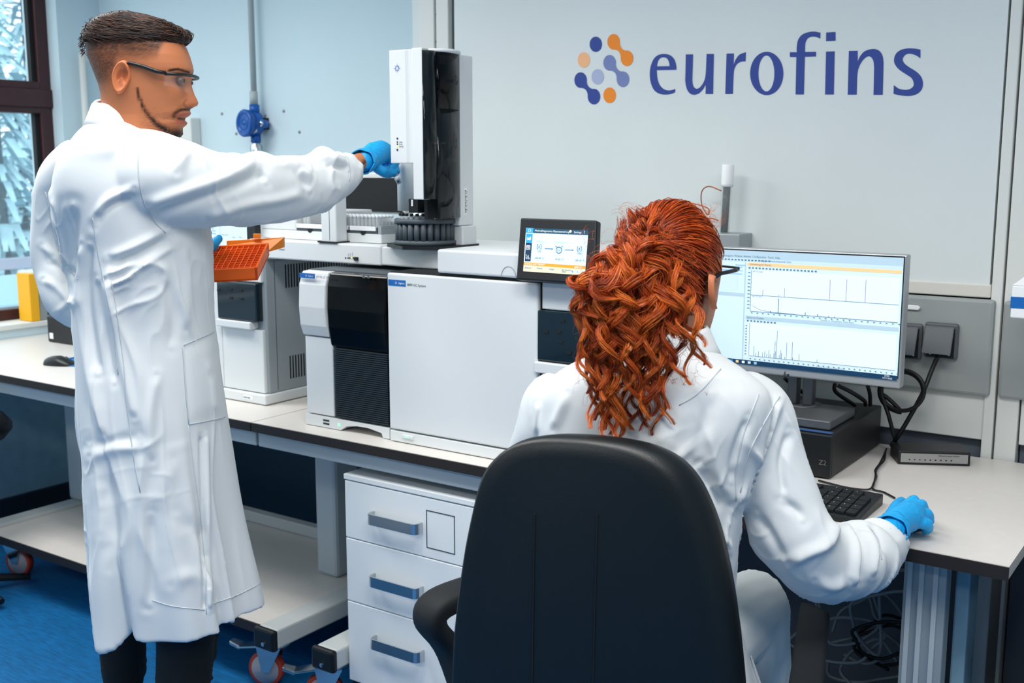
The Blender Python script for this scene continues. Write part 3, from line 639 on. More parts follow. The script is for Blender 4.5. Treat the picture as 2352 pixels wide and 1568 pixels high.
# ---- black switched-off display standing behind the tray
PYB = 2.68
a, b = ony(700, 396, PYB), ony(912, 492, PYB)
op = thing('monitor', 'dark switched-off monitor standing behind the vial tray', 'monitor', ((a[0] + b[0]) / 2, PYB, BZ))
box('casing', (a[0] - 0.1, PYB + 0.004, b[2]), (b[0] + 0.03, PYB + 0.03, a[2]), M_PANEL, op, bevel=0.004)
box('panel', (a[0] - 0.08, PYB, ony(840, 485, PYB)[2]), (b[0] + 0.02, PYB + 0.005, ony(840, 408, PYB)[2]), M_BLACKM, op)
box('stand', (a[0] + 0.05, PYB + 0.01, BZ), (a[0] + 0.10, PYB + 0.03, b[2]), M_MGREY, op)

# ---- injection tower with carousel
RY = 2.12
tw = thing('injector_tower', 'tall white injector tower with dark curved window and vial carousel', 'instrument', (-1.78, 2.25, 1.29))
X0, X1, X2, X3 = [ony(x, 115, RY)[0] for x in (893, 930, 943, 968)]
ztop = ony(893, 116, RY)[2]; zp = ony(893, 375, RY)[2]; zq_ = ony(943, 458, RY)[2]
fp = MB().prism([(X0, RY, zp), (X1, RY, zp), (X1 + 0.006, RY + 0.004, zp), (X2 + 0.03, RY + 0.004, zp), (X2 + 0.03, RY + 0.03, zp), (X0, RY + 0.03, zp)], (0, 0, ztop - zp)).build('front_panel', M_INST, tw, bevel=0.002)
box('main_panel', (X2, RY + 0.003, zq_), (X3 - 0.002, RY + 0.03, ztop + 0.002), M_INST, tw, bevel=0.002)
box('back_body', (X0 + 0.03, RY + 0.07, 1.40), (X3 - 0.035, 2.33, ztop - 0.004), M_INST, tw, bevel=0.003)
# curved smoked window on the right side
yb_ = onx(1055, 115, X3)[1]; y1_ = onx(1003, 115, X3 + 0.004)[1]
def arc(xa, ya, xb, yb, bul, k=10): return [(xa + (xb - xa) * i / k + bul * math.sin(math.pi * i / k), ya + (yb - ya) * i / k) for i in range(k + 1)]
z458 = onx(968, 458, X3)[2]; z500 = onx(1040, 500, X3)[2]
def shell(arcpts, z0, z1, nm, m):
    outer = arcpts; inner = [(x - 0.002, y) for x, y in arcpts][::-1]
    return MB().prism([(x, y, z0) for x, y in outer + inner], (0, 0, z1 - z0)).build(nm, m, tw, True)
shell(arc(X3 - 0.001, RY + 0.004, X3 + 0.004, y1_, 0.008), z458, ztop - 0.004, 'smoked_window', M_SMOKET)
zmid = onx(1020, 250, X3)[2]
shell(arc(X3 + 0.004, y1_, X3, yb_, 0.010), zmid, ztop - 0.002, 'upper_shield', M_GLOSSB)
shell(arc(X3 + 0.004, y1_, X3, yb_, 0.009), z500, zmid, 'smoked_window', M_SMOKET)
# inside: dark chassis, ribbon, turret parts
box('chassis', (X3 - 0.034, RY + 0.045, z500), (X3 - 0.024, yb_ - 0.004, ztop - 0.01), M_BLACKM, tw)
zi = lambda py: onx(1000, py, X3 - 0.01)[2]
yi = lambda px: onx(px, 300, X3 - 0.01)[1]
rp = [(yi(988), zi(180)), (yi(989), zi(260)), (yi(994), zi(292)), (yi(1010), zi(330)), (yi(1014), zi(370)), (yi(1005), zi(405)), (yi(990), zi(410)), (yi(978), zi(395)), (yi(976), zi(385))]
rp = [(p_[0], p_[1]) for p_ in cat_rom(rp, 5)]
MB().add([(X3 - 0.012 + dx, y, z) for y, z in rp for dx in (-0.006, 0.006)], [(2 * i, 2 * i + 1, 2 * i + 3, 2 * i + 2) for i in range(len(rp) - 1)]).build('ribbon_cable', M_WHITE, tw)
box('guide_rail', (X3 - 0.02, yi(976) - 0.003, zi(345)), (X3 - 0.012, yi(984), zi(285)), M_STEEL, tw)
MB().tube([(X3 - 0.012, yi(1034), zi(500)), (X3 - 0.012, yi(1034), zi(330))], 0.004, 10).build('syringe', M_CGLASS, tw, True)
box('syringe_carrier', (X3 - 0.02, yi(1026), zi(372)), (X3 - 0.008, yi(1046), zi(362)), M_STEEL, tw)
box('turret_bracket', (X3 - 0.02, yi(1000), zi(330)), (X3 - 0.012, yi(1024), zi(326)), M_WHITE, tw)
for k in range(3): MB().tube(cat_rom([(X3 - 0.014, yi(1020 + 8 * k), zi(400)), (X3 - 0.011, yi(1034 - 4 * k), zi(430)), (X3 - 0.014, yi(1024 + 6 * k), zi(470))], 5), 0.0015, 6).build('tubing', M_STEEL, tw, True)
# rear white post and top
yp1 = onx(1080, 115, X3 - 0.012)[1]
box('rear_post', (X3 - 0.06, yb_ + 0.001, 1.35), (X3 - 0.004, yp1, ztop - 0.002), M_INST, tw, bevel=0.003)
box('rear_foot', (X3 - 0.06, yb_ + 0.006, 1.296), (X3 + 0.002, yp1 + 0.006, 1.349), M_INST, tw, bevel=0.003)
MB().lathe([(0.062, 0), (0.062, 0.006), (0.058, 0.008)], (X3 - 0.035, RY + 0.10, ztop - 0.004), (0, 0, 1), 36).build('top_cap', M_INST, tw, True)
q = onx(1069, 462, X3 - 0.004); box('barcode_label', (X3 - 0.0045, q[1] - 0.006, q[2] - 0.034), (X3 - 0.0032, q[1] + 0.006, q[2] + 0.034), M_WHITE, tw)
for k in range(16): box('barcode_bar', (X3 - 0.0033, q[1] - 0.004, q[2] - 0.030 + k * 0.0038), (X3 - 0.0028, q[1] + 0.002 + 0.002 * (k % 3), q[2] - 0.0285 + k * 0.0038), M_INK, tw)
c = ony(912, 157, RY - 0.0006); sunburst(c, 0.0125, fp, M_LBLUE)
for py, r in ((318, 0.0026), (326, 0.002), (331, 0.002), (336, 0.002), (344, 0.0026)):
    q = ony(913, py, RY); MB().lathe([(r, 0), (r, 0.0012)], (q[0], RY, q[2]), (0, -1, 0), 10).build('indicator', M_INK if py != 336 else mat('yellow_led', '#e8d060'), fp)
for py, s in ((328, 'Align'), (333, 'Fault'), (338, 'Ready')): text(s, ony(917, py, RY - 0.0006), (1, 0, 0), (0, 0, 1), 0.0055, M_INK, fp)
# injector nose and carousel
q = ony(957, 470, RY + 0.05); box('nose_block', (q[0] - 0.018, RY + 0.04, zq_ - 0.035), (q[0] + 0.012, RY + 0.08, zq_), M_BLACKM, tw)
box('nose_plate', (q[0] - 0.008, RY + 0.038, zq_ - 0.018), (q[0] - 0.003, RY + 0.041, zq_ - 0.002), M_WHITE, tw)
cc = ony(978, 540, 2.245); CXc, CYc = cc[0], 2.245
zc0 = ony(978, 566, CYc - 0.08)[2]; zc1 = ony(978, 505, CYc - 0.08)[2]; R = 0.082
ca = MB().lathe([(R, 0), (R, 0.010), (R - 0.006, 0.012)], (CXc, CYc, zc0), (0, 0, 1), 48).build('carousel_base', M_MGREY, tw, True)
MB().lathe([(R - 0.010, 0.011), (R - 0.010, zc1 - zc0 - 0.010)], (CXc, CYc, zc0), (0, 0, 1), 40).build('carousel_drum', M_BLACKM, tw, True)
for k in range(26):
    a = 2 * math.pi * k / 26; MB().lathe([(0.0072, 0.011), (0.0072, zc1 - zc0 - 0.011)], (CXc + (R - 0.0095) * math.cos(a), CYc + (R - 0.0095) * math.sin(a), zc0), (0, 0, 1), 10).build('carousel_well', M_MGREY, tw, True)
MB().lathe([(0.03, 0), (R, 0), (R, 0.010), (R - 0.003, 0.012), (0.03, 0.012)], (CXc, CYc, zc1 - 0.012), (0, 0, 1), 48).build('carousel_ring', M_MGREY, tw, True)
MB().lathe([(0.042, 0), (0.042, 0.012), (0.028, 0.018), (0.024, 0.024), (0.004, 0.026)], (CXc, CYc, zc1), (0, 0, 1), 36).build('carousel_hub', M_STEEL, tw, True)
cv = make_vial((CXc + 0.067, CYc, zc1 - 0.018), 'clear glass vial with black cap standing in the round carousel', 'vials in the carousel', M_BLACK); cvb = cv.location.copy()
for k in (14, 15, 17, 18, 19, 20, 21, 22, 24, 25):
    a = 2 * math.pi * k / 26; copy_tree(cv, None, Vector((CXc + 0.067 * math.cos(a), CYc + 0.067 * math.sin(a), zc1 - 0.018)) - cvb)
MB().prism([(CXc - 0.10, CYc - 0.04, 1.2915), (CXc, CYc - 0.095, 1.2915), (CXc + 0.10, CYc - 0.05, 1.2915), (CXc + 0.10, CYc + 0.10, 1.2915), (CXc - 0.10, CYc + 0.10, 1.2915)], (0, 0, max(0.004, zc0 - 1.2925))).build('carousel_plate', M_BLACK, tw)
# ================================================================== WALL THINGS
# ---- wall logo
lg_ = thing('wall_logo', 'blue eurofins lettering with orange and blue drop emblem on the wall', 'sign', (-1.2, YP, 1.66))
YLG = YP + 0.006
def lpt(x, y, d=0.001): return ony(1280 + x * 0.38265, 40 + y * 0.38265, YLG - d)
M_LB = mat('logo_blue', '#2e4593', 0.6); M_LO = mat('logo_orange', '#f08a24', 0.6); M_LLO = mat('logo_pale_orange', '#f3b887', 0.6); M_LV = mat('logo_violet', '#7482b5', 0.6); M_LPV = mat('logo_pale_violet', '#aab4d3', 0.6)
def sm(p, corner=()):
    """closed outline, smoothed except at corners"""
    out = []; nP = len(p)
    for i in range(nP):
        a, b, c, d = [np.array(p[(i + k) % nP], float) for k in (-1, 0, 1, 2)]
        if i in corner: a = b
        if (i + 1) % nP in corner: d = c
        if i in corner and (i + 1) % nP in corner: out.append(b); continue
        for j in range(5):
            t = j / 5; out.append(0.5 * (2 * b + (c - a) * t + (2 * a - 5 * b + 4 * c - d) * t * t + (3 * b - a - 3 * c + d) * t ** 3))
    return [tuple(q) for q in out]
def ellp(cx, cy, rx, ry, k=32): return [(cx + rx * math.cos(2 * math.pi * i / k), cy + ry * math.sin(2 * math.pi * i / k)) for i in range(k)]
LET = [
 ('e', [sm([(715,314),(713,283),(700,248),(675,226),(640,219),(605,226),(578,250),(560,295),(555,345),(562,395),(582,437),(612,457),(648,463),(685,458),(707,448),(708,428),(690,435),(665,438),(640,430),(617,408),(602,370),(597,316)], (0,14,15,21)), sm([(598,293),(605,262),(620,243),(638,239),(658,246),(670,268),(674,292)], (0,6))]),
 ('u', [sm([(771,222),(815,221),(812,330),(811,380),(817,412),(832,427),(850,424),(870,402),(885,370),(891,330),(896,219),(940,219),(935,459),(890,459),(891,402),(875,430),(850,455),(820,464),(795,455),(778,430),(768,385),(769,330)], (0,1,10,11,12,13,14))]),
 ('r', [sm([(1016,217),(1060,216),(1059,282),(1072,250),(1095,222),(1132,209),(1130,264),(1105,265),(1080,278),(1063,310),(1058,350),(1054,459),(1008,459)], (0,1,2,5,6,11,12))]),
 ('o', [ellp(1257,336,100,130,48), ellp(1255,336,48,108,40)]),
 ('f', [sm([(1430,462),(1435,237),(1396,237),(1396,209),(1437,209),(1437,180),(1445,135),(1470,103),(1510,88),(1545,85),(1580,92),(1578,127),(1555,117),(1530,115),(1505,124),(1490,150),(1487,185),(1487,207),(1553,206),(1553,234),(1486,236),(1480,462)], (0,1,2,3,4,10,11,17,18,19,20,21))]),
 ('i', [[(1613,205),(1665,203),(1660,462),(1607,462)]]), ('i', [[(1614,90),(1670,87),(1670,140),(1613,142)]]),
 ('n', [sm([(1750,201),(1803,200),(1803,265),(1818,232),(1845,203),(1885,190),(1920,193),(1945,215),(1957,255),(1957,330),(1953,464),(1898,464),(1901,330),(1901,290),(1895,255),(1880,236),(1860,235),(1835,255),(1812,295),(1801,345),(1797,463),(1743,463)], (0,1,2,10,11,20,21))]),
 ('s', [sm([(2180,193),(2179,245),(2150,226),(2115,217),(2088,225),(2073,250),(2083,275),(2110,297),(2150,322),(2180,350),(2194,385),(2190,425),(2165,455),(2120,470),(2065,468),(2018,458),(2020,406),(2050,427),(2085,434),(2115,430),(2137,412),(2138,388),(2125,362),(2095,342),(2055,315),(2030,287),(2021,258),(2030,222),(2058,197),(2100,186),(2145,187)], (0,1,15,16))]),
]
for nm_, loops in LET: poly_fill(loops, lpt, 'letter', M_LB, lg_)
for cx, cy, rx, ry, m in ((231, 161, 37, 46, M_LB), (159, 255, 37, 46, M_LLO), (242, 356, 37, 46, M_LPV), (314, 467, 38, 47, M_LO)):
    poly_fill([ellp(cx, cy, rx, ry)], lpt, 'emblem_drop', m, lg_)
for cx, cy, m in ((338, 146, M_LO), (314, 272, M_LV), (140, 376, M_LB)):
    d = poly_fill([ellp(cx, cy, 38, 47)], lpt, 'emblem_drop', m, lg_); poly_fill([ellp(cx + 80, cy + 99, 38, 47)], lpt, 'emblem_drop', m, d)
    bz = lambda a, b, c: [((1 - t) ** 2 * a[0] + 2 * t * (1 - t) * b[0] + t * t * c[0], (1 - t) ** 2 * a[1] + 2 * t * (1 - t) * b[1] + t * t * c[1]) for t in np.linspace(0, 1, 8)]
    up = bz((36, 0), (37, 52), (82, 54)); dn = bz((43, 99), (42, 47), (0, 46))
    poly_fill([[(cx + x, cy + y) for x, y in up + dn]], lambda x, y: lpt(x, y, 0.0012), 'emblem_neck', m, d)

# ---- gas detector on its conduit
cdx = ony(580, 150, YB - 0.04)[0]
cdt = thing('conduit_pipe', 'grey conduit pipe running down the wall to the blue detector', 'pipe', (cdx, YB - 0.03, 1.75))
zdt = ony(572, 240, YB - 0.05)[2]
MB().tube([(cdx, YB - 0.038, zdt + 0.035), (cdx, YB - 0.038, 2.74)], 0.0118, 16).build('pipe', mat('conduit_grey', '#a9b3b5', 0.5), cdt, True)
MB().lathe([(0.016, 0), (0.016, 0.05)], (cdx, YB - 0.04, zdt), (0, 0, 1), 16).build('coupling', mat('conduit_grey', '#a9b3b5', 0.5), cdt, True)
dc = ony(572, 282, YB - 0.11); zc = dc[2]; dx = cdx
det = thing('gas_detector', 'blue wall-mounted gas detector with round ribbed cap and steel sensor', 'detector', (dx, YB - 0.07, zc - 0.11))
dn_ = np.array([-0.16, -1.0, 0.02]); dn_ /= np.linalg.norm(dn_); o_ = np.array([dx, YB - 0.055, zc])
MB().lathe([(0.045, -0.03), (0.060, -0.02), (0.062, 0.03), (0.055, 0.035)], o_, dn_, 36).build('housing', M_DETB, det, True)
cp = MB().lathe([(0.05, 0.03), (0.068, 0.034), (0.070, 0.06), (0.066, 0.066), (0.052, 0.067), (0.048, 0.060), (0.036, 0.060), (0.033, 0.064), (0.022, 0.064), (0.020, 0.061), (0.010, 0.061), (0.008, 0.066), (0.001, 0.067)], o_, dn_, 40).build('cap', M_DETC, det, True)
MB().lathe([(0.026, 0), (0.026, 0.05)], (dx, YB - 0.05, zc + 0.045), (0, 0, 1), 20).build('top_collar', M_DETB, det, True)
MB().lathe([(0.026, 0), (0.026, 0.04)], (dx + 0.002, YB - 0.05, zc - 0.095), (0, 0, 1), 20).build('bottom_collar', M_DETB, det, True)
MB().lathe([(0.030, -0.07), (0.031, -0.065), (0.031, -0.012), (0.020, 0.0), (0.020, 0.008)], (dx + 0.003, YB - 0.05, zc - 0.10), (0, 0, 1), 28).build('sensor_head', M_STEEL, det, True)
MB().lathe([(0.022, -0.05), (0.022, 0.0), (0.018, 0.003)], (dx + 0.066, YB - 0.07, zc - 0.003), (0.35, -1, 0.0), 20).build('cable_port', M_DETB, det, True)
MB().lathe([(0.015, 0.001), (0.015, 0.005), (0.006, 0.006)], (dx + 0.066, YB - 0.07, zc - 0.003), (0.35, -1, 0.0), 20).build('port_plug', M_CHROME, det, True)
MB().obox((dx + 0.036, YB - 0.092, zc - 0.037), (0.014, 0.006, 0.008), (0.0, 0.001, 0.0), (-0.006, 0.002, 0.012)).build('name_label', M_PANEL, det)
box('bracket', (dx - 0.03, YB - 0.03, zc - 0.03), (dx + 0.05, YB, zc + 0.03), M_DK, det)
dpiv = Vector((dx, YB, zc)); det.location = dpiv + 0.76 * (det.location - dpiv); det.scale = (0.76, 0.76, 0.76)

# ---- socket outlets
def socket(px, label):
    q = ony(px, 790, YP - 0.012); x = q[0]; z0, z1 = ony(px, 822, YP - 0.012)[2], ony(px, 740, YP - 0.012)[2]
    t = thing('power_socket', label, 'socket', (x, YP - 0.02, z0), 'flip-lid sockets on the grey plate'); w = 0.040; Y = YP - 0.012
    box('back_frame', (x - w, Y - 0.012, z0), (x + w, Y, z1), mat('socket_grey', '#54595d', 0.5), t, bevel=0.006)
    box('well', (x - w + 0.008, Y - 0.014, z0 + 0.004), (x + w - 0.008, Y - 0.010, z1 - 0.012), M_BLACKM, t)
    zt = z1 - 0.006; zb = z0 + 0.018
    a = np.array([x - w + 0.004, Y - 0.016, zt]); b = np.array([x + w - 0.008, Y - 0.016, zt]); c = np.array([x + w - 0.008, Y - 0.042, zb]); d = np.array([x - w + 0.004, Y - 0.042, zb]); tk = np.array([0, -0.007, -0.003])
    MB().hexa([d + tk, c + tk, c, d, a + tk, b + tk, b, a]).build('lid', mat('socket_lid', '#5a5f63', 0.5), t, bevel=0.003)
    for sx in (-0.022, 0.022): MB().lathe([(0.003, 0), (0.003, 0.002)], (x + sx, Y - 0.0145, z0 + 0.012), (0, -1, 0), 10).build('screw', M_CHROME, t)
    return x, Y, z0
skx, sky, skz = socket(2163, 'grey flip-lid power socket with cable plugged in, right of the monitor')
socket(2082, 'grey flip-lid power socket half hidden by the monitor edge')
q0, q1 = ony(2072, 699, YP - 0.015), ony(2113, 712, YP - 0.015)
wl_ = MB().prism([(q0[0], YP - 0.0125, q0[2]), (q1[0] - 0.004, YP - 0.0125, q0[2]), (q1[0], YP - 0.0125, q0[2] - 0.004), (q1[0], YP - 0.0125, q1[2] + 0.004), (q1[0] - 0.004, YP - 0.0125, q1[2]), (q0[0], YP - 0.0125, q1[2])], (0, -0.006, 0)).build('white_clip', M_WHITE, bevel=0.002); tag(wl_, 'small white plastic clip on the grey socket plate', 'clip')

# ---- white carton at the right edge
q = ony(2325, 655, 2.55); qb = ony(2325, 730, 2.55)
ct = thing('white_carton', 'white box with a blue stripe hanging at the right edge', 'box', (q[0] + 0.1, 2.62, qb[2]))
box('carton', (q[0], 2.55, qb[2]), (q[0] + 0.22, 2.70, q[2]), M_WHITE, ct, bevel=0.003)
MB().prism([(q[0] + 0.0, 2.55, q[2]), (q[0] + 0.22, 2.55, q[2]), (q[0] + 0.20, 2.62, q[2] + 0.03), (q[0] + 0.03, 2.62, q[2] + 0.03)], (0, 0.08, 0.0)).build('lid', M_WHITE, ct)
box('stripe', (q[0] - 0.001, 2.549, ony(2325, 707, 2.55)[2]), (q[0] + 0.22, 2.552, ony(2325, 681, 2.55)[2]), M_LBLUE, ct)
box('hook', (q[0] + 0.1, 2.70, qb[2] + 0.02), (q[0] + 0.14, YP, q[2]), M_PANEL, ct)

# ================================================================== COMPUTER
PX0, PX1, PY0, PY1, PZ = -1.12, -0.782, 2.385, 2.765, 0.905
pc = thing('desktop_computer', 'flat black desktop computer lying under the monitor stand', 'computer', ((PX0 + PX1) / 2, 2.58, BZ))
box('case', (PX0, PY0 + 0.012, BZ + 0.004), (PX1, PY1, PZ), M_PC, pc, bevel=0.003)
fr_ = box('front_grille', (PX0, PY0, BZ + 0.004), (PX1, PY0 + 0.012, PZ - 0.002), M_BLACK, pc, bevel=0.003)
mb = MB()
for r in range(9):
    for c_ in range(26):
        x = PX0 + 0.03 + c_ * 0.0092 + (r % 2) * 0.0046; z = BZ + 0.016 + r * 0.0094
        mb.add([(x + 0.0034 * math.cos(a), PY0 - 0.0006, z + 0.0034 * math.sin(a)) for a in np.linspace(0, 2 * math.pi, 7)[:-1]], [tuple(range(5, -1, -1))])
o = mb.build('grille_holes', M_BLACKM, fr_); o['kind'] = 'stuff'
text('Z2', ony(1880, 1066, PY0 - 0.001), (1, 0, 0), (0, 0, 1), 0.016, M_STEEL, fr_)
q = onz(1860, 990, PZ + 0.001); box('top_sticker', (q[0] - 0.055, PY0 + 0.008, PZ), (q[0] + 0.048, PY0 + 0.026, PZ + 0.0008), mat('sticker_blue', '#33598c', 0.4), pc)
for k in range(2):
    for x in (PX0 + 0.03, PX1 - 0.03): box('foot', (x - 0.01, PY0 + 0.03 + k * 0.28, BZ), (x + 0.01, PY0 + 0.05 + k * 0.28, BZ + 0.004), M_BLACK, pc)

# ---- monitor
MYF = 2.47
mo = thing('monitor', 'large silver desktop monitor showing chromatogram plots', 'monitor', (-0.94, 2.55, PZ))
tr_ = ony(2087, 586, MYF); br_ = ony(2062, 893, MYF); MX1 = (tr_[0] + br_[0]) / 2; MX0 = MX1 - 0.545; MZ1 = tr_[2]; MZ0 = br_[2]
box('casing', (MX0, MYF + 0.001, MZ0), (MX1, MYF + 0.035, MZ1), M_MONI, mo, bevel=0.004)
box('bezel', (MX0 + 0.003, MYF - 0.001, MZ0 + 0.022), (MX1 - 0.004, MYF + 0.004, MZ1 - 0.003), M_BLACK, mo, bevel=0.001)
DYF = MYF - 0.0016
sz0, sz1, sx0, sx1_ = ony(1972, 865, DYF)[2] , ony(2075, 592, DYF)[2], MX0 + 0.010, ony(2070, 700, DYF)[0]
def mz(x, y, lay=0.0): return ony(1600 + x * 0.33157, 540 + y * 0.33157, DYF - lay)
U = lambda x, y: mz(x, y)[0]
scr = box('display', (sx0, DYF, sz0), (sx1_, MYF, sz1), emi('lit_monitor', '#d6eefb', 0.95), mo)
def xz(x0, x1, f0, f1, m, nm, lay=0.0004):
    """rectangle on the screen: x in metres from the right edge of the screen, f = height fraction"""
    H = sz1 - sz0; return box(nm, (x0, DYF - lay, sz0 + f0 * H), (x1, DYF - lay + 0.0003, sz0 + f1 * H), m, scr)
W = sx1_ - sx0; H = sz1 - sz0; fx = lambda f: sx0 + f * W; fz = lambda f: sz0 + f * H
E_GREY = emi('lit_grey', '#b9d3e2'); E_TASK = emi('lit_task', '#0d3a5c'); E_PEACH = emi('lit_peach', '#ffd49a'); E_PUR = emi('lit_purple', '#8f7fc4'); E_TXT = emi('lit_text', '#5f7f93'); E_PLOT = emi('lit_plot', '#e6f6ff', 1.0)
box('task_bar', (fx(0), DYF - 0.0004, sz0), (fx(1), DYF, fz(0.042)), E_TASK, scr)
box('title_bar', (fx(0), DYF - 0.0004, fz(0.93)), (fx(1), DYF, fz(1.0)), E_GREY, scr)
box('tool_bar', (fx(0), DYF - 0.0006, fz(0.905)), (fx(1), DYF, fz(0.932)), E_SCR, scr)
xm = U(345, 400); ff = lambda px, py: (mz(px, py)[2] - sz0) / H
box('plot_header', (xm, DYF - 0.0006, fz(0.872)), (fx(0.995), DYF, fz(0.900)), E_PEACH, scr)
box('plot_panel', (xm + 0.012, DYF - 0.0006, fz(0.62)), (fx(0.99), DYF, fz(0.835)), E_PLOT, scr)
box('plot_panel', (xm + 0.012, DYF - 0.0006, fz(0.475)), (fx(0.99), DYF, fz(0.617)), E_PLOT, scr)
box('plot_header', (xm, DYF - 0.0006, fz(0.405)), (fx(0.995), DYF, fz(0.437)), E_GREY, scr)
box('plot_panel', (xm + 0.006, DYF - 0.0006, fz(0.075)), (fx(0.99), DYF, fz(0.375)), E_PLOT, scr)
box('divider', (xm - 0.006, DYF - 0.0006, fz(0.045)), (xm - 0.003, DYF, fz(0.9)), E_GREY, scr)
box('list_header', (fx(0.0), DYF - 0.0006, fz(0.60)), (xm - 0.006, DYF, fz(0.63)), E_GREY, scr)
for f in (0.86, 0.83, 0.80): box('list_row', (fx(0.02), DYF - 0.0006, fz(f - 0.009)), (xm - 0.012, DYF, fz(f)), E_LB, scr)
def bars(nm, z0f, items, m, w=0.0006):
    mb = MB()
    for f, hgt in items: mb.box((xm + 0.012 + f * (fx(0.99) - xm - 0.012) - w, DYF - 0.0010, fz(z0f)), (xm + 0.012 + f * (fx(0.99) - xm - 0.012) + w, DYF - 0.0004, fz(z0f + hgt)), )
    return mb.build(nm, m, scr)
bars('peak_lines', 0.622, [(0.085, 0.05), (0.24, 0.075), (0.2, 0.012), (0.55, 0.17), (0.66, 0.18), (0.785, 0.185)], E_PUR, 0.0005)
bars('peak_lines', 0.478, [(0.20, 0.125), (0.145, 0.015), (0.39, 0.025), (0.475, 0.02), (0.55, 0.01), (0.59, 0.008)], E_INK, 0.0007)
bars('spectrum_lines', 0.085, [(0.035, 0.085), (0.05, 0.03), (0.07, 0.045), (0.1, 0.04), (0.115, 0.05), (0.13, 0.03), (0.145, 0.065), (0.155, 0.03), (0.18, 0.04), (0.187, 0.145), (0.193, 0.06), (0.2, 0.24), (0.22, 0.03), (0.23, 0.075), (0.235, 0.05), (0.26, 0.02), (0.27, 0.145), (0.31, 0.155), (0.315, 0.02), (0.36, 0.055), (0.485, 0.025)], E_INK, 0.0004)
dk = MB()
for i in range(18):
    t0, t1 = i / 18, (i + 1) / 18; g = lambda t: 0.478 + 0.055 * math.exp(-6 * t)
    dk.add([(xm + 0.014 + 0.11 * t0, DYF - 0.0009, fz(g(t0))), (xm + 0.014 + 0.11 * t1, DYF - 0.0009, fz(g(t1))), (xm + 0.014 + 0.11 * t1, DYF - 0.0009, fz(g(t1)) + 0.0008), (xm + 0.014 + 0.11 * t0, DYF - 0.0009, fz(g(t0)) + 0.0008)], [(0, 1, 2, 3)])
for f in (0.619, 0.476, 0.083): dk.box((xm + 0.012, DYF - 0.0009, fz(f) - 0.0004), (fx(0.99), DYF - 0.0005, fz(f) + 0.0006))
for a, b in ((0.478, 0.835), (0.085, 0.375)): dk.box((xm + 0.011, DYF - 0.0009, fz(a)), (xm + 0.0118, DYF - 0.0005, fz(b)))
dk.build('axis_lines', E_INK, scr)
ic = MB()
for i in range(20): ic.box((xm + 0.004 + i * 0.0085, DYF - 0.0012, fz(0.848)), (xm + 0.0085 + i * 0.0085, DYF - 0.0006, fz(0.860)))
for i in range(9): ic.box((xm + 0.004 + i * 0.0085, DYF - 0.0012, fz(0.386)), (xm + 0.0085 + i * 0.0085, DYF - 0.0006, fz(0.398)))
for i in range(16): ic.box((xm - 0.075 + i * 0.0085, DYF - 0.0012, fz(0.913)), (xm - 0.070 + i * 0.0085, DYF - 0.0006, fz(0.925)))
for f, fz_ in ((0.46, 26), (0.055, 30)):
    for i in range(fz_): ic.box((xm + 0.014 + i * (W * 0.68 / fz_), DYF - 0.0012, fz(f)), (xm + 0.0175 + i * (W * 0.68 / fz_), DYF - 0.0006, fz(f + 0.007)))
for i in range(11): ic.box((xm + 0.003, DYF - 0.0012, fz(0.50 + i * 0.031)), (xm + 0.009, DYF - 0.0006, fz(0.506 + i * 0.031)))
for i in range(11): ic.box((xm + 0.001, DYF - 0.0012, fz(0.095 + i * 0.025)), (xm + 0.005, DYF - 0.0006, fz(0.101 + i * 0.025)))
ic.build('toolbar_icons', E_TXT, scr)['kind'] = 'stuff'
TX = lambda s, x, f, h, m: text(s, (x, DYF - 0.0014, fz(f)), (1, 0, 0), (0, 0, 1), h, m, scr)
TX('Chromatogram  Method  Actions  Configuration  Tools  Help', xm - 0.075, 0.945, 0.0062, E_TXT); TX('Navigator View', xm + 0.03, 0.914, 0.0058, E_TXT); TX('Compounds View', xm + 0.066, 0.914, 0.0058, E_TXT)
TX('Chromatogram Results', xm + 0.006, 0.880, 0.0058, E_TXT); TX('+EI TIC Scan', xm + 0.014, 0.820, 0.005, E_TXT); TX('+EI TIC Scan', xm + 0.014, 0.605, 0.005, E_TXT)
TX('Counts vs. Acquisition Time (min)', fx(0.66), 0.441, 0.0056, E_TXT); TX('Spectrum Preview', xm + 0.004, 0.415, 0.0058, E_TXT); TX('Counts vs. Mass-to-Charge (m/z)', fx(0.65), 0.045, 0.0050, E_TXT)
TX('10:02', fx(0.945), 0.026, 0.0056, E_WH); TX('10/11/2023', fx(0.938), 0.008, 0.0050, E_WH); TX('Acquisition', xm - 0.03, 0.868, 0.0055, E_INK)
for i, m in enumerate((E_WH, E_BLUE, E_PEACH, E_WH, E_SCR, E_LB)): box('task_icon', (xm - 0.052 + i * 0.0155, DYF - 0.0010, fz(0.012)), (xm - 0.045 + i * 0.0155, DYF - 0.0003, fz(0.033)), m, scr)
# maker mark: slanted strokes
q = ony(1806, 860, MYF + 0.0004); hp = MB()
def stroke(a, b, w=0.0012):
    hp.add([(q[0] + a[0] - w, q[1], q[2] + a[1]), (q[0] + a[0] + w, q[1], q[2] + a[1]), (q[0] + b[0] + w, q[1], q[2] + b[1]), (q[0] + b[0] - w, q[1], q[2] + b[1])], [(0, 1, 2, 3)])
stroke((-0.0065, -0.0045), (-0.003, 0.007)); stroke((-0.0025, -0.0045), (-0.0005, 0.002)); stroke((0.0005, -0.009), (0.0035, 0.002)); stroke((0.0045, -0.0045), (0.0065, 0.002))
hp.build('maker_mark', M_INK, mo)
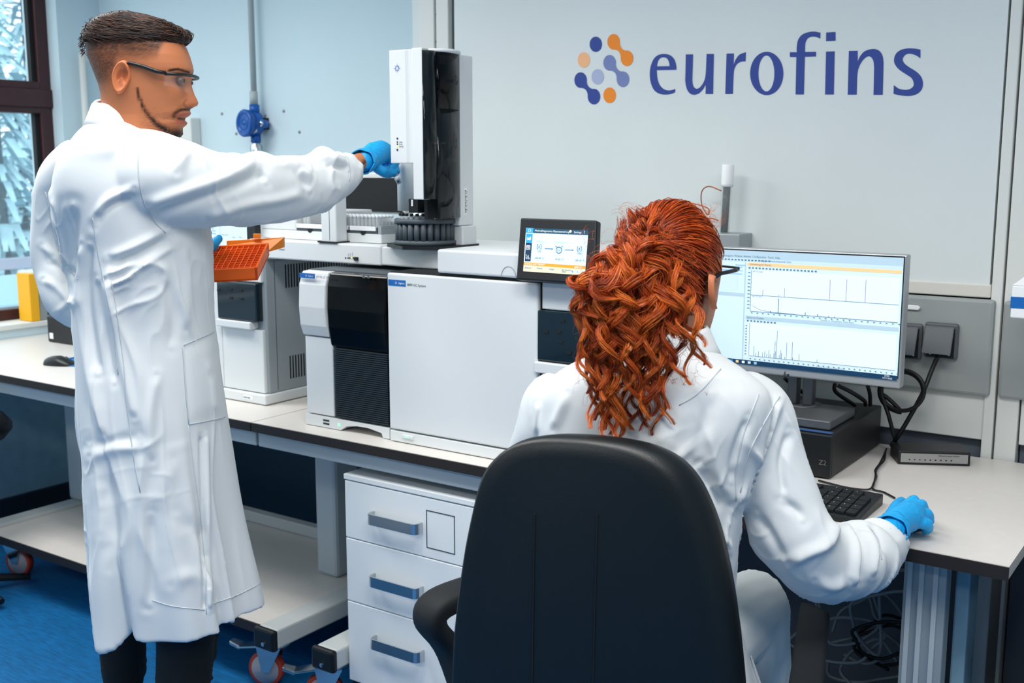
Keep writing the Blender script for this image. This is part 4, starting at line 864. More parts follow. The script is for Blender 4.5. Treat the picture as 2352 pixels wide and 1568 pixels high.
# stand
cxs = ony(1843, 900, MYF + 0.1)[0]
for dx_ in (-0.021, 0.017): box('stand_column', (cxs + dx_ - 0.012, MYF + 0.085, PZ + 0.022), (cxs + dx_ + 0.012, MYF + 0.115, MZ0 + 0.12), M_STAND, mo, bevel=0.003)
box('stand_bracket', (cxs - 0.04, MYF + 0.036, MZ0 + 0.08), (cxs + 0.04, MYF + 0.086, MZ0 + 0.16), M_BLACK, mo)
sb = box('stand_base', (-1.03, PY0 + 0.035, PZ + 0.001), (-0.798, PY0 + 0.215, PZ + 0.022), M_STAND, mo, bevel=0.003)
MB().lathe([(0.046, 0), (0.046, 0.001)], (cxs, MYF + 0.10, PZ + 0.022), (0, 0, 1), 36).build('swivel_disc', M_STAND, sb, True)

# ---- network switch
sw = thing('network_switch', 'flat black network switch with grey front strip on the desk', 'switch', (-0.62, 2.68, BZ))
a = onz(2062, 1066, BZ); b = onz(2228, 1071, BZ); ux = b - a; L_ = np.linalg.norm(ux); ux /= L_; uy = np.array([-ux[1], ux[0], 0]); hh = 0.034; dp = 0.085
p8 = [a, b, b + uy * dp, a + uy * dp]; up = np.array([0, 0, hh])
MB().hexa(p8 + [p + up for p in p8]).build('case', M_PC, sw, bevel=0.002)
f0 = a + ux * 0.006 - uy * 0.0008 + [0, 0, 0.006]; f1 = b - ux * 0.006 - uy * 0.0008 + [0, 0, 0.006]; fh = np.array([0, 0, 0.022])
fp2 = MB().add([f0, f1, f1 + fh, f0 + fh], [(0, 1, 2, 3)]).build('front_strip', mat('switch_strip', '#9a9a97', 0.45), sw)
text('OfficeConnect Switch', f0 + ux * 0.085 - uy * 0.0004 + [0, 0, 0.016], ux, (0, 0, 1), 0.0055, M_INK, fp2)
for k in range(9): MB().obox(f0 + ux * (0.02 + 0.012 * k) - uy * 0.0005 + [0, 0, 0.007], ux * 0.0016, uy * 0.0003, (0, 0, 0.0012)).build('port_light', M_INK, fp2)

# ---- keyboard
def keyboard(name, org, ux, uy, W_, D_, z, label, rows=5, cols=19, tilt=0.012, slim=0.012):
    ux = np.array(ux, float); uy = np.array(uy, float); o = np.array([org[0], org[1], z]); t = thing(name, label, 'keyboard', o + ux * W_ / 2 + uy * D_ / 2)
    zz = np.array([0, 0, 1.0]); b = [o, o + ux * W_, o + ux * W_ + uy * D_, o + uy * D_]
    tp = [b[0] + zz * slim, b[1] + zz * slim, b[2] + zz * (slim + tilt), b[3] + zz * (slim + tilt)]
    MB().hexa(b + tp).build('case', M_BLACK, t, bevel=0.003)
    kw = (W_ - 0.02) / cols; kd = (D_ - 0.03) / rows
    proto = None
    nrm = np.cross(ux, uy * D_ + zz * tilt); nrm /= np.linalg.norm(nrm)
    if nrm[2] < 0: nrm = -nrm
    sl = uy + zz * tilt / D_
    mb = MB().obox((0, 0, 0.003), ux * kw * 0.44, sl * kd * 0.43, nrm * 0.003)
    for r in range(rows):
        for c_ in range(cols):
            if c_ in (14, 18) and cols > 16 and r > 3: continue
            p = o + ux * (0.01 + kw * (c_ + 0.5)) + uy * (0.012 + kd * (r + 0.5)) + zz * (slim + tilt * (0.012 + kd * (r + 0.5)) / D_)
            if proto is None:
                proto = link_mesh('key', [np.array(v) + p for v in mb.v], mb.f, M_BLACKM, t, bevel=0.0008); pl = p
                k0 = proto
            else:
                k = k0.copy(); col.objects.link(k); k.parent = t; k.location = Vector(tuple(p - pl))
            if cols > 15 and c_ >= 15 and r < 5:
                text('789-456+123 0.* /'[(r * 4 + c_ - 15) % 16], p - ux * kw * 0.2 + uy * kd * 0.02 + nrm * 0.0067, ux, sl, 0.006, M_PANEL, t, 'key_mark')
    return t
kr = onz(1972, 1192, BZ + 0.014); keyboard('keyboard', (kr[0] - 0.44, kr[1], 0), (1, 0, 0), (0, 1, 0), 0.44, 0.165, BZ + 0.001, 'black wired keyboard on the desk beside the seated woman')

# ---- mouse under the blue gloved hand and its cable
ms = thing('computer_mouse', 'black computer mouse under the seated woman\'s gloved hand', 'mouse', (-0.50, 2.10, BZ))
def mouse(t, c, ang, s=1.0):
    c = np.array(c); d = np.array([math.cos(ang), math.sin(ang), 0]); w = np.array([-d[1], d[0], 0]); rings = []
    V = []; F = []; nn = 20; K = 12
    for i in range(K + 1):
        a = math.pi * i / K; x = -math.cos(a) * 0.055 * s; wd = math.sin(a) ** 0.55 * 0.030 * s; hg = (math.sin(a) ** 0.6) * (0.030 if x < 0 else 0.030 - 0.25 * x) * s
        for k in range(nn):
            th = math.pi * k / (nn - 1); V.append(c + d * x + w * wd * math.cos(th) + np.array([0, 0, max(0.001, hg * math.sin(th) ** 0.8)]))
    F = [(i * nn + k, i * nn + k + 1, (i + 1) * nn + k + 1, (i + 1) * nn + k) for i in range(K) for k in range(nn - 1)]
    F += [(i * nn, (i + 1) * nn, (i + 1) * nn + nn - 1, i * nn + nn - 1) for i in range(K)]
    link_mesh('shell', V, F, M_BLACK, t, True)
    MB().lathe([(0.007, -0.003), (0.007, 0.003)], c + d * 0.025 * s + [0, 0, 0.022 * s], w, 14).build('scroll_wheel', M_MGREY, t)
mq = onz(2080, 1192, BZ + 0.02); mouse(ms, (mq[0], mq[1], BZ + 0.001), math.radians(60), 0.85)
def cable(name, pts, r, m, label, cat='cable', k=8, group=None):
    return tag(MB().tube(cat_rom(pts, k), r, 8).build(name, m, smooth=True), label, cat, group)
zc_ = BZ + 0.004
cable('mouse_cable', [onz(2055, 1143, zc_), onz(2030, 1130, zc_), onz(2004, 1121, zc_), onz(2013, 1095, zc_), onz(2010, 1080, zc_), onz(2020, 1065, zc_), onz(2030, 1045, zc_), onz(2036, 1030, zc_ + 0.002), ], 0.0022, M_CABLE, 'thin black mouse cable twisting across the desk')
cable('keyboard_cable', [onz(1880, 1103, zc_), onz(1940, 1118, zc_), onz(1985, 1124, zc_), onz(2003, 1119, zc_ + 0.002), onz(2010, 1098, zc_ + 0.004), onz(2014, 1076, zc_ + 0.003), onz(2030, 1058, zc_ + 0.004), onz(2034, 1040, zc_ + 0.004)], 0.0022, M_CABLE, 'thin black keyboard cable running along the keyboard edge')
YC = 2.70
pw = cable('power_cable', [(skx, sky - 0.025, skz + 0.012), ony(2140, 850, YC + 0.03), ony(2118, 905, YC), ony(2085, 965, YC), ony(2056, 1012, YC), onz(2048, 1022, BZ + 0.012)], 0.0058, M_CABLE, 'thick black power cable dropping from the right socket')
lpth = []
for a in np.linspace(0, 4 * math.pi, 26)[2:-1]:
    r_ = 1 + 0.05 * math.sin(a * 0.5); lpth.append(ony(2072 + 50 * r_ * math.cos(a + 0.6), 898 + 46 * r_ * math.sin(a + 0.6), YC + 0.01 * math.sin(a * 0.7)))
cable('coiled_cable', [ony(2056, 1010, YC - 0.01), ony(2040, 950, YC - 0.01), ony(2026, 905, YC)] + lpth, 0.0052, M_CABLE, 'black power cable coiled in loops behind the monitor', k=4)
for i, (pts, lab) in enumerate((([ony(1918, 880, 2.62), ony(1920, 900, 2.63), (-0.83, 2.70, PZ + 0.006)], 'short black cable hanging behind the monitor stand'), ([ony(1925, 885, 2.60), ony(1955, 900, 2.62), ony(1985, 920, 2.66), ony(1988, 930, 2.68)], 'black cable with pale plug end behind the monitor'), ([ony(1993, 885, 2.66), ony(1998, 905, 2.68), ony(1999, 930, 2.7)], 'black cable dropping at the right corner of the computer'))):
    cable('monitor_cable', pts, 0.005, M_CABLE, lab)
cable('monitor_cable', [ony(1802, 868, 2.6), ony(1822, 885, 2.62), ony(1850, 905, 2.66)], 0.005, M_CABLE, 'black cable passing behind the monitor column')
# tangle of cables on the floor under the desk
for i in range(10):   # loops hanging in front of the grey panel under the desk
    rg = np.random.default_rng(100 + i); cx_, cy_ = rg.uniform(1900, 2060), rg.uniform(1360, 1540); pts = []; ax_, ay_ = rg.uniform(60, 110), rg.uniform(40, 90); yy_ = 2.48 + 0.022 * i; a0 = rg.uniform(0, 6.28)
    for k in range(10):
        a = a0 + k * 0.62; f_ = 1 + 0.12 * math.sin(2.3 * k + i); q = ony(cx_ + ax_ * f_ * math.cos(a), cy_ + ay_ * f_ * math.sin(a), yy_ + 0.01 * math.sin(k)); q[2] = max(q[2], 0.125); pts.append(q)
    if i < 3: pts = [np.array([pts[0][0], yy_, 0.77]), np.array([pts[0][0] - 0.01, yy_, 0.55])] + pts
    cable('floor_cable', pts, 0.0042, M_CABLEG if i % 4 else M_CABLE, 'loose cable looping in the tangle under the desk', 'cable', 6, 'cable tangle under the desk')

# ---- clear tube with dark rods, copper tubing and its box on the chromatograph
hb = thing('grey_block', 'grey metal block on the wall behind the woman\'s head, carrying a clear tube', 'box', (-1.17, 2.76, 1.28))
q0, q1 = ony(1640, 538, 2.72), ony(1699, 538, 2.72)
box('block', (q0[0], 2.72, 1.26), (q1[0], YP + 0.006, q1[2]), M_ALU, hb, bevel=0.003)
tb = thing('desiccant_tube', 'clear upright tube with dark filling and white cap', 'tube', (ony(1672, 530, 2.75)[0], 2.75, q1[2]))
tx0 = ony(1663, 535, 2.75); tx1 = ony(1672, 392, 2.75); tdir = np.array([(tx1 - tx0)[0], 0.0, (tx1 - tx0)[2]]); tl_ = np.linalg.norm(tdir); tdir /= tl_; ob = np.array([tx0[0], 2.75, q1[2]])
MB().lathe([(0.0142, 0), (0.0142, 0.139), (0.0131, 0.139), (0.0131, 0.001)], ob, tdir, 24).build('tube_wall', M_TGLASS, tb, True)
for k in range(6):
    a = k * math.pi / 3; MB().tube([ob + [0.0068 * math.cos(a), 0.0068 * math.sin(a), 0.002], ob + tdir * 0.134 + [0.0068 * math.cos(a), 0.0068 * math.sin(a), 0]], 0.0036, 8).build('rod', M_DK, tb)
MB().lathe([(0.016, 0.123), (0.0163, 0.131), (0.0163, 0.180), (0.0154, 0.182)], ob, tdir, 24).build('cap', M_WHITE, tb, True)
cable('copper_line', [ony(1545, 472, 2.74), ony(1580, 466, 2.74), ony(1622, 476, 2.74), ony(1629, 487, 2.74), ony(1624, 492, 2.745), ony(1612, 470, 2.75), ony(1612, 440, 2.75), ony(1628, 428, 2.75), ony(1657, 438, 2.75)], 0.0016, M_COPPER, 'thin copper tubing curling above the woman\'s head', 'tubing')
cable('copper_line', [ony(1600, 505, 2.745), ony(1630, 501, 2.745), ony(1650, 506, 2.75)], 0.0016, M_COPPER, 'short copper tubing at the foot of the clear tube', 'tubing')

# ================================================================== LEFT BENCH THINGS
lpc = thing('desktop_computer', 'black desktop computer at the window end of the bench', 'computer', (-3.87, 2.65, BZ))
box('case', (-4.06, 2.54, BZ + 0.001), (-3.72, 2.90, 0.905), M_PC, lpc, bevel=0.004)
q = ony(118, 771, 2.539); box('sticker', (q[0] - 0.012, 2.5385, q[2] - 0.012), (q[0] + 0.012, 2.5405, q[2] + 0.012), M_WHITE, lpc); text('Z2', ony(166, 767, 2.5385), (1, 0, 0), (0, 0, 1), 0.014, M_PANEL, lpc)
keyboard('keyboard', (-4.09, 2.56), (1, 0, 0), (0, 1, 0), 0.36, 0.14, 0.906, 'black keyboard lying on the computer at the window', rows=5, cols=15)
pm = onz(165, 832, BZ + 0.001)
pad = MB().prism([(pm[0] + 0.02 + 0.11 * math.cos(a), pm[1] + 0.03 + 0.09 * math.sin(a), BZ + 0.0005) for a in np.linspace(0, 2 * math.pi, 33)[:-1]], (0, 0, 0.003)).build('mouse_pad', mat('pad_blue', '#1e74c0', 0.6, var=0.25, vscale=40)); tag(pad, 'round blue mouse pad on the left bench', 'mouse pad')
m2 = onz(132, 838, BZ + 0.001)
lm = thing('computer_mouse', 'black computer mouse on the left bench by the blue pad', 'mouse', (m2[0], m2[1], BZ)); mouse(lm, (m2[0], m2[1] + 0.01, BZ + 0.0005), math.radians(20), 1.1)
cable('mouse_cable', [onz(160, 825, zc_), onz(175, 818, zc_), onz(192, 810, zc_)], 0.002, M_CABLE, 'thin black cable from the mouse on the left bench')
yb0, yb1 = onx(62, 738, XL + 0.04), onx(100, 700, XL + 0.04)
zs = 0.896
zs = 0.859
yx = MB().obox((XL + 0.012, 2.618, zs + 0.10), (0.045, 0, 0), (0, 0.020, 0), (0, 0, 0.10)).build('yellow_box', M_YEL, bevel=0.002); tag(yx, 'yellow cardboard box standing upright on the window sill', 'box')
yg = MB().obox((XL + 0.008, 2.69, zs + 0.098), (0.044, 0, 0), (0, 0.048, 0), (0, 0, 0.098)).build('grey_box', M_GCARD, bevel=0.002); tag(yg, 'grey printed box beside the yellow box on the sill', 'box')
# black dish on the tray
q = onz(205, 1165, 0.205) + [0.07, 0.0, 0.0]; bw_ = MB().lathe([(0.03, 0), (0.055, 0.03), (0.058, 0.032), (0.052, 0.030), (0.028, 0.004)], (q[0], q[1], 0.2048), (0, 0, 1), 28).build('black_dish', M_BLACK, smooth=True); tag(bw_, 'small black dish on the low tray of the bench', 'dish')
# black knob of something at the left edge
q = onz(0, 985, 0.62); kb = thing('stool', 'black round stool seat cut off by the left edge', 'stool', (q[0] - 0.17, q[1] - 0.05, 0))
sc_ = np.array([q[0] - 0.165, q[1] - 0.06, 0.0]); zst = q[2]
MB().lathe([(0.02, -0.05), (0.15, -0.05), (0.175, -0.02), (0.175, 0.0), (0.15, 0.03), (0.02, 0.034)], sc_ + [0, 0, zst], (0, 0, 1), 36).build('seat', M_LEATHER, kb, True)
MB().tube([sc_ + [0, 0, 0.06], sc_ + [0, 0, zst - 0.04]], 0.02, 14).build('column', M_CHROME, kb, True)
for k in range(5):
    a = k * 2 * math.pi / 5; MB().tube([sc_ + [0, 0, 0.07], sc_ + [0.2 * math.cos(a), 0.2 * math.sin(a), 0.03]], [0.018, 0.012], 8).build('leg', M_BLACK, kb)

# ================================================================== ORANGE RACK (held by the man)
def rk(px, py, dh): return vp(px, py, dh)
A, B, Cc, D_ = rk(448, 622, 2.62), rk(590, 615, 2.62), rk(617, 558, 2.72), rk(486, 561, 2.72)
C_true = B + (Cc - B); D_ = A + (Cc - B)
nu = np.cross(B - A, Cc - B); nu /= np.linalg.norm(nu); nu = nu if nu[2] > 0 else -nu
ru = (B - A); rv = (Cc - B); RU = np.linalg.norm(ru); RV = np.linalg.norm(rv)
dw = np.array([0, 0, -0.030]) + FWH * 0.004
rack = thing('vial_rack', 'open orange plastic vial rack held by the standing man', 'rack', A + ru / 2 + rv / 2 + dw)
P_ = lambda u, v, d=0.0, A=A, ru=ru, rv=rv, dw=dw: A + ru * u + rv * v + dw * d
mb = MB(); th_ = 0.035
for (u0, v0, u1, v1) in ((0, 0, 1, th_), (0, 1 - th_, 1, 1), (0, 0, th_, 1), (1 - th_, 0, 1, 1)):
    mb.hexa([P_(u0, v0, 1), P_(u1, v0, 1), P_(u1, v1, 1), P_(u0, v1, 1), P_(u0, v0), P_(u1, v0), P_(u1, v1), P_(u0, v1)])
mb.hexa([P_(0, 0, 1.0), P_(1, 0, 1.0), P_(1, 1, 1.0), P_(0, 1, 1.0), P_(0, 0, 0.85), P_(1, 0, 0.85), P_(1, 1, 0.85), P_(0, 1, 0.85)])
mb.build('tray', M_ORANGE, rack)
for k in range(1, 10):
    f = th_ + (1 - 2 * th_) * k / 10; w = 0.006
    MB().hexa([P_(f - w, th_, 0.9), P_(f + w, th_, 0.9), P_(f + w, 1 - th_, 0.9), P_(f - w, 1 - th_, 0.9), P_(f - w, th_, 0.06), P_(f + w, th_, 0.06), P_(f + w, 1 - th_, 0.06), P_(f - w, 1 - th_, 0.06)]).build('divider', mat('orange_divider', '#ff6a18', 0.4), rack)
    MB().hexa([P_(th_, f - w, 0.9), P_(1 - th_, f - w, 0.9), P_(1 - th_, f + w, 0.9), P_(th_, f + w, 0.9), P_(th_, f - w, 0.1), P_(1 - th_, f - w, 0.1), P_(1 - th_, f + w, 0.1), P_(th_, f + w, 0.1)]).build('divider', mat('orange_divider', '#ff6a18', 0.4), rack)
# hinged lid behind
E0, E1 = rk(520, 553, 2.74), rk(652, 545, 2.76); F1, F0 = rk(652, 568, 2.76), rk(612, 580, 2.735)
bkv = FWH * 0.012
ld_ = MB().prism([E0 - [0, 0, 0.012], F0, F1, E1, E0], bkv).build('lid', M_ORANGEL, rack, bevel=0.001)
T0, T1 = rk(582, 537, 2.745), rk(599, 547, 2.745); MB().obox((T0 + T1) / 2, RT * 0.009, FWH * 0.004, (0, 0, 0.006)).build('latch', M_ORANGEL, ld_, bevel=0.001)
rv_ = P_(0.16, 0.93, -0.1)
cv2 = thing('sample_vial', 'single white-capped vial standing in the orange rack', 'vial', P_(0.14, 0.88, 0.8))
MB().lathe([(0.0052, 0), (0.0052, 0.020), (0.004, 0.022)], P_(0.14, 0.88, 0.8), (0, 0, 1), 12).build('glass', M_CGLASS, cv2, True)
MB().lathe([(0.0062, 0.022), (0.0062, 0.032), (0.005, 0.033)], P_(0.14, 0.88, 0.8), (0, 0, 1), 14).build('cap', M_WHITE, cv2, True)

# ================================================================== OFFICE CHAIR
CH = 1.60   # distance of the backrest
def chp(px, py, dh=CH): return vp(px, py, dh)
bcen = chp(1360, 1560, CH + 0.16); seatc = np.array([bcen[0] - 0.0, bcen[1] + 0.02, 0])
seatc = chp(1400, 1400, CH + 0.26); seatc[2] = 0.50
chair = thing('office_chair', 'black padded office chair with tall rounded backrest', 'chair', (seatc[0], seatc[1], 0))
# backrest: outline in its own plane, lofted front to back with rounded rim
OUT = [(1022, 1640), (1024, 1568), (1030, 1450), (1050, 1290), (1070, 1185), (1090, 1105), (1115, 1060), (1160, 1022), (1220, 1005), (1300, 1004), (1380, 1012), (1450, 1028), (1510, 1058), (1555, 1105), (1588, 1170), (1612, 1240), (1635, 1340), (1652, 1450), (1665, 1568), (1670, 1640)]
ol = cat_rom([np.array([a, b, 0.0]) for a, b in OUT], 4); ol = [(p_[0], p_[1]) for p_ in ol]
oc = np.array([1345, 1400.0]); bdir = np.array([0.30, 0.954, 0.0])   # the way the chair faces
wdir = np.array([bdir[1], -bdir[0], 0])
O3 = [onplane(a, b, chp(1345, 1300), -FWH * 0.75 - bdir * 0.25) for a, b in ol]
cen3 = np.mean(O3, axis=0)
lay = [(0.0, 0.80, -0.006), (0.0, 0.93, -0.002), (0.0, 0.975, 0.006), (0, 1.0, 0.022), (0, 0.995, 0.040), (0, 0.97, 0.056), (0, 0.90, 0.068), (0, 0.70, 0.076)]
V = []; NN = len(O3)
for _, s_, dd in lay:
    for p_ in O3: V.append(cen3 + (p_ - cen3) * s_ + bdir * dd)
F = [(i * NN + k, i * NN + (k + 1) % NN, (i + 1) * NN + (k + 1) % NN, (i + 1) * NN + k) for i in range(len(lay) - 1) for k in range(NN)]
F += [tuple(range(NN - 1, -1, -1)), tuple((len(lay) - 1) * NN + k for k in range(NN))]
bk_ = link_mesh('backrest', V, F, M_LEATHER, chair, True)
nb = -FWH * 0.75 - bdir * 0.25; nb /= np.linalg.norm(nb)
for x0, x1 in ((1228, 1222), (1372, 1362)):
    MB().tube([onplane(x0, 1180, chp(1345, 1300) + nb * 0.0065, nb), onplane((x0 + x1) / 2, 1350, chp(1345, 1300) + nb * 0.007, nb), onplane(x1, 1568, chp(1345, 1300) + nb * 0.0065, nb)], 0.0012, 6).build('seam', M_BLACKM, bk_)
# seat pad
seat = []
V = []; nn = 32
for zz, s_ in ((0.43, 0.85), (0.44, 0.97), (0.47, 1.0), (0.49, 0.97), (0.503, 0.85), (0.505, 0.4)):
    for k in range(nn):
        a = 2 * math.pi * k / nn; ca_, sa_ = math.cos(a), math.sin(a); e = 0.55
        V.append(seatc * [1, 1, 0] + wdir * 0.24 * s_ * math.copysign(abs(ca_) ** e, ca_) + bdir * 0.23 * s_ * math.copysign(abs(sa_) ** e, sa_) + [0, 0, zz])
F = [(i * nn + k, i * nn + (k + 1) % nn, (i + 1) * nn + (k + 1) % nn, (i + 1) * nn + k) for i in range(5) for k in range(nn)] + [tuple(range(nn - 1, -1, -1)), tuple(5 * nn + k for k in range(nn))]
link_mesh('seat', V, F, M_LEATHER, chair, True)
sc3 = np.array([seatc[0], seatc[1], 0])
MB().lathe([(0.03, 0.07), (0.03, 0.3), (0.022, 0.3), (0.022, 0.43)], sc3, (0, 0, 1), 18).build('gas_lift', M_BLACK, chair, True)
MB().prism([sc3 - wdir * 0.03 - bdir * 0.34 + [0, 0, 0.40], sc3 + wdir * 0.03 - bdir * 0.34 + [0, 0, 0.40], sc3 + wdir * 0.03 + [0, 0, 0.40], sc3 - wdir * 0.03 + [0, 0, 0.40]], (0, 0, 0.028)).build('back_arm', M_BLACK, chair)
for k in range(5):
    a = k * 2 * math.pi / 5 + 0.3; d = np.array([math.cos(a), math.sin(a), 0])
    lgk = MB().tube([sc3 + [0, 0, 0.11], sc3 + d * 0.16 + [0, 0, 0.105], sc3 + d * 0.29 + [0, 0, 0.075]], [0.03, 0.024, 0.016], 10).build('leg', M_BLACK, chair, True)
    for sg in (-1, 1): MB().lathe([(0.022, -0.008), (0.027, -0.006), (0.027, 0.006), (0.022, 0.008)], sc3 + d * 0.29 + np.array([-d[1], d[0], 0]) * sg * 0.014 + [0, 0, 0.0275], np.array([-d[1], d[0], 0]), 20).build('caster_wheel', M_BLACKM, lgk, True)
# armrests
def armrest(path, w, h, nm='armrest'):
    pts = cat_rom(path, 6); mb = MB(); V = []; m_ = 14
    for i, p in enumerate(pts):
        t = pts[min(i + 1, len(pts) - 1)] - pts[max(i - 1, 0)]; t /= np.linalg.norm(t); u = wdir; v = np.cross(t, u); v /= np.linalg.norm(v)
        for k in range(m_):
            a = 2 * math.pi * k / m_; ca_, sa_ = math.cos(a), math.sin(a); V.append(p + u * w * math.copysign(abs(ca_) ** 0.6, ca_) + v * h * math.copysign(abs(sa_) ** 0.6, sa_))
    F = [(i * m_ + k, i * m_ + (k + 1) % m_, (i + 1) * m_ + (k + 1) % m_, (i + 1) * m_ + k) for i in range(len(pts) - 1) for k in range(m_)] + [tuple(range(m_ - 1, -1, -1)), tuple((len(pts) - 1) * m_ + k for k in range(m_))]
    return link_mesh(nm, V, F, M_BLACKM, chair, True)
la = chp(1010, 1385, CH + 0.19)
armrest([la + bdir * 0.22 + [0, 0, 0.012], la + bdir * 0.10 + [0, 0, 0.008], la - bdir * 0.0, la - bdir * 0.02 - [0, 0, 0.03], la + bdir * 0.02 - [0, 0, 0.09], la + bdir * 0.05 + wdir * 0.06 - [0, 0, 0.2], seatc - wdir * 0.18 - [0, 0, 0.04]], 0.036, 0.020)
r0_, r1_ = chp(1872, 1400, 1.92), chp(1846, 1620, 1.64)
armrest([r0_ + [0, 0, -0.004], r0_ * 0.7 + r1_ * 0.3 + [0, 0, 0.006], r0_ * 0.3 + r1_ * 0.7 + [0, 0, 0.004], r1_, r1_ + [0.0, 0.02, -0.06], r1_ + bdir * 0.10 - wdir * 0.03 - [0, 0, 0.14], seatc + wdir * 0.18 - [0, 0, 0.04]], 0.033, 0.012)
# ================================================================== PEOPLE: tools
sstep = lambda a, b, x: np.clip((x - a) / (b - a), 0, 1) ** 2 * (3 - 2 * np.clip((x - a) / (b - a), 0, 1))
def fast_mesh(name, V, F, m, parent, smooth=True, colr=None, mats=None, midx=None):
    """numpy mesh -> object (verts in world space), optional per-vertex colour"""
    V = np.asarray(V, np.float32) - np.array(root_loc(parent), np.float32); F = np.asarray(F, np.int32); k = F.shape[1]
    me = bpy.data.meshes.new(name); me.vertices.add(len(V)); me.vertices.foreach_set('co', V.ravel())
    me.loops.add(F.size); me.loops.foreach_set('vertex_index', F.ravel()); me.polygons.add(len(F))
    me.polygons.foreach_set('loop_start', np.arange(0, F.size, k, dtype=np.int32))
    me.update(calc_edges=True); me.validate()
    for mm in (mats or [m]): me.materials.append(mm)
    if colr is not None:
        c = np.ones((len(V), 4), np.float32); c[:, :3] = colr
        at = me.color_attributes.new('Col', 'FLOAT_COLOR', 'POINT'); at.data.foreach_set('color', c.ravel())
    if smooth: me.shade_smooth()
    o = bpy.data.objects.new(name, me); col.objects.link(o); o.parent = parent
    return o
def interp(keys, K):
    """Catmull-Rom resample of rows of numbers"""
    A = np.array(keys, float); P = np.vstack([2 * A[0] - A[1], A, 2 * A[-1] - A[-2]]); n_ = len(A) - 1; out = []
    for t in np.linspace(0, n_, K):
        i = min(int(t), n_ - 1); u = t - i; a, b, c, d = P[i], P[i + 1], P[i + 2], P[i + 3]
        out.append(0.5 * (2 * b + (c - a) * u + (2 * a - 5 * b + 4 * c - d) * u * u + (3 * b - a - 3 * c + d) * u ** 3))
    return np.array(out)
def grid_faces(r, n, caps=True):
    i, k = np.meshgrid(np.arange(r - 1), np.arange(n), indexing='ij'); i = i.ravel(); k = k.ravel()
    F = [tuple(x) for x in np.stack([i * n + k, i * n + (k + 1) % n, (i + 1) * n + (k + 1) % n, (i + 1) * n + k], 1)]
    return F
def arm_loft(mb, keys, K, disp=None, n=64, flat=1.0, tip=True):
    """keys rows: px, py, dh, radius(m). A sleeve along a path; disp(t, theta) in metres"""
    A = interp(keys, K); C = np.array([vp(a[0], a[1], a[2]) for a in A]); V = []
    T = np.gradient(C, axis=0); T /= np.linalg.norm(T, axis=1)[:, None]
    for i in range(K):
        t = T[i]; u = np.cross(t, FWH); u /= np.linalg.norm(u); w = np.cross(u, t); r = A[i, 3]; tt_ = i / (K - 1)
        for k in range(n):
            th = 2 * math.pi * k / n; rr = r + (disp(tt_, th) if disp else 0)
            V.append(C[i] + rr * (math.cos(th) * u + flat * math.sin(th) * w))
    F = grid_faces(K, n); F += [tuple(range(n - 1, -1, -1)), tuple((K - 1) * n + k for k in range(n))]
    mb.add(V, F); return C
def voxel(mb, size, smooth=4, fac=0.5):
    me = bpy.data.meshes.new('tmp'); me.from_pydata(mb.v, [], mb.f); o = bpy.data.objects.new('tmp', me); col.objects.link(o)
    r = o.modifiers.new('r', 'REMESH'); r.mode = 'VOXEL'; r.voxel_size = size
    if smooth: s = o.modifiers.new('s', 'SMOOTH'); s.factor = fac; s.iterations = smooth
    dg = bpy.context.evaluated_depsgraph_get(); ev = o.evaluated_get(dg); m2 = ev.to_mesh()
    V = np.empty(len(m2.vertices) * 3, np.float32); m2.vertices.foreach_get('co', V); V = V.reshape(-1, 3).astype(float)
    N = np.empty(len(m2.vertices) * 3, np.float32); m2.vertices.foreach_get('normal', N); N = N.reshape(-1, 3).astype(float)
    F = [tuple(p.vertices) for p in m2.polygons]; ev.to_mesh_clear(); bpy.data.objects.remove(o); bpy.data.meshes.remove(me)
    F = [f if len(f) == 4 else f + (f[-1],) for f in F]
    return V, N, F
def hash3(ix, iy, iz, s):
    h = (ix * 374761393 + iy * 668265263 + iz * 2147483647 + s * 144665) & 0x7fffffff; h = (h ^ (h >> 13)) * 1274126177 & 0x7fffffff
    return ((h ^ (h >> 16)) & 0xffff) / 65535.0
def vnoise(P, s=0):
    P = np.asarray(P, float); I = np.floor(P).astype(np.int64); f = P - I; f = f * f * (3 - 2 * f); r = 0
    for dx in (0, 1):
        for dy in (0, 1):
            for dz in (0, 1):
                w = (f[:, 0] if dx else 1 - f[:, 0]) * (f[:, 1] if dy else 1 - f[:, 1]) * (f[:, 2] if dz else 1 - f[:, 2]); r = r + w * hash3(I[:, 0] + dx, I[:, 1] + dy, I[:, 2] + dz, s)
    return r * 2 - 1
def folds(V, N, dirs, amp, freq, seed, mask=None, st=0.16, dens=0.0):
    """cloth creases: thin ridges stretched along a direction, in patches, with soft swells between"""
    d = np.array(dirs, float); d /= np.linalg.norm(d); a = np.cross(d, [0.3, 0.9, 0.1]); a /= np.linalg.norm(a); b = np.cross(d, a)
    Q = np.stack([V @ d * freq * st, V @ a * freq, V @ b * freq], 1); warp = vnoise(V * 4, seed + 5)[:, None] * 0.5
    nz = vnoise(Q + warp, seed); ridge = np.exp(-np.abs(nz / 0.10) ** 1.4); patch = sstep(-0.45 - dens, 0.25 - dens, vnoise(V * 5.5 + seed, seed + 3))
    h = 0.62 * ridge * patch + 0.45 * vnoise(Q * 0.55 + warp + 9.1, seed + 1) + 0.20 * np.exp(-np.abs(vnoise(Q * 1.9 + warp, seed + 2) / 0.10) ** 1.4) * patch
    if mask is not None: h = h * mask
    return V + N * (1.55 * amp * h)[:, None]
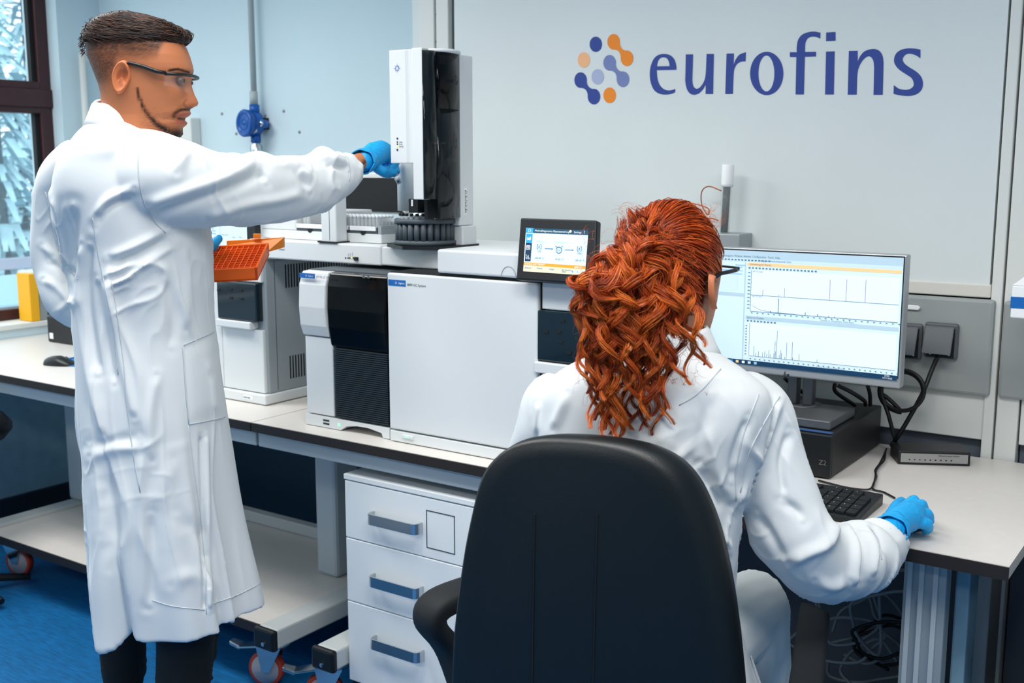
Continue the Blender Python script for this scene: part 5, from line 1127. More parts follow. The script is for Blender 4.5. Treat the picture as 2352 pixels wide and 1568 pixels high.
def creases(V, N, strokes):
    """single folds drawn where the cloth shows them, on the side that faces the room"""
    px = CX + FPX * ((V - CAM) @ RT) / ((V - CAM) @ FW); py = CY - FPX * ((V - CAM) @ UP) / ((V - CAM) @ FW)
    face = sstep(0.0, -0.25, np.sum(N * (V - CAM), 1) / np.linalg.norm(V - CAM, axis=1)); h = np.zeros(len(V))
    for pl, amp, w in strokes:
        P = [tuple(p_[:2]) for p_ in cat_rom([np.array([a, b, 0.0]) for a, b in pl], 4)]
        d = seg_dist(px, py, P); e = np.minimum(np.hypot(px - P[0][0], py - P[0][1]), np.hypot(px - P[-1][0], py - P[-1][1])); h += amp * np.exp(-(d / w) ** 2) * sstep(0, 3.0 * w, e + 0.6 * w)
    return V + N * (h * face)[:, None]
def sphere_chain(mb, pts, rs, seg=14):
    """tapered capsule chain for voxel union; pts in world"""
    for i in range(len(pts) - 1):
        a, b = np.array(pts[i], float), np.array(pts[i + 1], float); K = max(2, int(np.linalg.norm(b - a) / (0.35 * min(rs[i], rs[i + 1])) + 1))
        L = [a + (b - a) * k / K for k in range(K + 1)]; R = [rs[i] + (rs[i + 1] - rs[i]) * k / K for k in range(K + 1)]
        mb.tube(L, R, seg)
    for p, r in zip(pts, rs): mb.ell(p, r, r, r, seg, 8)
def surf_line(bvh, pix, r, m, name, parent, lift=0.0008, k=6):
    pts = []
    for p in cat_rom([np.array([a, b, 0.0]) for a, b in pix], k):
        d = Vector(ray(p[0], p[1])); d.normalize(); h, nn_, _, _ = bvh.ray_cast(Vector(CAM), d)
        if h is not None: pts.append(np.array(h) + np.array(nn_) * lift)
    if len(pts) > 2: return MB().tube(pts, r, 6).build(name, m, parent, True)
def surf_patch(bvh, quad, nu_, nv_, lift, m, name, parent):
    """cloth patch (pocket) laid on the coat: quad = 4 picture corners tl,tr,br,bl"""
    q = np.array(quad, float); V = []
    for j in range(nv_ + 1):
        for i in range(nu_ + 1):
            u, v = i / nu_, j / nv_; p = (q[0] * (1 - u) + q[1] * u) * (1 - v) + (q[3] * (1 - u) + q[2] * u) * v
            d = Vector(ray(p[0], p[1])); d.normalize(); h, nn_, _, _ = bvh.ray_cast(Vector(CAM), d)
            if h is None: return None
            e = min(1.0, 6 * min(u, 1 - u, v, 1 - v)); V.append(np.array(h) + np.array(nn_) * (0.0005 + lift * e))
    F = [(j * (nu_ + 1) + i, (j + 1) * (nu_ + 1) + i, (j + 1) * (nu_ + 1) + i + 1, j * (nu_ + 1) + i + 1) for j in range(nv_) for i in range(nu_)]
    return link_mesh(name, V, F, m, parent, True)
def strands(paths, rad, colr, name, m, parent, tipw=0.3):
    """many thin tubes; paths (S,K,3), colr (S,K,3)"""
    P = np.asarray(paths, float); S, K, _ = P.shape; T = np.gradient(P, axis=1); T /= np.linalg.norm(T, axis=2)[..., None] + 1e-9
    ref = np.array([0.37, 0.21, 0.9]); u = np.cross(T, ref); u /= np.linalg.norm(u, axis=2)[..., None] + 1e-9; w = np.cross(T, u)
    prof = np.interp(np.linspace(0, 1, K), [0, 0.6, 1], [1, 1, tipw]) * rad
    ring = [P + prof[None, :, None] * (math.cos(a) * u + math.sin(a) * w) for a in (0, 2.094, 4.189)]
    V = np.stack(ring, 2).reshape(-1, 3); C = np.repeat(np.asarray(colr).reshape(S, K, 1, 3), 3, 2).reshape(-1, 3)
    s, k, j = np.meshgrid(np.arange(S), np.arange(K - 1), np.arange(3), indexing='ij'); b = (s * K + k) * 3; j2 = (j + 1) % 3
    F = np.stack([b + j, b + j2, b + 3 + j2, b + 3 + j], -1).reshape(-1, 4)
    o = fast_mesh(name, V, F, m, parent, True, C); o['kind'] = 'stuff'; return o
SK = np.array(lin('#c37a52')[:3]); SKS = np.array(lin('#a5573a')[:3]); HB = np.array(lin('#1d120e')[:3]); LIP = np.array(lin('#a85a4c')[:3])
M_SKIN = colmat('skin', 0.5, 0.06, 0.35, 0.05, 400); M_HAIRM = colmat('dark_hair', 0.38, 0, 0.6); M_HAIRR = colmat('copper_hair', 0.40, 0, 0.45)
def seg_dist(px, py, pl):
    d = np.full(np.shape(px), 1e9)
    for (x0, y0), (x1, y1) in zip(pl[:-1], pl[1:]):
        t = np.clip(((px - x0) * (x1 - x0) + (py - y0) * (y1 - y0)) / ((x1 - x0) ** 2 + (y1 - y0) ** 2), 0, 1); d = np.minimum(d, np.hypot(px - x0 - t * (x1 - x0), py - y0 - t * (y1 - y0)))
    return d

# ================================================================== STANDING MAN
MD = 2.48
mloc = vp(350, 1500, MD); man = thing('person', 'standing man in white lab coat and clear safety glasses reaching towards the injector tower', 'person', (mloc[0], mloc[1], 0))
# ---- lab coat
rows = [(268, 236, 322, 2.46, .066), (284, 212, 350, 2.46, .088), (305, 196, 372, 2.47, .13), (335, 182, 392, 2.47, .175), (375, 160, 402, 2.48, .195), (430, 148, 425, 2.48, .20), (490, 150, 450, 2.48, .195), (560, 162, 470, 2.48, .185), (650, 178, 478, 2.48, .175), (750, 186, 487, 2.48, .17), (850, 193, 502, 2.48, .178), (950, 198, 517, 2.48, .188), (1050, 205, 534, 2.48, .198), (1150, 212, 552, 2.48, .205), (1250, 219, 573, 2.48, .208), (1330, 225, 592, 2.48, .208), (1392, 229, 606, 2.48, .206)]
K = 150; A = interp(rows, K); n = 180; V = []
th = np.linspace(0, 2 * math.pi, n, endpoint=False)
for i in range(K):
    py, xl_, xr_, dh, hd = A[i]; c = vp((xl_ + xr_) / 2, py, dh); hw = (xr_ - xl_) / 2 * dh / FPX * 1.012; tt_ = i / (K - 1)
    # how far down the skirt
    sk = max(0.0, (py - 900) / 492)
    e = 0.92
    cs_, sn_ = np.cos(th), np.sin(th)
    wx = hw * np.sign(cs_) * np.abs(cs_) ** e; dy = hd * np.sign(sn_) * np.abs(sn_) ** e
    # hanging folds grow towards the hem; th = -90 deg faces the camera
    fo = 0.008 * sk * np.sin(6 * th + 0.7 + 1.2 * sk) + 0.004 * sk * np.sin(11 * th + 2.0)
    wd = lambda a0, w_: np.exp(-(((th - a0 + math.pi) % (2 * math.pi) - math.pi) / w_) ** 2)
    a1 = math.radians(250 - 3 * sk); a2 = math.radians(312 + 2 * sk)
    fo += -0.034 * sk ** 0.8 * wd(a1 + 0.07, 0.085) + 0.020 * sk ** 0.8 * wd(a1 - 0.14, 0.16)      # vent: left panel over right
    fo += -0.020 * sk * wd(a2 + 0.05, 0.06) + 0.014 * sk * wd(a2 - 0.06, 0.08)                     # front edge fold
    rr = np.hypot(wx, dy); sc_ = 1 + fo / np.maximum(rr, 0.05)
    P = c[None, :] + (wx * sc_)[:, None] * RT + (dy * sc_)[:, None] * FWH
    # uneven hem
    hem = (-0.022 * wd(math.radians(238), 0.26) + 0.030 * wd(a1 + 0.10, 0.10) + 0.012 * wd(math.radians(330), 0.5) - 0.004 * wd(a2, 0.1)) * sstep(0.86, 1.0, tt_)
    P[:, 2] += hem
    V.extend(P)
mb = MB(); F = grid_faces(K, n); F += [tuple(range(n - 1, -1, -1)), tuple((K - 1) * n + k for k in range(n))]; mb.add(V, F)
def dispR(t, th):
    f = 0.0
    f += 0.010 * math.exp(-((t - 0.50) / 0.035) ** 2) * max(0, math.cos(th - 0.2)) ** 2          # ridge on top at the elbow
    f += 0.016 * math.exp(-((t - 0.80) / 0.05) ** 2) * max(0, math.cos(th + 0.1)) ** 2           # puffed fold before the cuff
    f -= 0.008 * math.exp(-((t - 0.70) / 0.05) ** 2) * max(0, math.cos(th)) ** 2
    f += 0.0022 * math.sin(22 * t + 1.6 * math.sin(th) + 2 * th) * sstep(0.3, 0.6, t)
    return float(f)
RS = [(270, 395, 2.42, .085), (330, 402, 2.37, .098), (400, 420, 2.38, .096), (500, 434, 2.45, .083), (600, 438, 2.55, .079), (680, 430, 2.63, .069), (740, 412, 2.69, .064), (785, 397, 2.73, .047), (812, 386, 2.765, .034)]
arm_loft(mb, RS, 110, dispR, flat=0.86)
dispL = lambda t, th: 0.002 * math.sin(22 * t + 2 * th)
LS = [(200, 385, 2.56, .075), (150, 430, 2.60, .068), (132, 520, 2.62, .056), (131, 600, 2.62, .056), (148, 672, 2.60, .056), (190, 702, 2.58, .054), (270, 690, 2.60, .048), (370, 645, 2.63, .044), (430, 615, 2.65, .036)]
arm_loft(mb, LS, 90, dispL)
# collar: standing band folded over
cv_ = MB()
for (pyc, xl_, xr_, hd) in ():
    pass
V, N, F = voxel(mb, 0.0042, 4)
zz = V[:, 2]
lowm = sstep(1.05, 0.75, zz); upm = 1 - lowm
px_ = CX + FPX * ((V - CAM) @ RT) / ((V - CAM) @ FW); py_ = CY - FPX * ((V - CAM) @ UP) / ((V - CAM) @ FW)
armm = sstep(430, 520, px_) * sstep(560, 540, py_); larm = sstep(190, 170, px_) * sstep(760, 740, py_) * sstep(420, 450, py_)
V = folds(V, N, RT * 0.85 + np.array([0, 0, -0.30]), 0.0075, 12, 3, armm, 0.12)                       # long drag lines on the reaching sleeve
V = folds(V, N, RT * 0.55 + np.array([0, 0, 0.6]), 0.006, 20, 11, armm * sstep(640, 720, px_))
V = folds(V, N, RT * 0.8 + np.array([0, 0, 0.45]), 0.0075, 11, 5, (1 - armm) * sstep(400, 470, py_) * sstep(720, 600, py_) * sstep(220, 280, px_), 0.12)   # pulls from the armpit
V = folds(V, N, RT * 0.8 + np.array([0, 0, 0.5]), 0.006, 22, 8, sstep(560, 620, py_) * sstep(760, 690, py_) * sstep(240, 270, px_) * sstep(400, 330, px_))
V = folds(V, N, RT * 0.10 + np.array([0, 0, -1.0]), 0.0085, 8, 21, sstep(560, 700, py_) * (1 - larm), 0.09, 0.2)                                           # hanging folds
V = folds(V, N, RT * 0.6 + np.array([0, 0, 0.8]), 0.0065, 14, 33, larm)
V = folds(V, N, RT + np.array([0, 0, 0.25]), 0.0045, 14, 41, sstep(960, 1040, py_) * sstep(1330, 1250, py_) * sstep(470, 430, px_), 0.3, -0.25)
V = creases(V, N, [
 ([(335, 470), (420, 440), (520, 405), (590, 368)], 0.0110, 13), ([(350, 492), (440, 464), (530, 434), (600, 397)], -0.0090, 12), ([(470, 500), (560, 472), (650, 456), (700, 442)], 0.0080, 12),
 ([(596, 385), (604, 405), (612, 420)], -0.0100, 10), ([(690, 395), (704, 420), (712, 440)], -0.0120, 10), ([(640, 372), (690, 385), (716, 425)], 0.0090, 10), ([(735, 354), (770, 364), (800, 382)], 0.0090, 9), ([(745, 375), (775, 383), (800, 391)], -0.0090, 7),
 ([(220, 500), (250, 458), (310, 432)], 0.0100, 10), ([(216, 518), (246, 478), (300, 452)], -0.0090, 9), ([(250, 590), (320, 560), (380, 525)], 0.0090, 10), ([(260, 607), (330, 577), (390, 547)], -0.0090, 9), ([(262, 655), (340, 603), (400, 562)], 0.0060, 9),
 ([(245, 627), (275, 620), (300, 602)], 0.0080, 6), ([(250, 652), (285, 642), (310, 630)], 0.0080, 6), ([(255, 673), (300, 652)], 0.0070, 6), ([(165, 470), (160, 560), (172, 640)], -0.0160, 20),
 ([(185, 560), (182, 640), (190, 760), (215, 900), (240, 1000)], 0.0110, 11), ([(205, 560), (200, 700), (225, 860)], -0.0110, 11), ([(240, 640), (262, 740), (285, 850), (310, 960)], 0.0080, 10), ([(222, 640), (240, 760), (262, 880)], -0.0070, 9),
 ([(205, 1047), (260, 1032), (325, 1024)], 0.0060, 13.5), ([(205, 1022), (260, 1012), (320, 1002)], -0.0045, 12), ([(320, 1030), (330, 1200), (335, 1400)], 0.0065, 16.5), ([(346, 1180), (346, 1300), (344, 1390)], -0.0080, 13.5), ([(400, 1050), (370, 1120), (345, 1185)], 0.0045, 21),
 ([(405, 1185), (445, 1215), (470, 1262)], -0.0050, 18), ([(472, 1000), (477, 1200), (481, 1400)], 0.0070, 6), ([(463, 1000), (467, 1200), (471, 1400)], -0.0090, 5), ([(390, 1345), (435, 1322), (470, 1348)], 0.0055, 18), ([(225, 1085), (252, 1122), (232, 1165)], -0.0040, 16.5), ([(230, 1230), (262, 1250), (250, 1310)], 0.0035, 16.5), ([(360, 860), (345, 960), (350, 1060)], 0.0070, 12), ([(420, 560), (430, 660), (425, 760)], 0.0060, 12), ([(380, 640), (400, 720), (395, 800)], -0.0060, 12),
 ([(100, 640), (130, 660), (170, 700)], 0.0090, 9), ([(110, 600), (145, 618), (172, 640)], -0.0090, 8), ([(130, 720), (155, 700), (180, 690)], 0.0080, 8), ([(95, 560), (125, 590)], 0.0070, 8), ([(440, 335), (420, 360), (405, 400)], 0.0080, 14), ([(400, 330), (385, 370)], -0.0060, 12)])
coat = fast_mesh('lab_coat', V, F, M_COAT, man)
bvh = BVHTree.FromPolygons([Vector(v) for v in V], F)
# collar (own folded band)
ck = []
for j, (dz, grow) in enumerate(((0.026, 0.000), (0.030, 0.004), (0.024, 0.010), (0.0, 0.020), (-0.022, 0.030), (-0.024, 0.024))):
    ring = []
    for k in range(60):
        a = 2 * math.pi * k / 60; c = vp(283, 282, 2.46); rx = (52 * 2.46 / FPX + grow); ry = 0.070 + grow
        ring.append(c + RT * rx * math.cos(a) + FWH * ry * math.sin(a) + np.array([0, 0, dz - 0.020 * math.cos(a) + 0.004 * math.sin(3 * a)]))
    ck.append(ring)
MB().add([p for r_ in ck for p in r_], [(j * 60 + k, j * 60 + (k + 1) % 60, (j + 1) * 60 + (k + 1) % 60, (j + 1) * 60 + k) for j in range(5) for k in range(60)]).build('collar', M_COAT, coat, True)
for pl in ([(418, 793), (452, 778), (489, 762)], [(418, 793), (424, 880), (432, 974)], [(432, 974), (475, 966), (514, 958)]): surf_line(bvh, pl, 0.0011, M_SEAM, 'pocket_edge', coat, 0.003)
pk = surf_patch(bvh, [(418, 793), (489, 762), (514, 958), (432, 974)], 14, 22, 0.0035, M_COAT, 'pocket', coat)
for pl in ([(318, 330), (318, 400), (330, 460), (355, 508), (380, 535)], [(213, 500), (222, 560), (240, 650), (262, 760), (272, 860)], [(255, 640), (268, 720), (283, 830), (300, 1000), (322, 1130)], [(432, 975), (445, 1080), (462, 1200), (473, 1320), (474, 1410)], [(105, 440), (120, 520), (140, 590), (178, 640)], [(795, 362), (803, 385), (802, 415)]):
    surf_line(bvh, pl, 0.0011, M_SEAM, 'seam', coat)
surf_line(bvh, [(350, 1378), (400, 1392), (470, 1400)], 0.0009, M_SEAM, 'hem_stitching', coat); surf_line(bvh, [(490, 1385), (540, 1368), (597, 1340)], 0.0009, M_SEAM, 'hem_stitching', coat)
# ---- trousers and shoes
mb = MB()
def legtube(mb, keys, K, n=40):
    A = interp(keys, K); V = []
    for x, y, z, rx, ry in A:
        for k in range(n):
            a = 2 * math.pi * k / n; V.append(np.array([x, y, z]) + RT * rx * math.cos(a) + FWH * ry * math.sin(a))
    F = grid_faces(K, n); F += [tuple(range(n - 1, -1, -1)), tuple((K - 1) * n + k for k in range(n))]; mb.add(V, F)
for px0, px1, dh, r0, r1 in ((278, 284, 2.55, .060, .046), (432, 421, 2.40, .072, .061)):
    a = vp(px0, 1420, dh); b = vp(px1, 1568, dh); d = (b - a) / (a[2] - b[2])
    zk = [0.575, 0.56, a[2], b[2], 0.25, 0.10, 0.06]; rr = [r0 * 1.0, r0 * 1.0, r0, r1, r1 * 0.95, r1 * 0.9, r1 * 0.9]
    legtube(mb, [((a + d * (a[2] - z))[0] if z < 1 else a[0], (a + d * (a[2] - z))[1], z, r, r * 1.05) for z, r in zip(zk, rr)], 60)
V, N, F = voxel(mb, 0.006, 3)
V = folds(V, N, (0.8, 0.3, 0.3), 0.006, 22, 60); fast_mesh('trousers', V, F, M_TROUS, man)
for px0, dh in ((284, 2.55), (421, 2.40)):
    b = vp(px0, 1568, dh); f = np.array([0.5, 0.87, 0]); mbs = MB(); sphere_chain(mbs, [[b[0], b[1], 0.05], [b[0] + f[0] * 0.1, b[1] + f[1] * 0.1, 0.045], [b[0] + f[0] * 0.19, b[1] + f[1] * 0.19, 0.035]], [0.05, 0.045, 0.035]); V, N, F = voxel(mbs, 0.007, 2); V[:, 2] = np.maximum(V[:, 2], 0.002); fast_mesh('shoe', V, F, M_BLACK, man)

# ---- head
HD = 2.44
BK = np.array([(40, 285), (46, 262), (55, 240), (70, 222), (90, 207), (110, 202), (130, 205), (150, 213), (170, 221), (195, 231), (215, 235), (240, 237), (270, 234), (300, 228), (335, 222)], float)
FR = np.array([(40, 300), (46, 335), (55, 365), (70, 393), (90, 413), (110, 425), (130, 433), (150, 439), (160, 441), (167, 440), (174, 434), (190, 425), (210, 427), (230, 429), (246, 431), (254, 434), (260, 437), (265, 434), (271, 424), (276, 423), (282, 429), (287, 426), (293, 418), (300, 418), (308, 419), (315, 414), (322, 395), (335, 345)], float)
NO = np.array([(40, 0), (168, 0), (174, 5), (185, 13), (200, 15), (217, 19), (229, 24), (236, 26), (242, 23), (247, 12), (251, 2), (256, 0), (335, 0)], float)
HW = np.array([(40, .012), (46, .035), (55, .054), (70, .067), (90, .075), (110, .078), (130, .079), (150, .078), (170, .0755), (190, .0725), (210, .070), (230, .066), (250, .061), (270, .057), (290, .050), (305, .043), (318, .036), (335, .030)], float)
NW = np.array([(168, .006), (200, .008), (228, .013), (240, .017), (250, .016), (256, .010)], float)
rws = np.concatenate([np.arange(40, 60, 2), np.arange(60, 336, 2.0)]); nn = 150; XC = 312.0
V = []; PXY = []
th = np.linspace(0, 2 * math.pi, nn, endpoint=False)
for py in rws:
    b, f, no, hw, nw = [np.interp(py, a[:, 0], a[:, 1]) for a in (BK, FR, NO, HW, NW)]
    cs_, sn_ = np.cos(th), np.sin(th)
    hwb = max(hw, 0.058) if py > 240 else hw       # the neck stays round behind the jaw
    lat = np.where(cs_ > 0, hw * np.sign(sn_) * np.abs(sn_) ** 0.85, hwb * np.sign(sn_) * np.abs(sn_) ** 0.95)
    if py > 240: lat = np.where((cs_ > 0) & (cs_ < 0.5), lat + (hwb - hw) * np.sign(sn_) * (1 - cs_ / 0.5), lat)
    pex = np.where(cs_ > 0, (f - XC) * np.abs(cs_) ** 0.72, -(XC - b) * np.abs(cs_) ** 0.9)
    # eye sockets, cheeks
    sock = 7.0 * np.exp(-((py - 186) / 11) ** 2) * np.exp(-((np.abs(lat) - 0.031) / 0.014) ** 2) * (cs_ > 0)
    chk = 4.0 * np.exp(-((py - 222) / 16) ** 2) * np.exp(-((np.abs(lat) - 0.042) / 0.016) ** 2) * (cs_ > 0)
    lipw = np.exp(-(lat / 0.022) ** 2); flat_ = 4.0 * (1 - lipw) * np.exp(-((py - 270) / 16) ** 2) * (cs_ > 0.2)
    px = XC + pex - sock + chk - flat_ * 0.8 + no * np.exp(-(lat / nw) ** 2) * (cs_ > 0)
    base = [vp(x, py, HD) for x in px]
    for x, p, l in zip(px, base, lat): V.append(p - FWH * l); PXY.append((x, py, l))
PXY = np.array(PXY); F = grid_faces(len(rws), nn); 
V = list(V); top = len(V); V.append(vp(292, 38.5, HD)); PXY = np.vstack([PXY, (292, 38.5, 0)])
F += [(top, (k + 1) % nn, k, k) for k in range(nn)]
px, py, lt = PXY.T
C = np.tile(SK, (len(px), 1)); rnd = rng.random(len(px))
def mixc(C, c, a): return C * (1 - a[:, None]) + np.array(c) * a[:, None]
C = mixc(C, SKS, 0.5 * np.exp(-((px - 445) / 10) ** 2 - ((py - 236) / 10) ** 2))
# faded sides: dark above, skin below; boundary drops behind the ear
bnd = np.interp(px, [200, 240, 285, 300, 330, 360, 385, 398], [275, 256, 236, 176, 170, 162, 150, 116]); soft = np.interp(px, [200, 285, 300, 400], [60, 90, 60, 34])
fade = sstep(0, 1, (bnd - py) / soft) * (px < 402)
fade = np.clip(fade * (0.75 + 0.3 * rnd), 0, 1) * np.interp(py, [90, 130, 200], [1, 0.88, 0.85])
C = mixc(C, lin('#2a1a14')[:3], fade)
JL = [(339, 208), (343, 228), (350, 250), (362, 272), (380, 292), (400, 306), (418, 314)]; bd = seg_dist(px, py, JL); bw_ = np.interp(px, [339, 360, 400, 418], [3.0, 4.5, 9, 14]); side = np.abs(lt) > -1
beard = np.clip(1.25 - bd / bw_ / 1.25, 0, 1) * (cs := 1.0); beard = beard * (0.7 + 0.5 * rnd)
chin = np.exp(-((px - 412) / 9) ** 2 - ((py - 306) / 9) ** 2) * (0.7 + 0.5 * rnd)
must = np.clip(1.3 - seg_dist(px, py, [(410, 269), (415, 261), (424, 254), (436, 251)]) / 4.2, 0, 1) * (0.75 + 0.4 * rnd)
brow = np.clip(1.3 - seg_dist(px, py, [(408, 167), (424, 163), (440, 168)]) / 3.0, 0, 1) * (np.abs(lt) > 0.012)
stub = 0.22 * (sstep(235, 262, py) * sstep(335, 350, px) * rnd)
for a in (np.clip(beard, 0, 1), np.clip(chin, 0, 1), np.clip(must, 0, 1), np.clip(brow, 0, 1), stub): C = mixc(C, HB, a)
C = mixc(C, lin('#7c3f28')[:3], 0.6 * np.clip(1.3 - seg_dist(px, py, [(433, 230), (429, 240), (434, 248), (442, 247)]) / 2.6, 0, 1)); C = mixc(C, lin('#8a4a30')[:3], 0.35 * np.clip(1.3 - seg_dist(px, py, [(424, 246), (414, 258), (408, 270)]) / 3.5, 0, 1)); C = mixc(C, lin('#8a4c34')[:3], 0.4 * np.clip(1.3 - seg_dist(px, py, [(412, 184), (424, 181), (432, 186)]) / 3.0, 0, 1))  # crease shade painted into the skin: nose wing, mouth fold, eyelid
C = mixc(C, LIP, np.clip(1.4 - seg_dist(px, py, [(417, 267), (438, 262)]) / 3.2, 0, 1)); C = mixc(C, LIP, np.clip(1.4 - seg_dist(px, py, [(416, 281), (430, 284)]) / 4, 0, 1)); C = mixc(C, lin('#3a1512')[:3], np.clip(1.4 - seg_dist(px, py, [(417, 273), (426, 274)]) / 2.6, 0, 1))
# ---- ears
def ear(Vl, Cl, Fl, cpx, cpy, sgn, lat0, dist, rx=18, ry=38, tilt=0.16, face=None, c0=SK):
    o = len(Vl); R_ = 12; n_ = 36
    for i in range(R_ + 1):
        rho = i / R_
        for k in range(n_):
            a = 2 * math.pi * k / n_; ex = rx * (1 - 0.28 * max(0, -math.sin(a))) ; x = ex * rho * math.cos(a); y = ry * rho * math.sin(a)
            xx = x * math.cos(tilt) + y * math.sin(tilt); yy = -x * math.sin(tilt) + y * math.cos(tilt)
            rim = np.interp(rho, [0, 0.25, 0.5, 0.7, 0.86, 0.96, 1.0], [0.002, 0.002, 0.004, 0.0095, 0.0135, 0.011, 0.001])
            anti = 0.005 * math.exp(-((rho - 0.55) / 0.1) ** 2) * (0.5 - 0.5 * math.cos(a)); fr_ = max(0.0, math.cos(a)); rim = rim * (1 - 0.45 * fr_ * (math.sin(a) < 0.5)) + anti
            if math.sin(a) < -0.6: rim = max(rim, 0.008 * (1 - rho ** 6))
            back = 0.010 * (0.5 - 0.5 * math.cos(a)) * rho
            p = dist(cpx + xx, cpy - yy, lat0 + rim + back); Vl.append(p)
            conc = math.exp(-((rho - 0.25) / 0.2) ** 2) * 0.30; Cl.append(c0 * (1 - conc) + np.array(lin('#6e2f1e')[:3]) * conc)  # shade of the ear hollow painted into the skin colour
    for i in range(R_):
        for k in range(n_): Fl.append((o + i * n_ + k, o + (i + 1) * n_ + k, o + (i + 1) * n_ + (k + 1) % n_, o + i * n_ + (k + 1) % n_))
Cl = list(C)
dman = lambda s: (lambda x, y, l: vp(x, y, HD) - FWH * l * s)
ear(V, Cl, F, 309, 184, 1, 0.0735, dman(1), c0=SK * np.array([1.15, 1.02, 0.95])); ear(V, Cl, F, 309, 184, -1, 0.0735, dman(-1))
# ---- rest of the skin: neck, forearm, hidden trunk and limbs as one surface, joined to the head mesh
mb = MB(); sphere_chain(mb, [vp(300, 235, 2.45), vp(290, 285, 2.46), vp(300, 420, 2.48), vp(330, 650, 2.48), vp(350, 900, 2.48)], [.056, .060, .10, .11, .11])
RW = [vp(330, 402, 2.38), vp(560, 438, 2.51), vp(795, 384, 2.75), vp(835, 368, 2.80)]; sphere_chain(mb, RW, [.05, .042, .0235, .0225])
LW = [vp(190, 420, 2.57), vp(145, 480, 2.60), vp(132, 590, 2.62), vp(155, 680, 2.60), vp(200, 700, 2.58), vp(290, 682, 2.60), vp(430, 615, 2.65), vp(455, 600, 2.67)]; sphere_chain(mb, LW, [.04, .04, .036, .034, .032, .03, .026, .024])
for px0, dh in ((284, 2.55), (421, 2.40)): a = vp(px0, 1568, dh); sphere_chain(mb, [vp(350, 900, 2.48), vp(px0, 1300, dh), a, np.array([a[0], a[1], 0.1])], [.10, .05, .04, .035])
V2, N2, F2 = voxel(mb, 0.007, 4); o = len(V)
q = np.array([CX + FPX * ((V2 - CAM) @ RT) / ((V2 - CAM) @ FW), CY - FPX * ((V2 - CAM) @ UP) / ((V2 - CAM) @ FW)])
C2 = np.tile(SK, (len(V2), 1)); tat = np.clip(1.5 - seg_dist(q[0], q[1], [(824, 385), (832, 377), (842, 366)]) / 3.5, 0, 1); C2 = C2 * (1 - 0.85 * tat[:, None]) + np.array(lin('#2a1a16')[:3]) * 0.85 * tat[:, None]
V = list(V) + list(V2); Cl += list(C2); F = F + [tuple(i + o for i in f) for f in F2]
body = fast_mesh('body', np.array(V), F, M_SKIN, man, True, np.array(Cl))
for p in (0, 1):
    e = vp(424, 188, HD) - FWH * (0.030 if p == 0 else -0.030); ey = MB().ell(e, 0.0088, 0.0088, 0.0082, 16, 12).build('eye', mat('eye_shaded', '#6d564b', 0.3), body, True)  # eyeball colour darkened to carry the shadow over the eye
    MB().ell(e + RT * 0.0062, 0.0042, 0.0042, 0.0048, 12, 8).build('iris', mat('iris_dark', '#1c1410', 0.15), ey, True)
# ---- hair on top: cap plus combed strands
HBK = np.array([(28, 275), (32, 256), (38, 240), (48, 224), (60, 211), (75, 203), (90, 198), (104, 197), (116, 200)], float)
HFR = np.array([(28, 290), (32, 312), (38, 342), (48, 374), (60, 400), (75, 420), (90, 428), (104, 420), (116, 405)], float)
HHW = np.array([(28, .012), (32, .030), (38, .046), (48, .062), (60, .072), (75, .0785), (90, .0812), (104, .0800), (116, .0790)], float)
def hair_pt(py, thv, grow=1.0):
    b, f, hw = [np.interp(py, a[:, 0], a[:, 1]) for a in (HBK, HFR, HHW)]; c_, s_ = np.cos(thv), np.sin(thv); xc = 300
    x = xc + np.where(c_ > 0, (f - xc) * np.abs(c_) ** 0.8, -(xc - b) * np.abs(c_) ** 0.9) * grow
    return x, hw * np.sign(s_) * np.abs(s_) ** 0.85 * grow
V = []; rh = np.arange(28, 100, 2.0); tv = np.linspace(0, 2 * math.pi, 96, endpoint=False)
for py in rh:
    x, l = hair_pt(py, tv, 0.985); V += [vp(a, py, HD) - FWH * b for a, b in zip(x, l)]
F = grid_faces(len(rh), 96); F.append(tuple(range(95, -1, -1)))
mbh = MB().add(V, F); Vh = np.array(mbh.v)
me_f = [f if len(f) == 4 else None for f in mbh.f]; F4 = [f for f in me_f if f]
hair = fast_mesh('hair', Vh, F4, M_HAIRM, man, True, np.tile(np.array(lin('#1c110c')[:3]), (len(Vh), 1)))
S = 2600; Kk = 9; paths = np.zeros((S, Kk, 3)); cols = np.zeros((S, Kk, 3))
for s in range(S):
    py0 = rng.uniform(27, 98) if rng.random() < 0.8 else rng.uniform(27, 50); a0 = rng.uniform(0, 2 * math.pi); L = rng.uniform(0.35, 0.8)
    near = -1 if math.sin(a0) > 0 else 1
    tone = rng.random() ** 2.2; cc_ = np.array(lin('#140b08')[:3]) * (1 - tone) + np.array(lin('#6b4a3a')[:3]) * tone
    lift = rng.uniform(0.0, 0.006)
    for k in range(Kk):
        t = k / (Kk - 1); py = py0 + 16 * t * L - 10 * math.sin(math.pi * t) * L * 0.6; an = a0 + near * 1.0 * L * t
        py = max(27.0, min(112, py)); x, l = hair_pt(py, np.array([an]), 1.0 + (lift + 0.012 * math.sin(math.pi * t)) * 2)
        paths[s, k] = vp(x[0], py - 2.5 * math.sin(math.pi * t), HD) - FWH * l[0]; cols[s, k] = cc_
strands(paths, 0.0007, cols, 'hair_strands', M_HAIRM, hair)
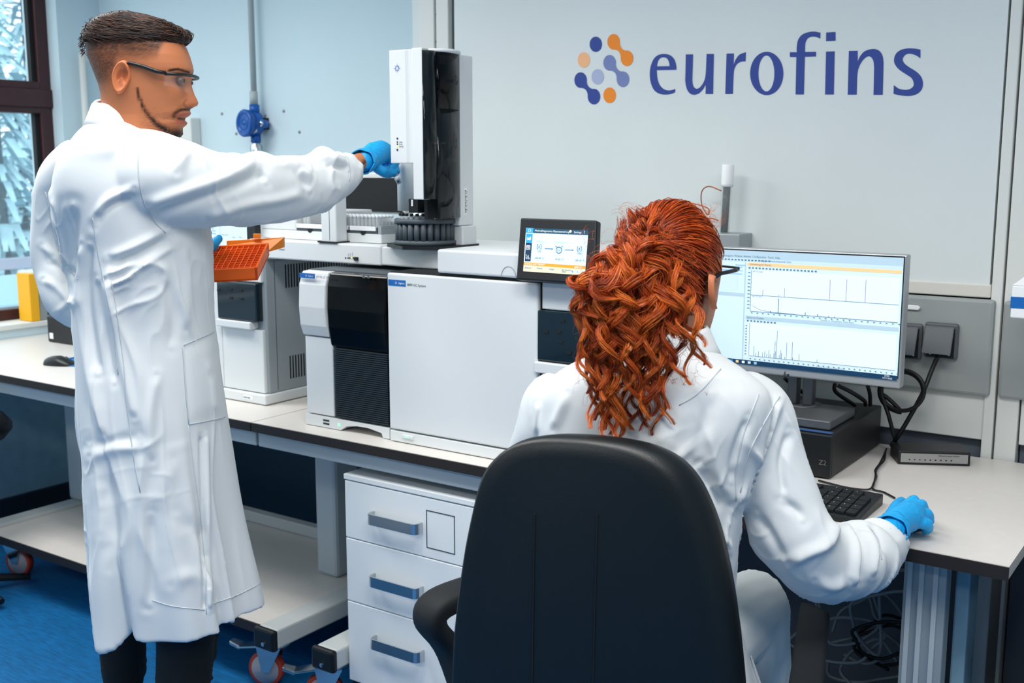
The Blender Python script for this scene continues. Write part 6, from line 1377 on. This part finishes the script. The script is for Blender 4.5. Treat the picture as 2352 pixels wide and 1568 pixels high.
# short spiky strands at the crown and back, quiff at the front
S = 700; paths = np.zeros((S, 7, 3)); cols = np.zeros((S, 7, 3))
for s in range(S):
    if s < 330:   # back of the head, pointing back and down
        py0 = rng.uniform(45, 128); b = np.interp(py0, HBK[:, 0], HBK[:, 1]); l0 = rng.uniform(-0.05, 0.06); x0 = b + 4 + 900 * l0 * l0 * 3
        dx, dy = -rng.uniform(2, 9), rng.uniform(-6, 8)
        P0 = [(x0 + dx * t, py0 + dy * t + 3 * t * t) for t in np.linspace(0, 1, 7)]
    else:         # quiff
        u = rng.random(); x0 = 372 + 45 * u; py0 = 52 + 22 * u + rng.uniform(-3, 10); l0 = rng.uniform(-0.045, 0.05) * (1.1 - 0.5 * u); L = rng.uniform(18, 34)
        P0 = [(x0 + L * math.sin(2.6 * t) * 0.75, py0 - 3 * math.sin(3 * t) + L * 0.75 * t * t) for t in np.linspace(0, 1, 7)]
        P0 = [(min(x, 442), y) for x, y in P0]
    tone = rng.random() ** 2
    for k, (x, y) in enumerate(P0): paths[s, k] = vp(x, y, HD) - FWH * l0; cols[s, k] = np.array(lin('#160d09')[:3]) * (1 - tone) + np.array(lin('#5f4030')[:3]) * tone
strands(paths, 0.0008, cols, 'hair_strands', M_HAIRM, hair)
# ---- safety glasses
gl = thing('safety_glasses', 'x', 'x', vp(420, 190, HD)); 
for kx in ('label', 'category'): del gl[kx]
gl.parent = man; gl.location = gl.location - man.location
for sg in (1, -1):
    MB().tube([vp(287, 172, HD) - FWH * 0.070 * sg, vp(300, 160, HD) - FWH * 0.080 * sg, vp(326, 152, HD) - FWH * 0.0815 * sg, vp(356, 160, HD) - FWH * 0.080 * sg, vp(386, 171, HD) - FWH * 0.077 * sg, vp(405, 174, HD) - FWH * 0.074 * sg], [0.0022, 0.0028, 0.0036, 0.0042, 0.0045, 0.004], 8).build('temple_arm', M_BLACK, gl, True)
LA = []; K = 28
for i in range(K + 1):
    a = -math.pi / 2 + math.pi * i / K; l = 0.073 * math.sin(a); x = 402 + 46 * math.cos(a) ** 0.75 if abs(math.cos(a)) > 1e-6 else 402; hlow = 38 - 16 * abs(math.sin(a)) ** 3 - 14 * math.exp(-(l / 0.009) ** 2); LA.append((x, l, hlow))
V = []
for x, l, hl in LA:
    for v in np.linspace(0, 1, 6): V.append(vp(x - 2 * v, 177 + hl * v + 3.0 * v, HD) - FWH * l)
link_mesh('lens', V, [(i * 6 + j, i * 6 + j + 1, (i + 1) * 6 + j + 1, (i + 1) * 6 + j) for i in range(K) for j in range(5)], mat('clear_lens', '#e8f0f4', 0.03, alpha=0.07, coat=0.5), gl, True)
MB().tube([vp(x + 0.5, 176, HD) - FWH * l for x, l, _ in LA], 0.0034, 8).build('brow_bar', M_BLACK, gl, True)
# ---- gloves
def glove(parent, palm, palmr, fingers, size=0.0024, cuff=None, label=None):
    mb = MB(); sphere_chain(mb, palm, palmr, 18)
    for pts, rs in fingers: sphere_chain(mb, pts, rs, 14)
    V, N, F = voxel(mb, size, 5); V = folds(V, N, (0.3, 0.5, 0.8), 0.0022, 60, 77)
    g = fast_mesh('glove', V, F, M_GLOVE, parent)
    if cuff:
        c0, ax, r0, r1, L = cuff; ax = np.array(ax, float); ax /= np.linalg.norm(ax); u = np.cross(ax, [0.1, 0.2, 1]); u /= np.linalg.norm(u); w = np.cross(ax, u); V = []; K = 9; n_ = 40
        for i in range(K):
            t = i / (K - 1)
            for k in range(n_):
                a = 2 * math.pi * k / n_; r = r0 + (r1 - r0) * t + 0.0012 * math.sin(3 * a + 9 * t) + 0.0008 * math.sin(7 * a - 5 * t); V.append(np.array(c0) - ax * L * t * (1 + 0.12 * math.sin(2 * a)) + r * (math.cos(a) * u + math.sin(a) * w))
        F = grid_faces(K, n_); cf = link_mesh('glove_cuff', V, F, M_GLOVE, g, True); so = cf.modifiers.new('s', 'SOLIDIFY'); so.thickness = 0.0012
        for t in (1.0, 0.72):
            i = int(t * (K - 1)); MB().tube(V[i * n_:(i + 1) * n_] + [V[i * n_]], 0.0016, 6).build('rolled_edge', M_GLOVE, cf, True)
    return g
h = lambda x, y, d: vp(x, y, d)
glove(man, [h(838, 370, 2.80), h(858, 356, 2.84), h(876, 348, 2.87)], [.025, .030, .028],
      [([h(886, 340, 2.88), h(905, 350, 2.90), h(909, 372, 2.885), h(900, 386, 2.87)], [.0125, .0115, .0105, .0095]),      # index, closing on the vial
       ([h(884, 350, 2.90), h(902, 362, 2.925), h(906, 382, 2.90), h(912, 394, 2.875)], [.0120, .0112, .0100, .0090]),      # middle
       ([h(880, 360, 2.915), h(894, 372, 2.935), h(892, 390, 2.91)], [.0115, .0108, .0095]),
       ([h(872, 368, 2.92), h(882, 380, 2.935), h(878, 394, 2.91)], [.0105, .0095, .0085]),
       ([h(856, 378, 2.83), h(876, 392, 2.84), h(893, 400, 2.86), h(904, 397, 2.865)], [.0140, .0120, .0105, .0090])],        # thumb
      cuff=(h(848, 364, 2.82), h(860, 358, 2.84) - h(835, 370, 2.79), 0.0275, 0.0315, 0.034))
# vial between the fingers
vt0, vt1 = h(907, 398, 2.868), h(917, 420, 2.868); vd = vt1 - vt0; vd /= np.linalg.norm(vd)
hv = thing('sample_vial', 'small labelled glass vial pinched in the man\'s gloved fingers', 'vial', vt0)
MB().lathe([(0.0058, -0.006), (0.0058, 0.004), (0.005, 0.005)], vt0, vd, 14).build('cap', M_WHITE, hv, True)
MB().lathe([(0.0045, 0.004), (0.0070, 0.007), (0.0070, 0.027), (0.005, 0.029)], vt0, vd, 14).build('glass', mat('vial_glass_grey', '#9fb2ba', 0.1), hv, True)
MB().lathe([(0.0072, 0.009), (0.0072, 0.019)], vt0, vd, 14).build('vial_label', M_WHITE, hv, True)
q = vt0 + vd * 0.0225 - FWH * 0.0073; MB().obox(q, RT * 0.0028, FWH * 0.0003, (0, 0, 0.0028)).build('dark_mark', M_INK, hv)
# left glove under and around the rack, thumb on the rim
pb = lambda u, v, d, px_=0: P_(u, v, d)
glove(man, [h(440, 612, 2.66), P_(-0.04, 0.45, 1.0), P_(0.10, 0.6, 1.3)], [.025, .024, .016],
      [([P_(-0.10, 0.45, 0.6), h(478, 574, 2.675), h(492, 560, 2.685), h(502, 549, 2.70)], [.015, .0125, .0115, .0095]),
       ([P_(0.2, 0.35, 1.25), P_(0.45, 0.35, 1.25), P_(0.62, 0.35, 1.25)], [.012, .010, .009]),
       ([P_(0.22, 0.5, 1.25), P_(0.50, 0.50, 1.25), P_(0.70, 0.52, 1.25)], [.012, .010, .009]),
       ([P_(0.22, 0.68, 1.25), P_(0.48, 0.68, 1.25), P_(0.66, 0.7, 1.25)], [.012, .010, .009]),
       ([P_(0.2, 0.85, 1.25), P_(0.40, 0.85, 1.25), P_(0.55, 0.86, 1.25)], [.011, .009, .008])], cuff=(h(448, 606, 2.665), h(470, 596, 2.68) - h(430, 615, 2.65), 0.028, 0.031, 0.03))
# ================================================================== SEATED WOMAN
WD = 1.80
wl0 = vp(1480, 1500, WD); wom = thing('person', 'seated woman with curly copper ponytail in a white lab coat using the computer', 'person', (wl0[0], wl0[1], 0))
bdw = np.array([0.30, 0.954, 0.0])
rows = [(772, 1462, 1606, 1.82, .055), (795, 1420, 1632, 1.82, .068), (822, 1352, 1672, 1.81, .088), (855, 1285, 1722, 1.80, .108), (895, 1250, 1765, 1.80, .122), (950, 1240, 1772, 1.80, .130), (1020, 1232, 1752, 1.80, .132), (1100, 1226, 1722, 1.80, .130), (1200, 1218, 1702, 1.80, .128), (1300, 1206, 1694, 1.80, .130), (1400, 1196, 1694, 1.81, .138), (1500, 1186, 1704, 1.82, .15), (1600, 1176, 1720, 1.83, .16), (1700, 1176, 1725, 1.84, .165)]
K = 120; A = interp(rows, K); n = 160; th = np.linspace(0, 2 * math.pi, n, endpoint=False); V = []
for i in range(K):
    py, xl_, xr_, dh, hd = A[i]; c = vp((xl_ + xr_) / 2, py, dh); hw = (xr_ - xl_) / 2 * dh / FPX; cs_, sn_ = np.cos(th), np.sin(th); e = 0.85; lowf = sstep(1150, 1500, py)
    rr = 1 + 0.05 * lowf * np.sin(7 * th + 1.0)
    # shoulder line slants with the body: right shoulder nearer
    P = c[None, :] + (hw * np.sign(cs_) * np.abs(cs_) ** e * rr)[:, None] * RT + (hd * np.sign(sn_) * np.abs(sn_) ** e * rr)[:, None] * FWH; V.extend(P)
mb = MB(); F = grid_faces(K, n); F += [tuple(range(n - 1, -1, -1)), tuple((K - 1) * n + k for k in range(n))]; mb.add(V, F)
def dW(t, th):
    f = 0.002 * math.sin(24 * t + 2 * th) * sstep(0.1, 0.3, t)
    f += 0.006 * sstep(0.62, 0.72, t) * math.sin(60 * t + 1.0 * math.sin(th)) * (0.6 + 0.4 * math.cos(th)) * sstep(1.0, 0.93, t)      # bunched forearm sleeve
    return float(f)
WR = [(1690, 915, 1.82, .055), (1742, 950, 1.83, .058), (1765, 1040, 1.82, .062), (1795, 1150, 1.80, .066), (1832, 1240, 1.79, .066), (1880, 1290, 1.81, .064), (1940, 1288, 1.86, .064), (1995, 1268, 1.91, .056), (2030, 1246, 1.945, .042), (2046, 1236, 1.96, .035)]
arm_loft(mb, WR, 120, dW)
WL = [(1310, 915, 1.83, .055), (1268, 950, 1.84, .056), (1250, 1040, 1.88, .056), (1250, 1110, 1.95, .054), (1300, 1130, 2.05, .05), (1420, 1120, 2.17, .045), (1500, 1110, 2.23, .038)]
arm_loft(mb, WL, 80, lambda t, th: 0.004 * math.sin(22 * t + 2 * th))
V, N, F = voxel(mb, 0.0042, 5)
px_ = CX + FPX * ((V - CAM) @ RT) / ((V - CAM) @ FW); py_ = CY - FPX * ((V - CAM) @ UP) / ((V - CAM) @ FW)
fore = sstep(1840, 1920, px_) * sstep(1150, 1200, py_); uarm = sstep(1690, 1740, px_) * (1 - fore); tor = sstep(1720, 1680, px_)
V = folds(V, N, RT * 0.2 + np.array([0, 0, -1]), 0.006, 11, 101, tor * sstep(840, 900, py_) * 0.8)
V = folds(V, N, RT * 0.6 + np.array([0, 0, 0.5]), 0.007, 16, 107, tor * sstep(1480, 1560, px_) * sstep(960, 1050, py_))
V = folds(V, N, RT * 0.35 + np.array([0, 0, -0.9]), 0.0065, 12, 111, uarm * sstep(900, 980, py_))
V = folds(V, N, RT * 0.9 + np.array([0, 0, 0.35]), 0.0075, 14, 119, uarm * sstep(1150, 1250, py_))
V = folds(V, N, RT * 0.45 + np.array([0, 0, 0.9]), 0.008, 18, 131, fore)
V = creases(V, N, [
 ([(1610, 1075), (1645, 1130), (1682, 1175)], -.014, 14), ([(1595, 1100), (1640, 1185), (1662, 1260)], .010, 11), ([(1790, 918), (1760, 1010), (1722, 1100), (1700, 1160)], .010, 10), ([(1815, 990), (1795, 1060), (1802, 1140)], -.009, 10),
 ([(1812, 1292), (1852, 1270), (1900, 1246), (1917, 1190)], .014, 13), ([(1795, 1150), (1830, 1172), (1846, 1196)], -.010, 11), ([(1935, 1200), (1965, 1250), (1957, 1345)], .011, 9), ([(1952, 1200), (1981, 1260), (1977, 1335)], -.010, 8), ([(1985, 1205), (2010, 1260), (2002, 1325)], .010, 8), ([(2001, 1215), (2023, 1262), (2013, 1312)], -.008, 7),
 ([(1240, 920), (1235, 1000)], .008, 9), ([(1305, 900), (1270, 990)], .007, 12), ([(1500, 900), (1520, 980), (1510, 1040)], .005, 16), ([(1640, 900), (1620, 980), (1600, 1050)], -.007, 18), ([(1640, 1190), (1662, 1300), (1668, 1400)], -.010, 9), ([(1668, 1230), (1672, 1350), (1680, 1500)], .009, 9), ([(1735, 1180), (1770, 1230), (1800, 1290)], -.008, 12), ([(1870, 1330), (1910, 1345), (1950, 1330)], .010, 12), ([(1720, 960), (1690, 1040), (1680, 1110)], -.008, 10)])
coat = fast_mesh('lab_coat', V, F, M_COAT, wom); bvh = BVHTree.FromPolygons([Vector(v) for v in V], F)
for pl in ([(1742, 905), (1710, 990), (1690, 1080), (1690, 1150)], [(1790, 910), (1772, 940), (1720, 1040), (1700, 1130)], [(1655, 848), (1600, 905), (1560, 930)], [(2000, 1215), (2018, 1240), (2025, 1285)]):
    surf_line(bvh, pl, 0.0010, M_SEAM, 'seam', coat)
ck = []
for j, (dz, grow) in enumerate(((0.030, 0.000), (0.034, 0.004), (0.028, 0.009), (0.004, 0.020), (-0.020, 0.032), (-0.022, 0.026))):
    ck.append([vp(1535, 800, 1.83) + RT * (0.060 + grow) * math.cos(a) + FWH * (0.056 + grow) * math.sin(a) + np.array([0, 0, dz + 0.006 * math.cos(a)]) for a in np.linspace(0, 2 * math.pi, 61)[:-1]])
MB().add([p for r_ in ck for p in r_], [(j * 60 + k, j * 60 + (k + 1) % 60, (j + 1) * 60 + (k + 1) % 60, (j + 1) * 60 + k) for j in range(5) for k in range(60)]).build('collar', M_COAT, coat, True)
# ---- legs: white trousers, coat tail, shoes
M_WTR = mat('white_trousers', '#dfe2e0', 0.85, bump=0.05, bscale=300)
mb = MB(); kn = vp(1728, 1392, 1.98); hipR = vp(1560, 1540, 1.86)
sphere_chain(mb, [hipR, (hipR + kn) / 2 + [0, 0, 0.01], kn, vp(1742, 1560, 1.99), vp(1750, 1800, 1.98)], [.085, .080, .068, .060, .050])
kl = vp(1400, 1400, 2.02); hipL = vp(1340, 1540, 1.86); sphere_chain(mb, [hipL, (hipL + kl) / 2, kl, kl + [0.0, 0.02, -0.28], kl + [0.0, 0.02, -0.50]], [.085, .08, .066, .056, .048])
sphere_chain(mb, [hipL + [0, 0, 0.03], hipR + [0, 0, 0.03]], [.10, .10])
V, N, F = voxel(mb, 0.006, 4); V = folds(V, N, (0.6, 0.2, 0.8), 0.010, 16, 140); tro = fast_mesh('trousers', V, F, M_WTR, wom)
tl_ = []
for i in range(18):
    t = i / 17
    for j in range(10):
        u = j / 9; tl_.append(vp(1672 + 60 * u * (0.4 + t) + 40 * t, 1390 + 280 * t + 30 * u, 1.80 + 0.06 * u + 0.012 * math.sin(9 * u + 3 * t)))
tail = link_mesh('coat_tail', tl_, [(i * 10 + j, i * 10 + j + 1, (i + 1) * 10 + j + 1, (i + 1) * 10 + j) for i in range(17) for j in range(9)], M_COAT, coat, True); so = tail.modifiers.new('s', 'SOLIDIFY'); so.thickness = 0.003
for b in (vp(1750, 1800, 1.98), kl + [0.0, 0.02, -0.50]):
    mbs = MB(); b = np.array([b[0], b[1], 0.0]); sphere_chain(mbs, [b + [0, 0, 0.06], b + bdw * 0.09 + [0, 0, 0.04], b + bdw * 0.17 + [0, 0, 0.03]], [.045, .04, .03]); V, N, F = voxel(mbs, 0.007, 2); V[:, 2] = np.maximum(V[:, 2], 0.121); fast_mesh('shoe', V, F, M_BLACK, wom)
# ---- head (faces the monitor)
hc = vp(1540, 638, 1.86); fd = FWH * math.cos(0.70) + RT * math.sin(0.70); sd = np.cross(fd, [0, 0, 1]); sd /= np.linalg.norm(sd)   # sd: her right
V = []; Cl = []; R_ = 70; n_ = 110; ZW = np.array([(-0.125, .030), (-0.115, .040), (-0.10, .050), (-0.075, .060), (-0.04, .069), (0, .075), (0.04, .077), (0.07, .072), (0.095, .056), (0.112, .030), (0.118, .006)]); ZF = np.array([(-0.125, .070), (-0.115, .084), (-0.10, .092), (-0.08, .090), (-0.06, .092), (-0.02, .090), (0.02, .094), (0.05, .092), (0.08, .076), (0.10, .052), (0.112, .028), (0.118, .006)]); ZB_ = np.array([(-0.125, .030), (-0.10, .045), (-0.07, .070), (-0.03, .090), (0.02, .098), (0.06, .090), (0.09, .066), (0.11, .034), (0.118, .006)])
WSK = np.array(lin('#c78a6a')[:3]); AUB = np.array(lin('#3a1408')[:3])
for i in range(R_):
    z = -0.125 + 0.243 * i / (R_ - 1); w, f, b = [np.interp(z, a[:, 0], a[:, 1]) for a in (ZW, ZF, ZB_)]
    for k in range(n_):
        a = 2 * math.pi * k / n_; c_, s_ = math.cos(a), math.sin(a); l = w * math.copysign(abs(s_) ** 0.85, s_); x = f * abs(c_) ** 0.8 if c_ > 0 else -b * abs(c_) ** 0.9
        if c_ > 0.5: x += 0.020 * math.exp(-((z + 0.035) / 0.014) ** 2) * math.exp(-(l / 0.012) ** 2) + 0.006 * math.exp(-((z + 0.07) / 0.008) ** 2) * math.exp(-(l / 0.02) ** 2) - 0.006 * math.exp(-((z - 0.002) / 0.014) ** 2) * math.exp(-((abs(l) - 0.03) / 0.013) ** 2)
        V.append(hc + fd * x + sd * l + [0, 0, z])
        hairy = 1.0 if (z > 0.055 or (x < -0.005 and z > -0.055) or (x < -0.035)) else 0.0
        Cl.append(WSK * (1 - hairy) + AUB * hairy)
F = grid_faces(R_, n_); o = len(V); V.append(hc + [0, 0, 0.1185]); Cl.append(AUB); F += [(o, (R_ - 1) * n_ + (k + 1) % n_, (R_ - 1) * n_ + k, (R_ - 1) * n_ + k) for k in range(n_)]
hs = 1 / 1.86 * FPX
dwo = lambda s: (lambda x, y, l: hc + fd * (x / 1000) + np.array([0, 0, y / 1000]) + sd * s * l)
ear(V, Cl, F, -4, -18, 1, 0.074, lambda x, y, l: hc + fd * (x / 1000) + np.array([0, 0, (-y - 36) / 1000]) + sd * l, rx=15, ry=31, tilt=-0.2, c0=np.array(lin('#d08058')[:3])); ear(V, Cl, F, -4, -18, 1, 0.074, lambda x, y, l: hc + fd * (x / 1000) + np.array([0, 0, (-y - 36) / 1000]) - sd * l, rx=15, ry=31, tilt=-0.2, c0=WSK)
mb = MB(); sphere_chain(mb, [hc + [0, 0, -0.06] - fd * 0.012, vp(1530, 800, 1.83), vp(1490, 950, 1.80), vp(1450, 1300, 1.80)], [.052, .050, .09, .10])
sphere_chain(mb, [vp(1735, 950, 1.83), vp(1860, 1285, 1.80), vp(2035, 1242, 1.955), vp(2058, 1228, 1.98)], [.04, .036, .0235, .023])
sphere_chain(mb, [vp(1270, 950, 1.84), vp(1250, 1100, 1.95), vp(1500, 1110, 2.23), vp(1530, 1105, 2.25)], [.04, .036, .022, .021])
V2, N2, F2 = voxel(mb, 0.006, 4); o = len(V); V = V + list(V2); Cl = Cl + [WSK] * len(V2); F = F + [tuple(i + o for i in f) for f in F2]
wbody = fast_mesh('body', np.array(V), F, M_SKIN, wom, True, np.array(Cl))
for s_ in (-1, 1):
    e = hc + fd * 0.080 + sd * 0.030 * s_ + [0, 0, 0.0]; MB().ell(e, 0.011, 0.011, 0.011, 14, 10).build('eye', mat('eye_white', '#d8d2c8', 0.2), wbody, True)
# glasses
gw = bpy.data.objects.new('safety_glasses', None); col.objects.link(gw); gw.parent = wom; gw.location = Vector(tuple(hc + fd * 0.09)) - wom.location
for s_ in (1, -1): MB().tube([hc + sd * 0.074 * s_ - fd * 0.012 + [0, 0, -0.004], hc + sd * 0.079 * s_ + fd * 0.03 + [0, 0, 0.010], hc + sd * 0.080 * s_ + fd * 0.078 + [0, 0, 0.012], hc + sd * 0.074 * s_ + fd * 0.098 + [0, 0, 0.012]], 0.0035, 8).build('temple_arm', M_BLACK, gw, True)
V = []
for i in range(25):
    a = -math.pi / 2 + math.pi * i / 24; l = 0.078 * math.sin(a); x = 0.088 + 0.028 * math.cos(a) ** 0.7 if math.cos(a) > 1e-5 else 0.088
    for v in (0.014, 0.0, -0.018, -0.032 + 0.01 * abs(math.sin(a)) ** 3): V.append(hc + fd * x + sd * l + [0, 0, v])
link_mesh('lens', V, [(i * 4 + j, i * 4 + j + 1, (i + 1) * 4 + j + 1, (i + 1) * 4 + j) for i in range(24) for j in range(3)], mat('clear_lens', '#f4f8fa', 0.03), gw, True)
MB().tube([V[i * 4] for i in range(25)], 0.0022, 6).build('brow_bar', M_BLACK, gw, True)

# ---- hair: skull hair drawn to the ponytail, then the curls
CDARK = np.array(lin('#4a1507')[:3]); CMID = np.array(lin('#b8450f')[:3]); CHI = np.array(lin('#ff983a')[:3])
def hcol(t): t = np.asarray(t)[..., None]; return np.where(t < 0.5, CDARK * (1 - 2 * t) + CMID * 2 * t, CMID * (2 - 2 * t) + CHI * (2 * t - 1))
rootp = vp(1478, 548, 1.765)
def skull(d, off):
    d = d / np.linalg.norm(d); x, l, z = d @ fd, d @ sd, d[2]; f = 0.095 if x > 0 else 0.099
    s = 1 / math.sqrt((x / f) ** 2 + (l / 0.079) ** 2 + (z / (0.122 if z > 0 else 0.14)) ** 2); return hc + d * (s + off)
rd = rootp - hc; rd /= np.linalg.norm(rd)
S = 2300; Kk = 14; paths = np.zeros((S, Kk, 3)); cols = np.zeros((S, Kk, 3))
for s in range(S):
    while True:
        d = rng.normal(size=3); d /= np.linalg.norm(d); x, z = d @ fd, d[2]
        if z > -0.55 and x < 0.72 + 0.3 * z and not (x > -0.22 and z < 0.12): break
    a0 = math.acos(np.clip(d @ rd, -1, 1)); off = rng.uniform(0.001, 0.007) * (0.35 if (x > -0.35 and z < 0.35) else 1.0); wv = rng.uniform(0.001, 0.005) * (0.3 if z < 0.35 else 1.0); ph = rng.uniform(0, 6.28); tone = np.clip(0.15 + 0.45 * rng.random() ** 1.5, 0, 1)
    for k in range(Kk):
        t = k / (Kk - 1); q_ = (math.sin((1 - t) * a0) * d + math.sin(t * a0) * rd) / max(math.sin(a0), 1e-3)
        paths[s, k] = skull(q_, off + 0.008 * t + wv * math.sin(7 * t + ph)); 
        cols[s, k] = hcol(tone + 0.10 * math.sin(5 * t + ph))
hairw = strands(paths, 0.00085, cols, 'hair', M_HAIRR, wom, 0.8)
# curls: each lock is a bundle of strands wound round a falling guide line
LOCKS = []
def addlock(ex, ey, ed, big=1.0, n=40, cr=None, bulge=0.0, tone=None):
    LOCKS.append((ex, ey, ed, big, n, cr if cr else rng.uniform(10, 17), bulge, rng.uniform(0.3, 1.0) if tone is None else tone))
for i in range(66):   # body of the ponytail
    u = rng.random(); ey = rng.uniform(690, 985); wx = np.interp(ey, [690, 800, 900, 985], [140, 118, 92, 62]); cxm = np.interp(ey, [690, 800, 900, 985], [1482, 1478, 1462, 1440])
    addlock(min(cxm + rng.uniform(-wx, wx), 1560), ey, 1.655 + rng.uniform(-0.03, 0.02))
for i in range(16): addlock(rng.uniform(1370, 1500), rng.uniform(880, 1005), 1.652 + rng.uniform(-0.02, 0.015), 0.95, 30)
for ex, ey in ((1400, 1018), (1392, 1000), (1415, 1012), (1408, 985), (1425, 1000), (1512, 1000), (1535, 975), (1500, 960), (1528, 940), (1368, 960), (1362, 905), (1352, 870), (1345, 820), (1338, 770), (1620, 850), (1605, 800), (1590, 880), (1335, 735), (1610, 840)): addlock(ex, ey, 1.65 + rng.uniform(-0.015, 0.015), 0.8, 26, tone=0.85)
PA = []; PC = []; K2 = 50
for (ex, ey, ed, big, nst, cr, bulge, tone) in LOCKS:
    r0 = np.array([1478 + rng.normal(0, 26), 545 + rng.normal(0, 24), 1.755 + rng.uniform(-0.03, 0.015)]); side = (ex - 1478) / 140
    m1 = np.array([r0[0] * 0.5 + (1478 + (115 if side < 0 else 55) * side) * 0.5 + rng.normal(0, 14), 575 + rng.uniform(-25, 30) + 15 * abs(side), 1.70 + rng.uniform(-0.03, 0.03)])
    m2 = np.array([1478 + (ex - 1478) * (1.12 if ex < 1478 else 0.82) + rng.normal(0, 10), 0.55 * m1[1] + 0.45 * ey, (1.685 + ed) / 2 - 0.012 + rng.uniform(-0.015, 0.015)])
    G = interp([r0, m1, m2, (ex, ey, ed)], K2); W_ = np.array([vp(*g) for g in G]); L = np.sum(np.linalg.norm(np.diff(W_, axis=0), axis=1))
    T = np.gradient(W_, axis=0); T /= np.linalg.norm(T, axis=1)[:, None]; u = np.cross(T, FWH); u /= np.linalg.norm(u, axis=1)[:, None]; w = np.cross(T, u)
    turns = L / rng.uniform(0.052, 0.075); ph = rng.uniform(0, 6.28); sgn = rng.choice((-1, 1)); tt_ = np.linspace(0, 1, K2)
    R0 = cr / 1000 * big * np.interp(tt_, [0, 0.25, 0.8, 1], [0.1, 0.7, 1.0, 0.9]); an = ph + sgn * 2 * math.pi * turns * tt_ ** 0.9
    core = W_ + (R0 * np.cos(an))[:, None] * u + (0.75 * R0 * np.sin(an))[:, None] * w
    bw = 0.0105 * big * np.interp(tt_, [0, 0.15, 0.7, 1], [0.8, 1.0, 0.85, 0.18])
    for j in range(nst):
        q1, q2 = rng.normal(0, 0.5, 2); fz = rng.normal(0, 0.0022)
        # flat ribbon cross-section, wide across the curl
        off = (bw * q1)[:, None] * T * 0.9 + (bw * 0.45 * q2)[:, None] * (np.cos(an)[:, None] * u + np.sin(an)[:, None] * w) + (bw * 0.5 * q2)[:, None] * u
        wig = fz * np.sin(9 * tt_ + j)[:, None] * u
        PA.append(core + off + wig); tn = np.clip(0.10 + 0.66 * tone * (0.45 + 0.55 * tt_) + rng.normal(0, 0.15) + 0.12 * np.sin(an), 0.02, 1.0); PC.append(hcol(tn))  # random strand tones, plus highlights painted round the curl and towards tips
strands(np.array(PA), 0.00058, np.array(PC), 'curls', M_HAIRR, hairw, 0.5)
# stray frizz
PA = []; PC = []
for i in range(420):
    z = rng.random()
    if z < 0.65: x0, y0, d0 = 1478 + rng.uniform(-135, 120), rng.uniform(520, 900), 1.69
    else: x0, y0, d0 = rng.uniform(1430, 1640), rng.uniform(480, 520), 1.84
    sg = 1 if x0 > 1480 else -1; k_ = rng.uniform(10, 26); P0 = []
    for t in np.linspace(0, 1, 18): P0.append(vp(x0 + sg * (20 + 38 * rng.random() * 0.2) * t + k_ * 0.5 * math.sin(6 * t + i), y0 + (30 if z < 0.65 else -14) * t + k_ * 0.5 * math.cos(6 * t + i), d0))
    PA.append(P0); PC.append(hcol(np.full(18, 0.4 + 0.4 * rng.random())))
strands(np.array(PA), 0.00022, np.array(PC), 'frizz', M_HAIRR, hairw, 0.5)
# ---- gloves
g0 = onz(2070, 1200, BZ + 0.045)
hz_ = lambda x, y, z: onz(x, y, z)
glove(wom, [hz_(2040, 1225, 0.838), hz_(2062, 1200, 0.845), hz_(2085, 1185, 0.847), hz_(2095, 1180, 0.846)], [.023, .027, .029, .026],
      [([hz_(2085, 1160, 0.850), hz_(2098, 1150, 0.856), hz_(2112, 1163, 0.838), hz_(2113, 1172, 0.822)], [.0125, .0115, .0098, .0085]),
       ([hz_(2098, 1168, 0.850), hz_(2117, 1160, 0.852), hz_(2126, 1178, 0.832), hz_(2124, 1186, 0.818)], [.0125, .0115, .0098, .0085]),
       ([hz_(2108, 1182, 0.846), hz_(2128, 1180, 0.846), hz_(2136, 1196, 0.828), hz_(2132, 1204, 0.816)], [.0125, .0112, .0098, .0085]),
       ([hz_(2106, 1198, 0.840), hz_(2128, 1202, 0.836), hz_(2133, 1214, 0.820), hz_(2125, 1219, 0.812)], [.0120, .0108, .0092, .0080]),
       ([hz_(2045, 1190, 0.838), hz_(2058, 1165, 0.836), hz_(2070, 1152, 0.830)], [.0135, .0120, .0100])],
      cuff=(hz_(2056, 1208, 0.842), hz_(2075, 1190, 0.845) - hz_(2040, 1226, 0.838), 0.0275, 0.0305, 0.026))
lh = vp(1530, 1105, 2.25)
glove(wom, [lh, lh + [0.02, 0.05, 0.0]], [.023, .026], [([lh + [-0.02 + 0.016 * k, 0.07, 0.0], lh + [-0.02 + 0.016 * k, 0.10, -0.004], lh + [-0.02 + 0.016 * k, 0.125, -0.018]], [.011, .010, .0085]) for k in range(4)] + [([lh + [0.035, 0.03, 0], lh + [0.055, 0.06, -0.008]], [.013, .010])])
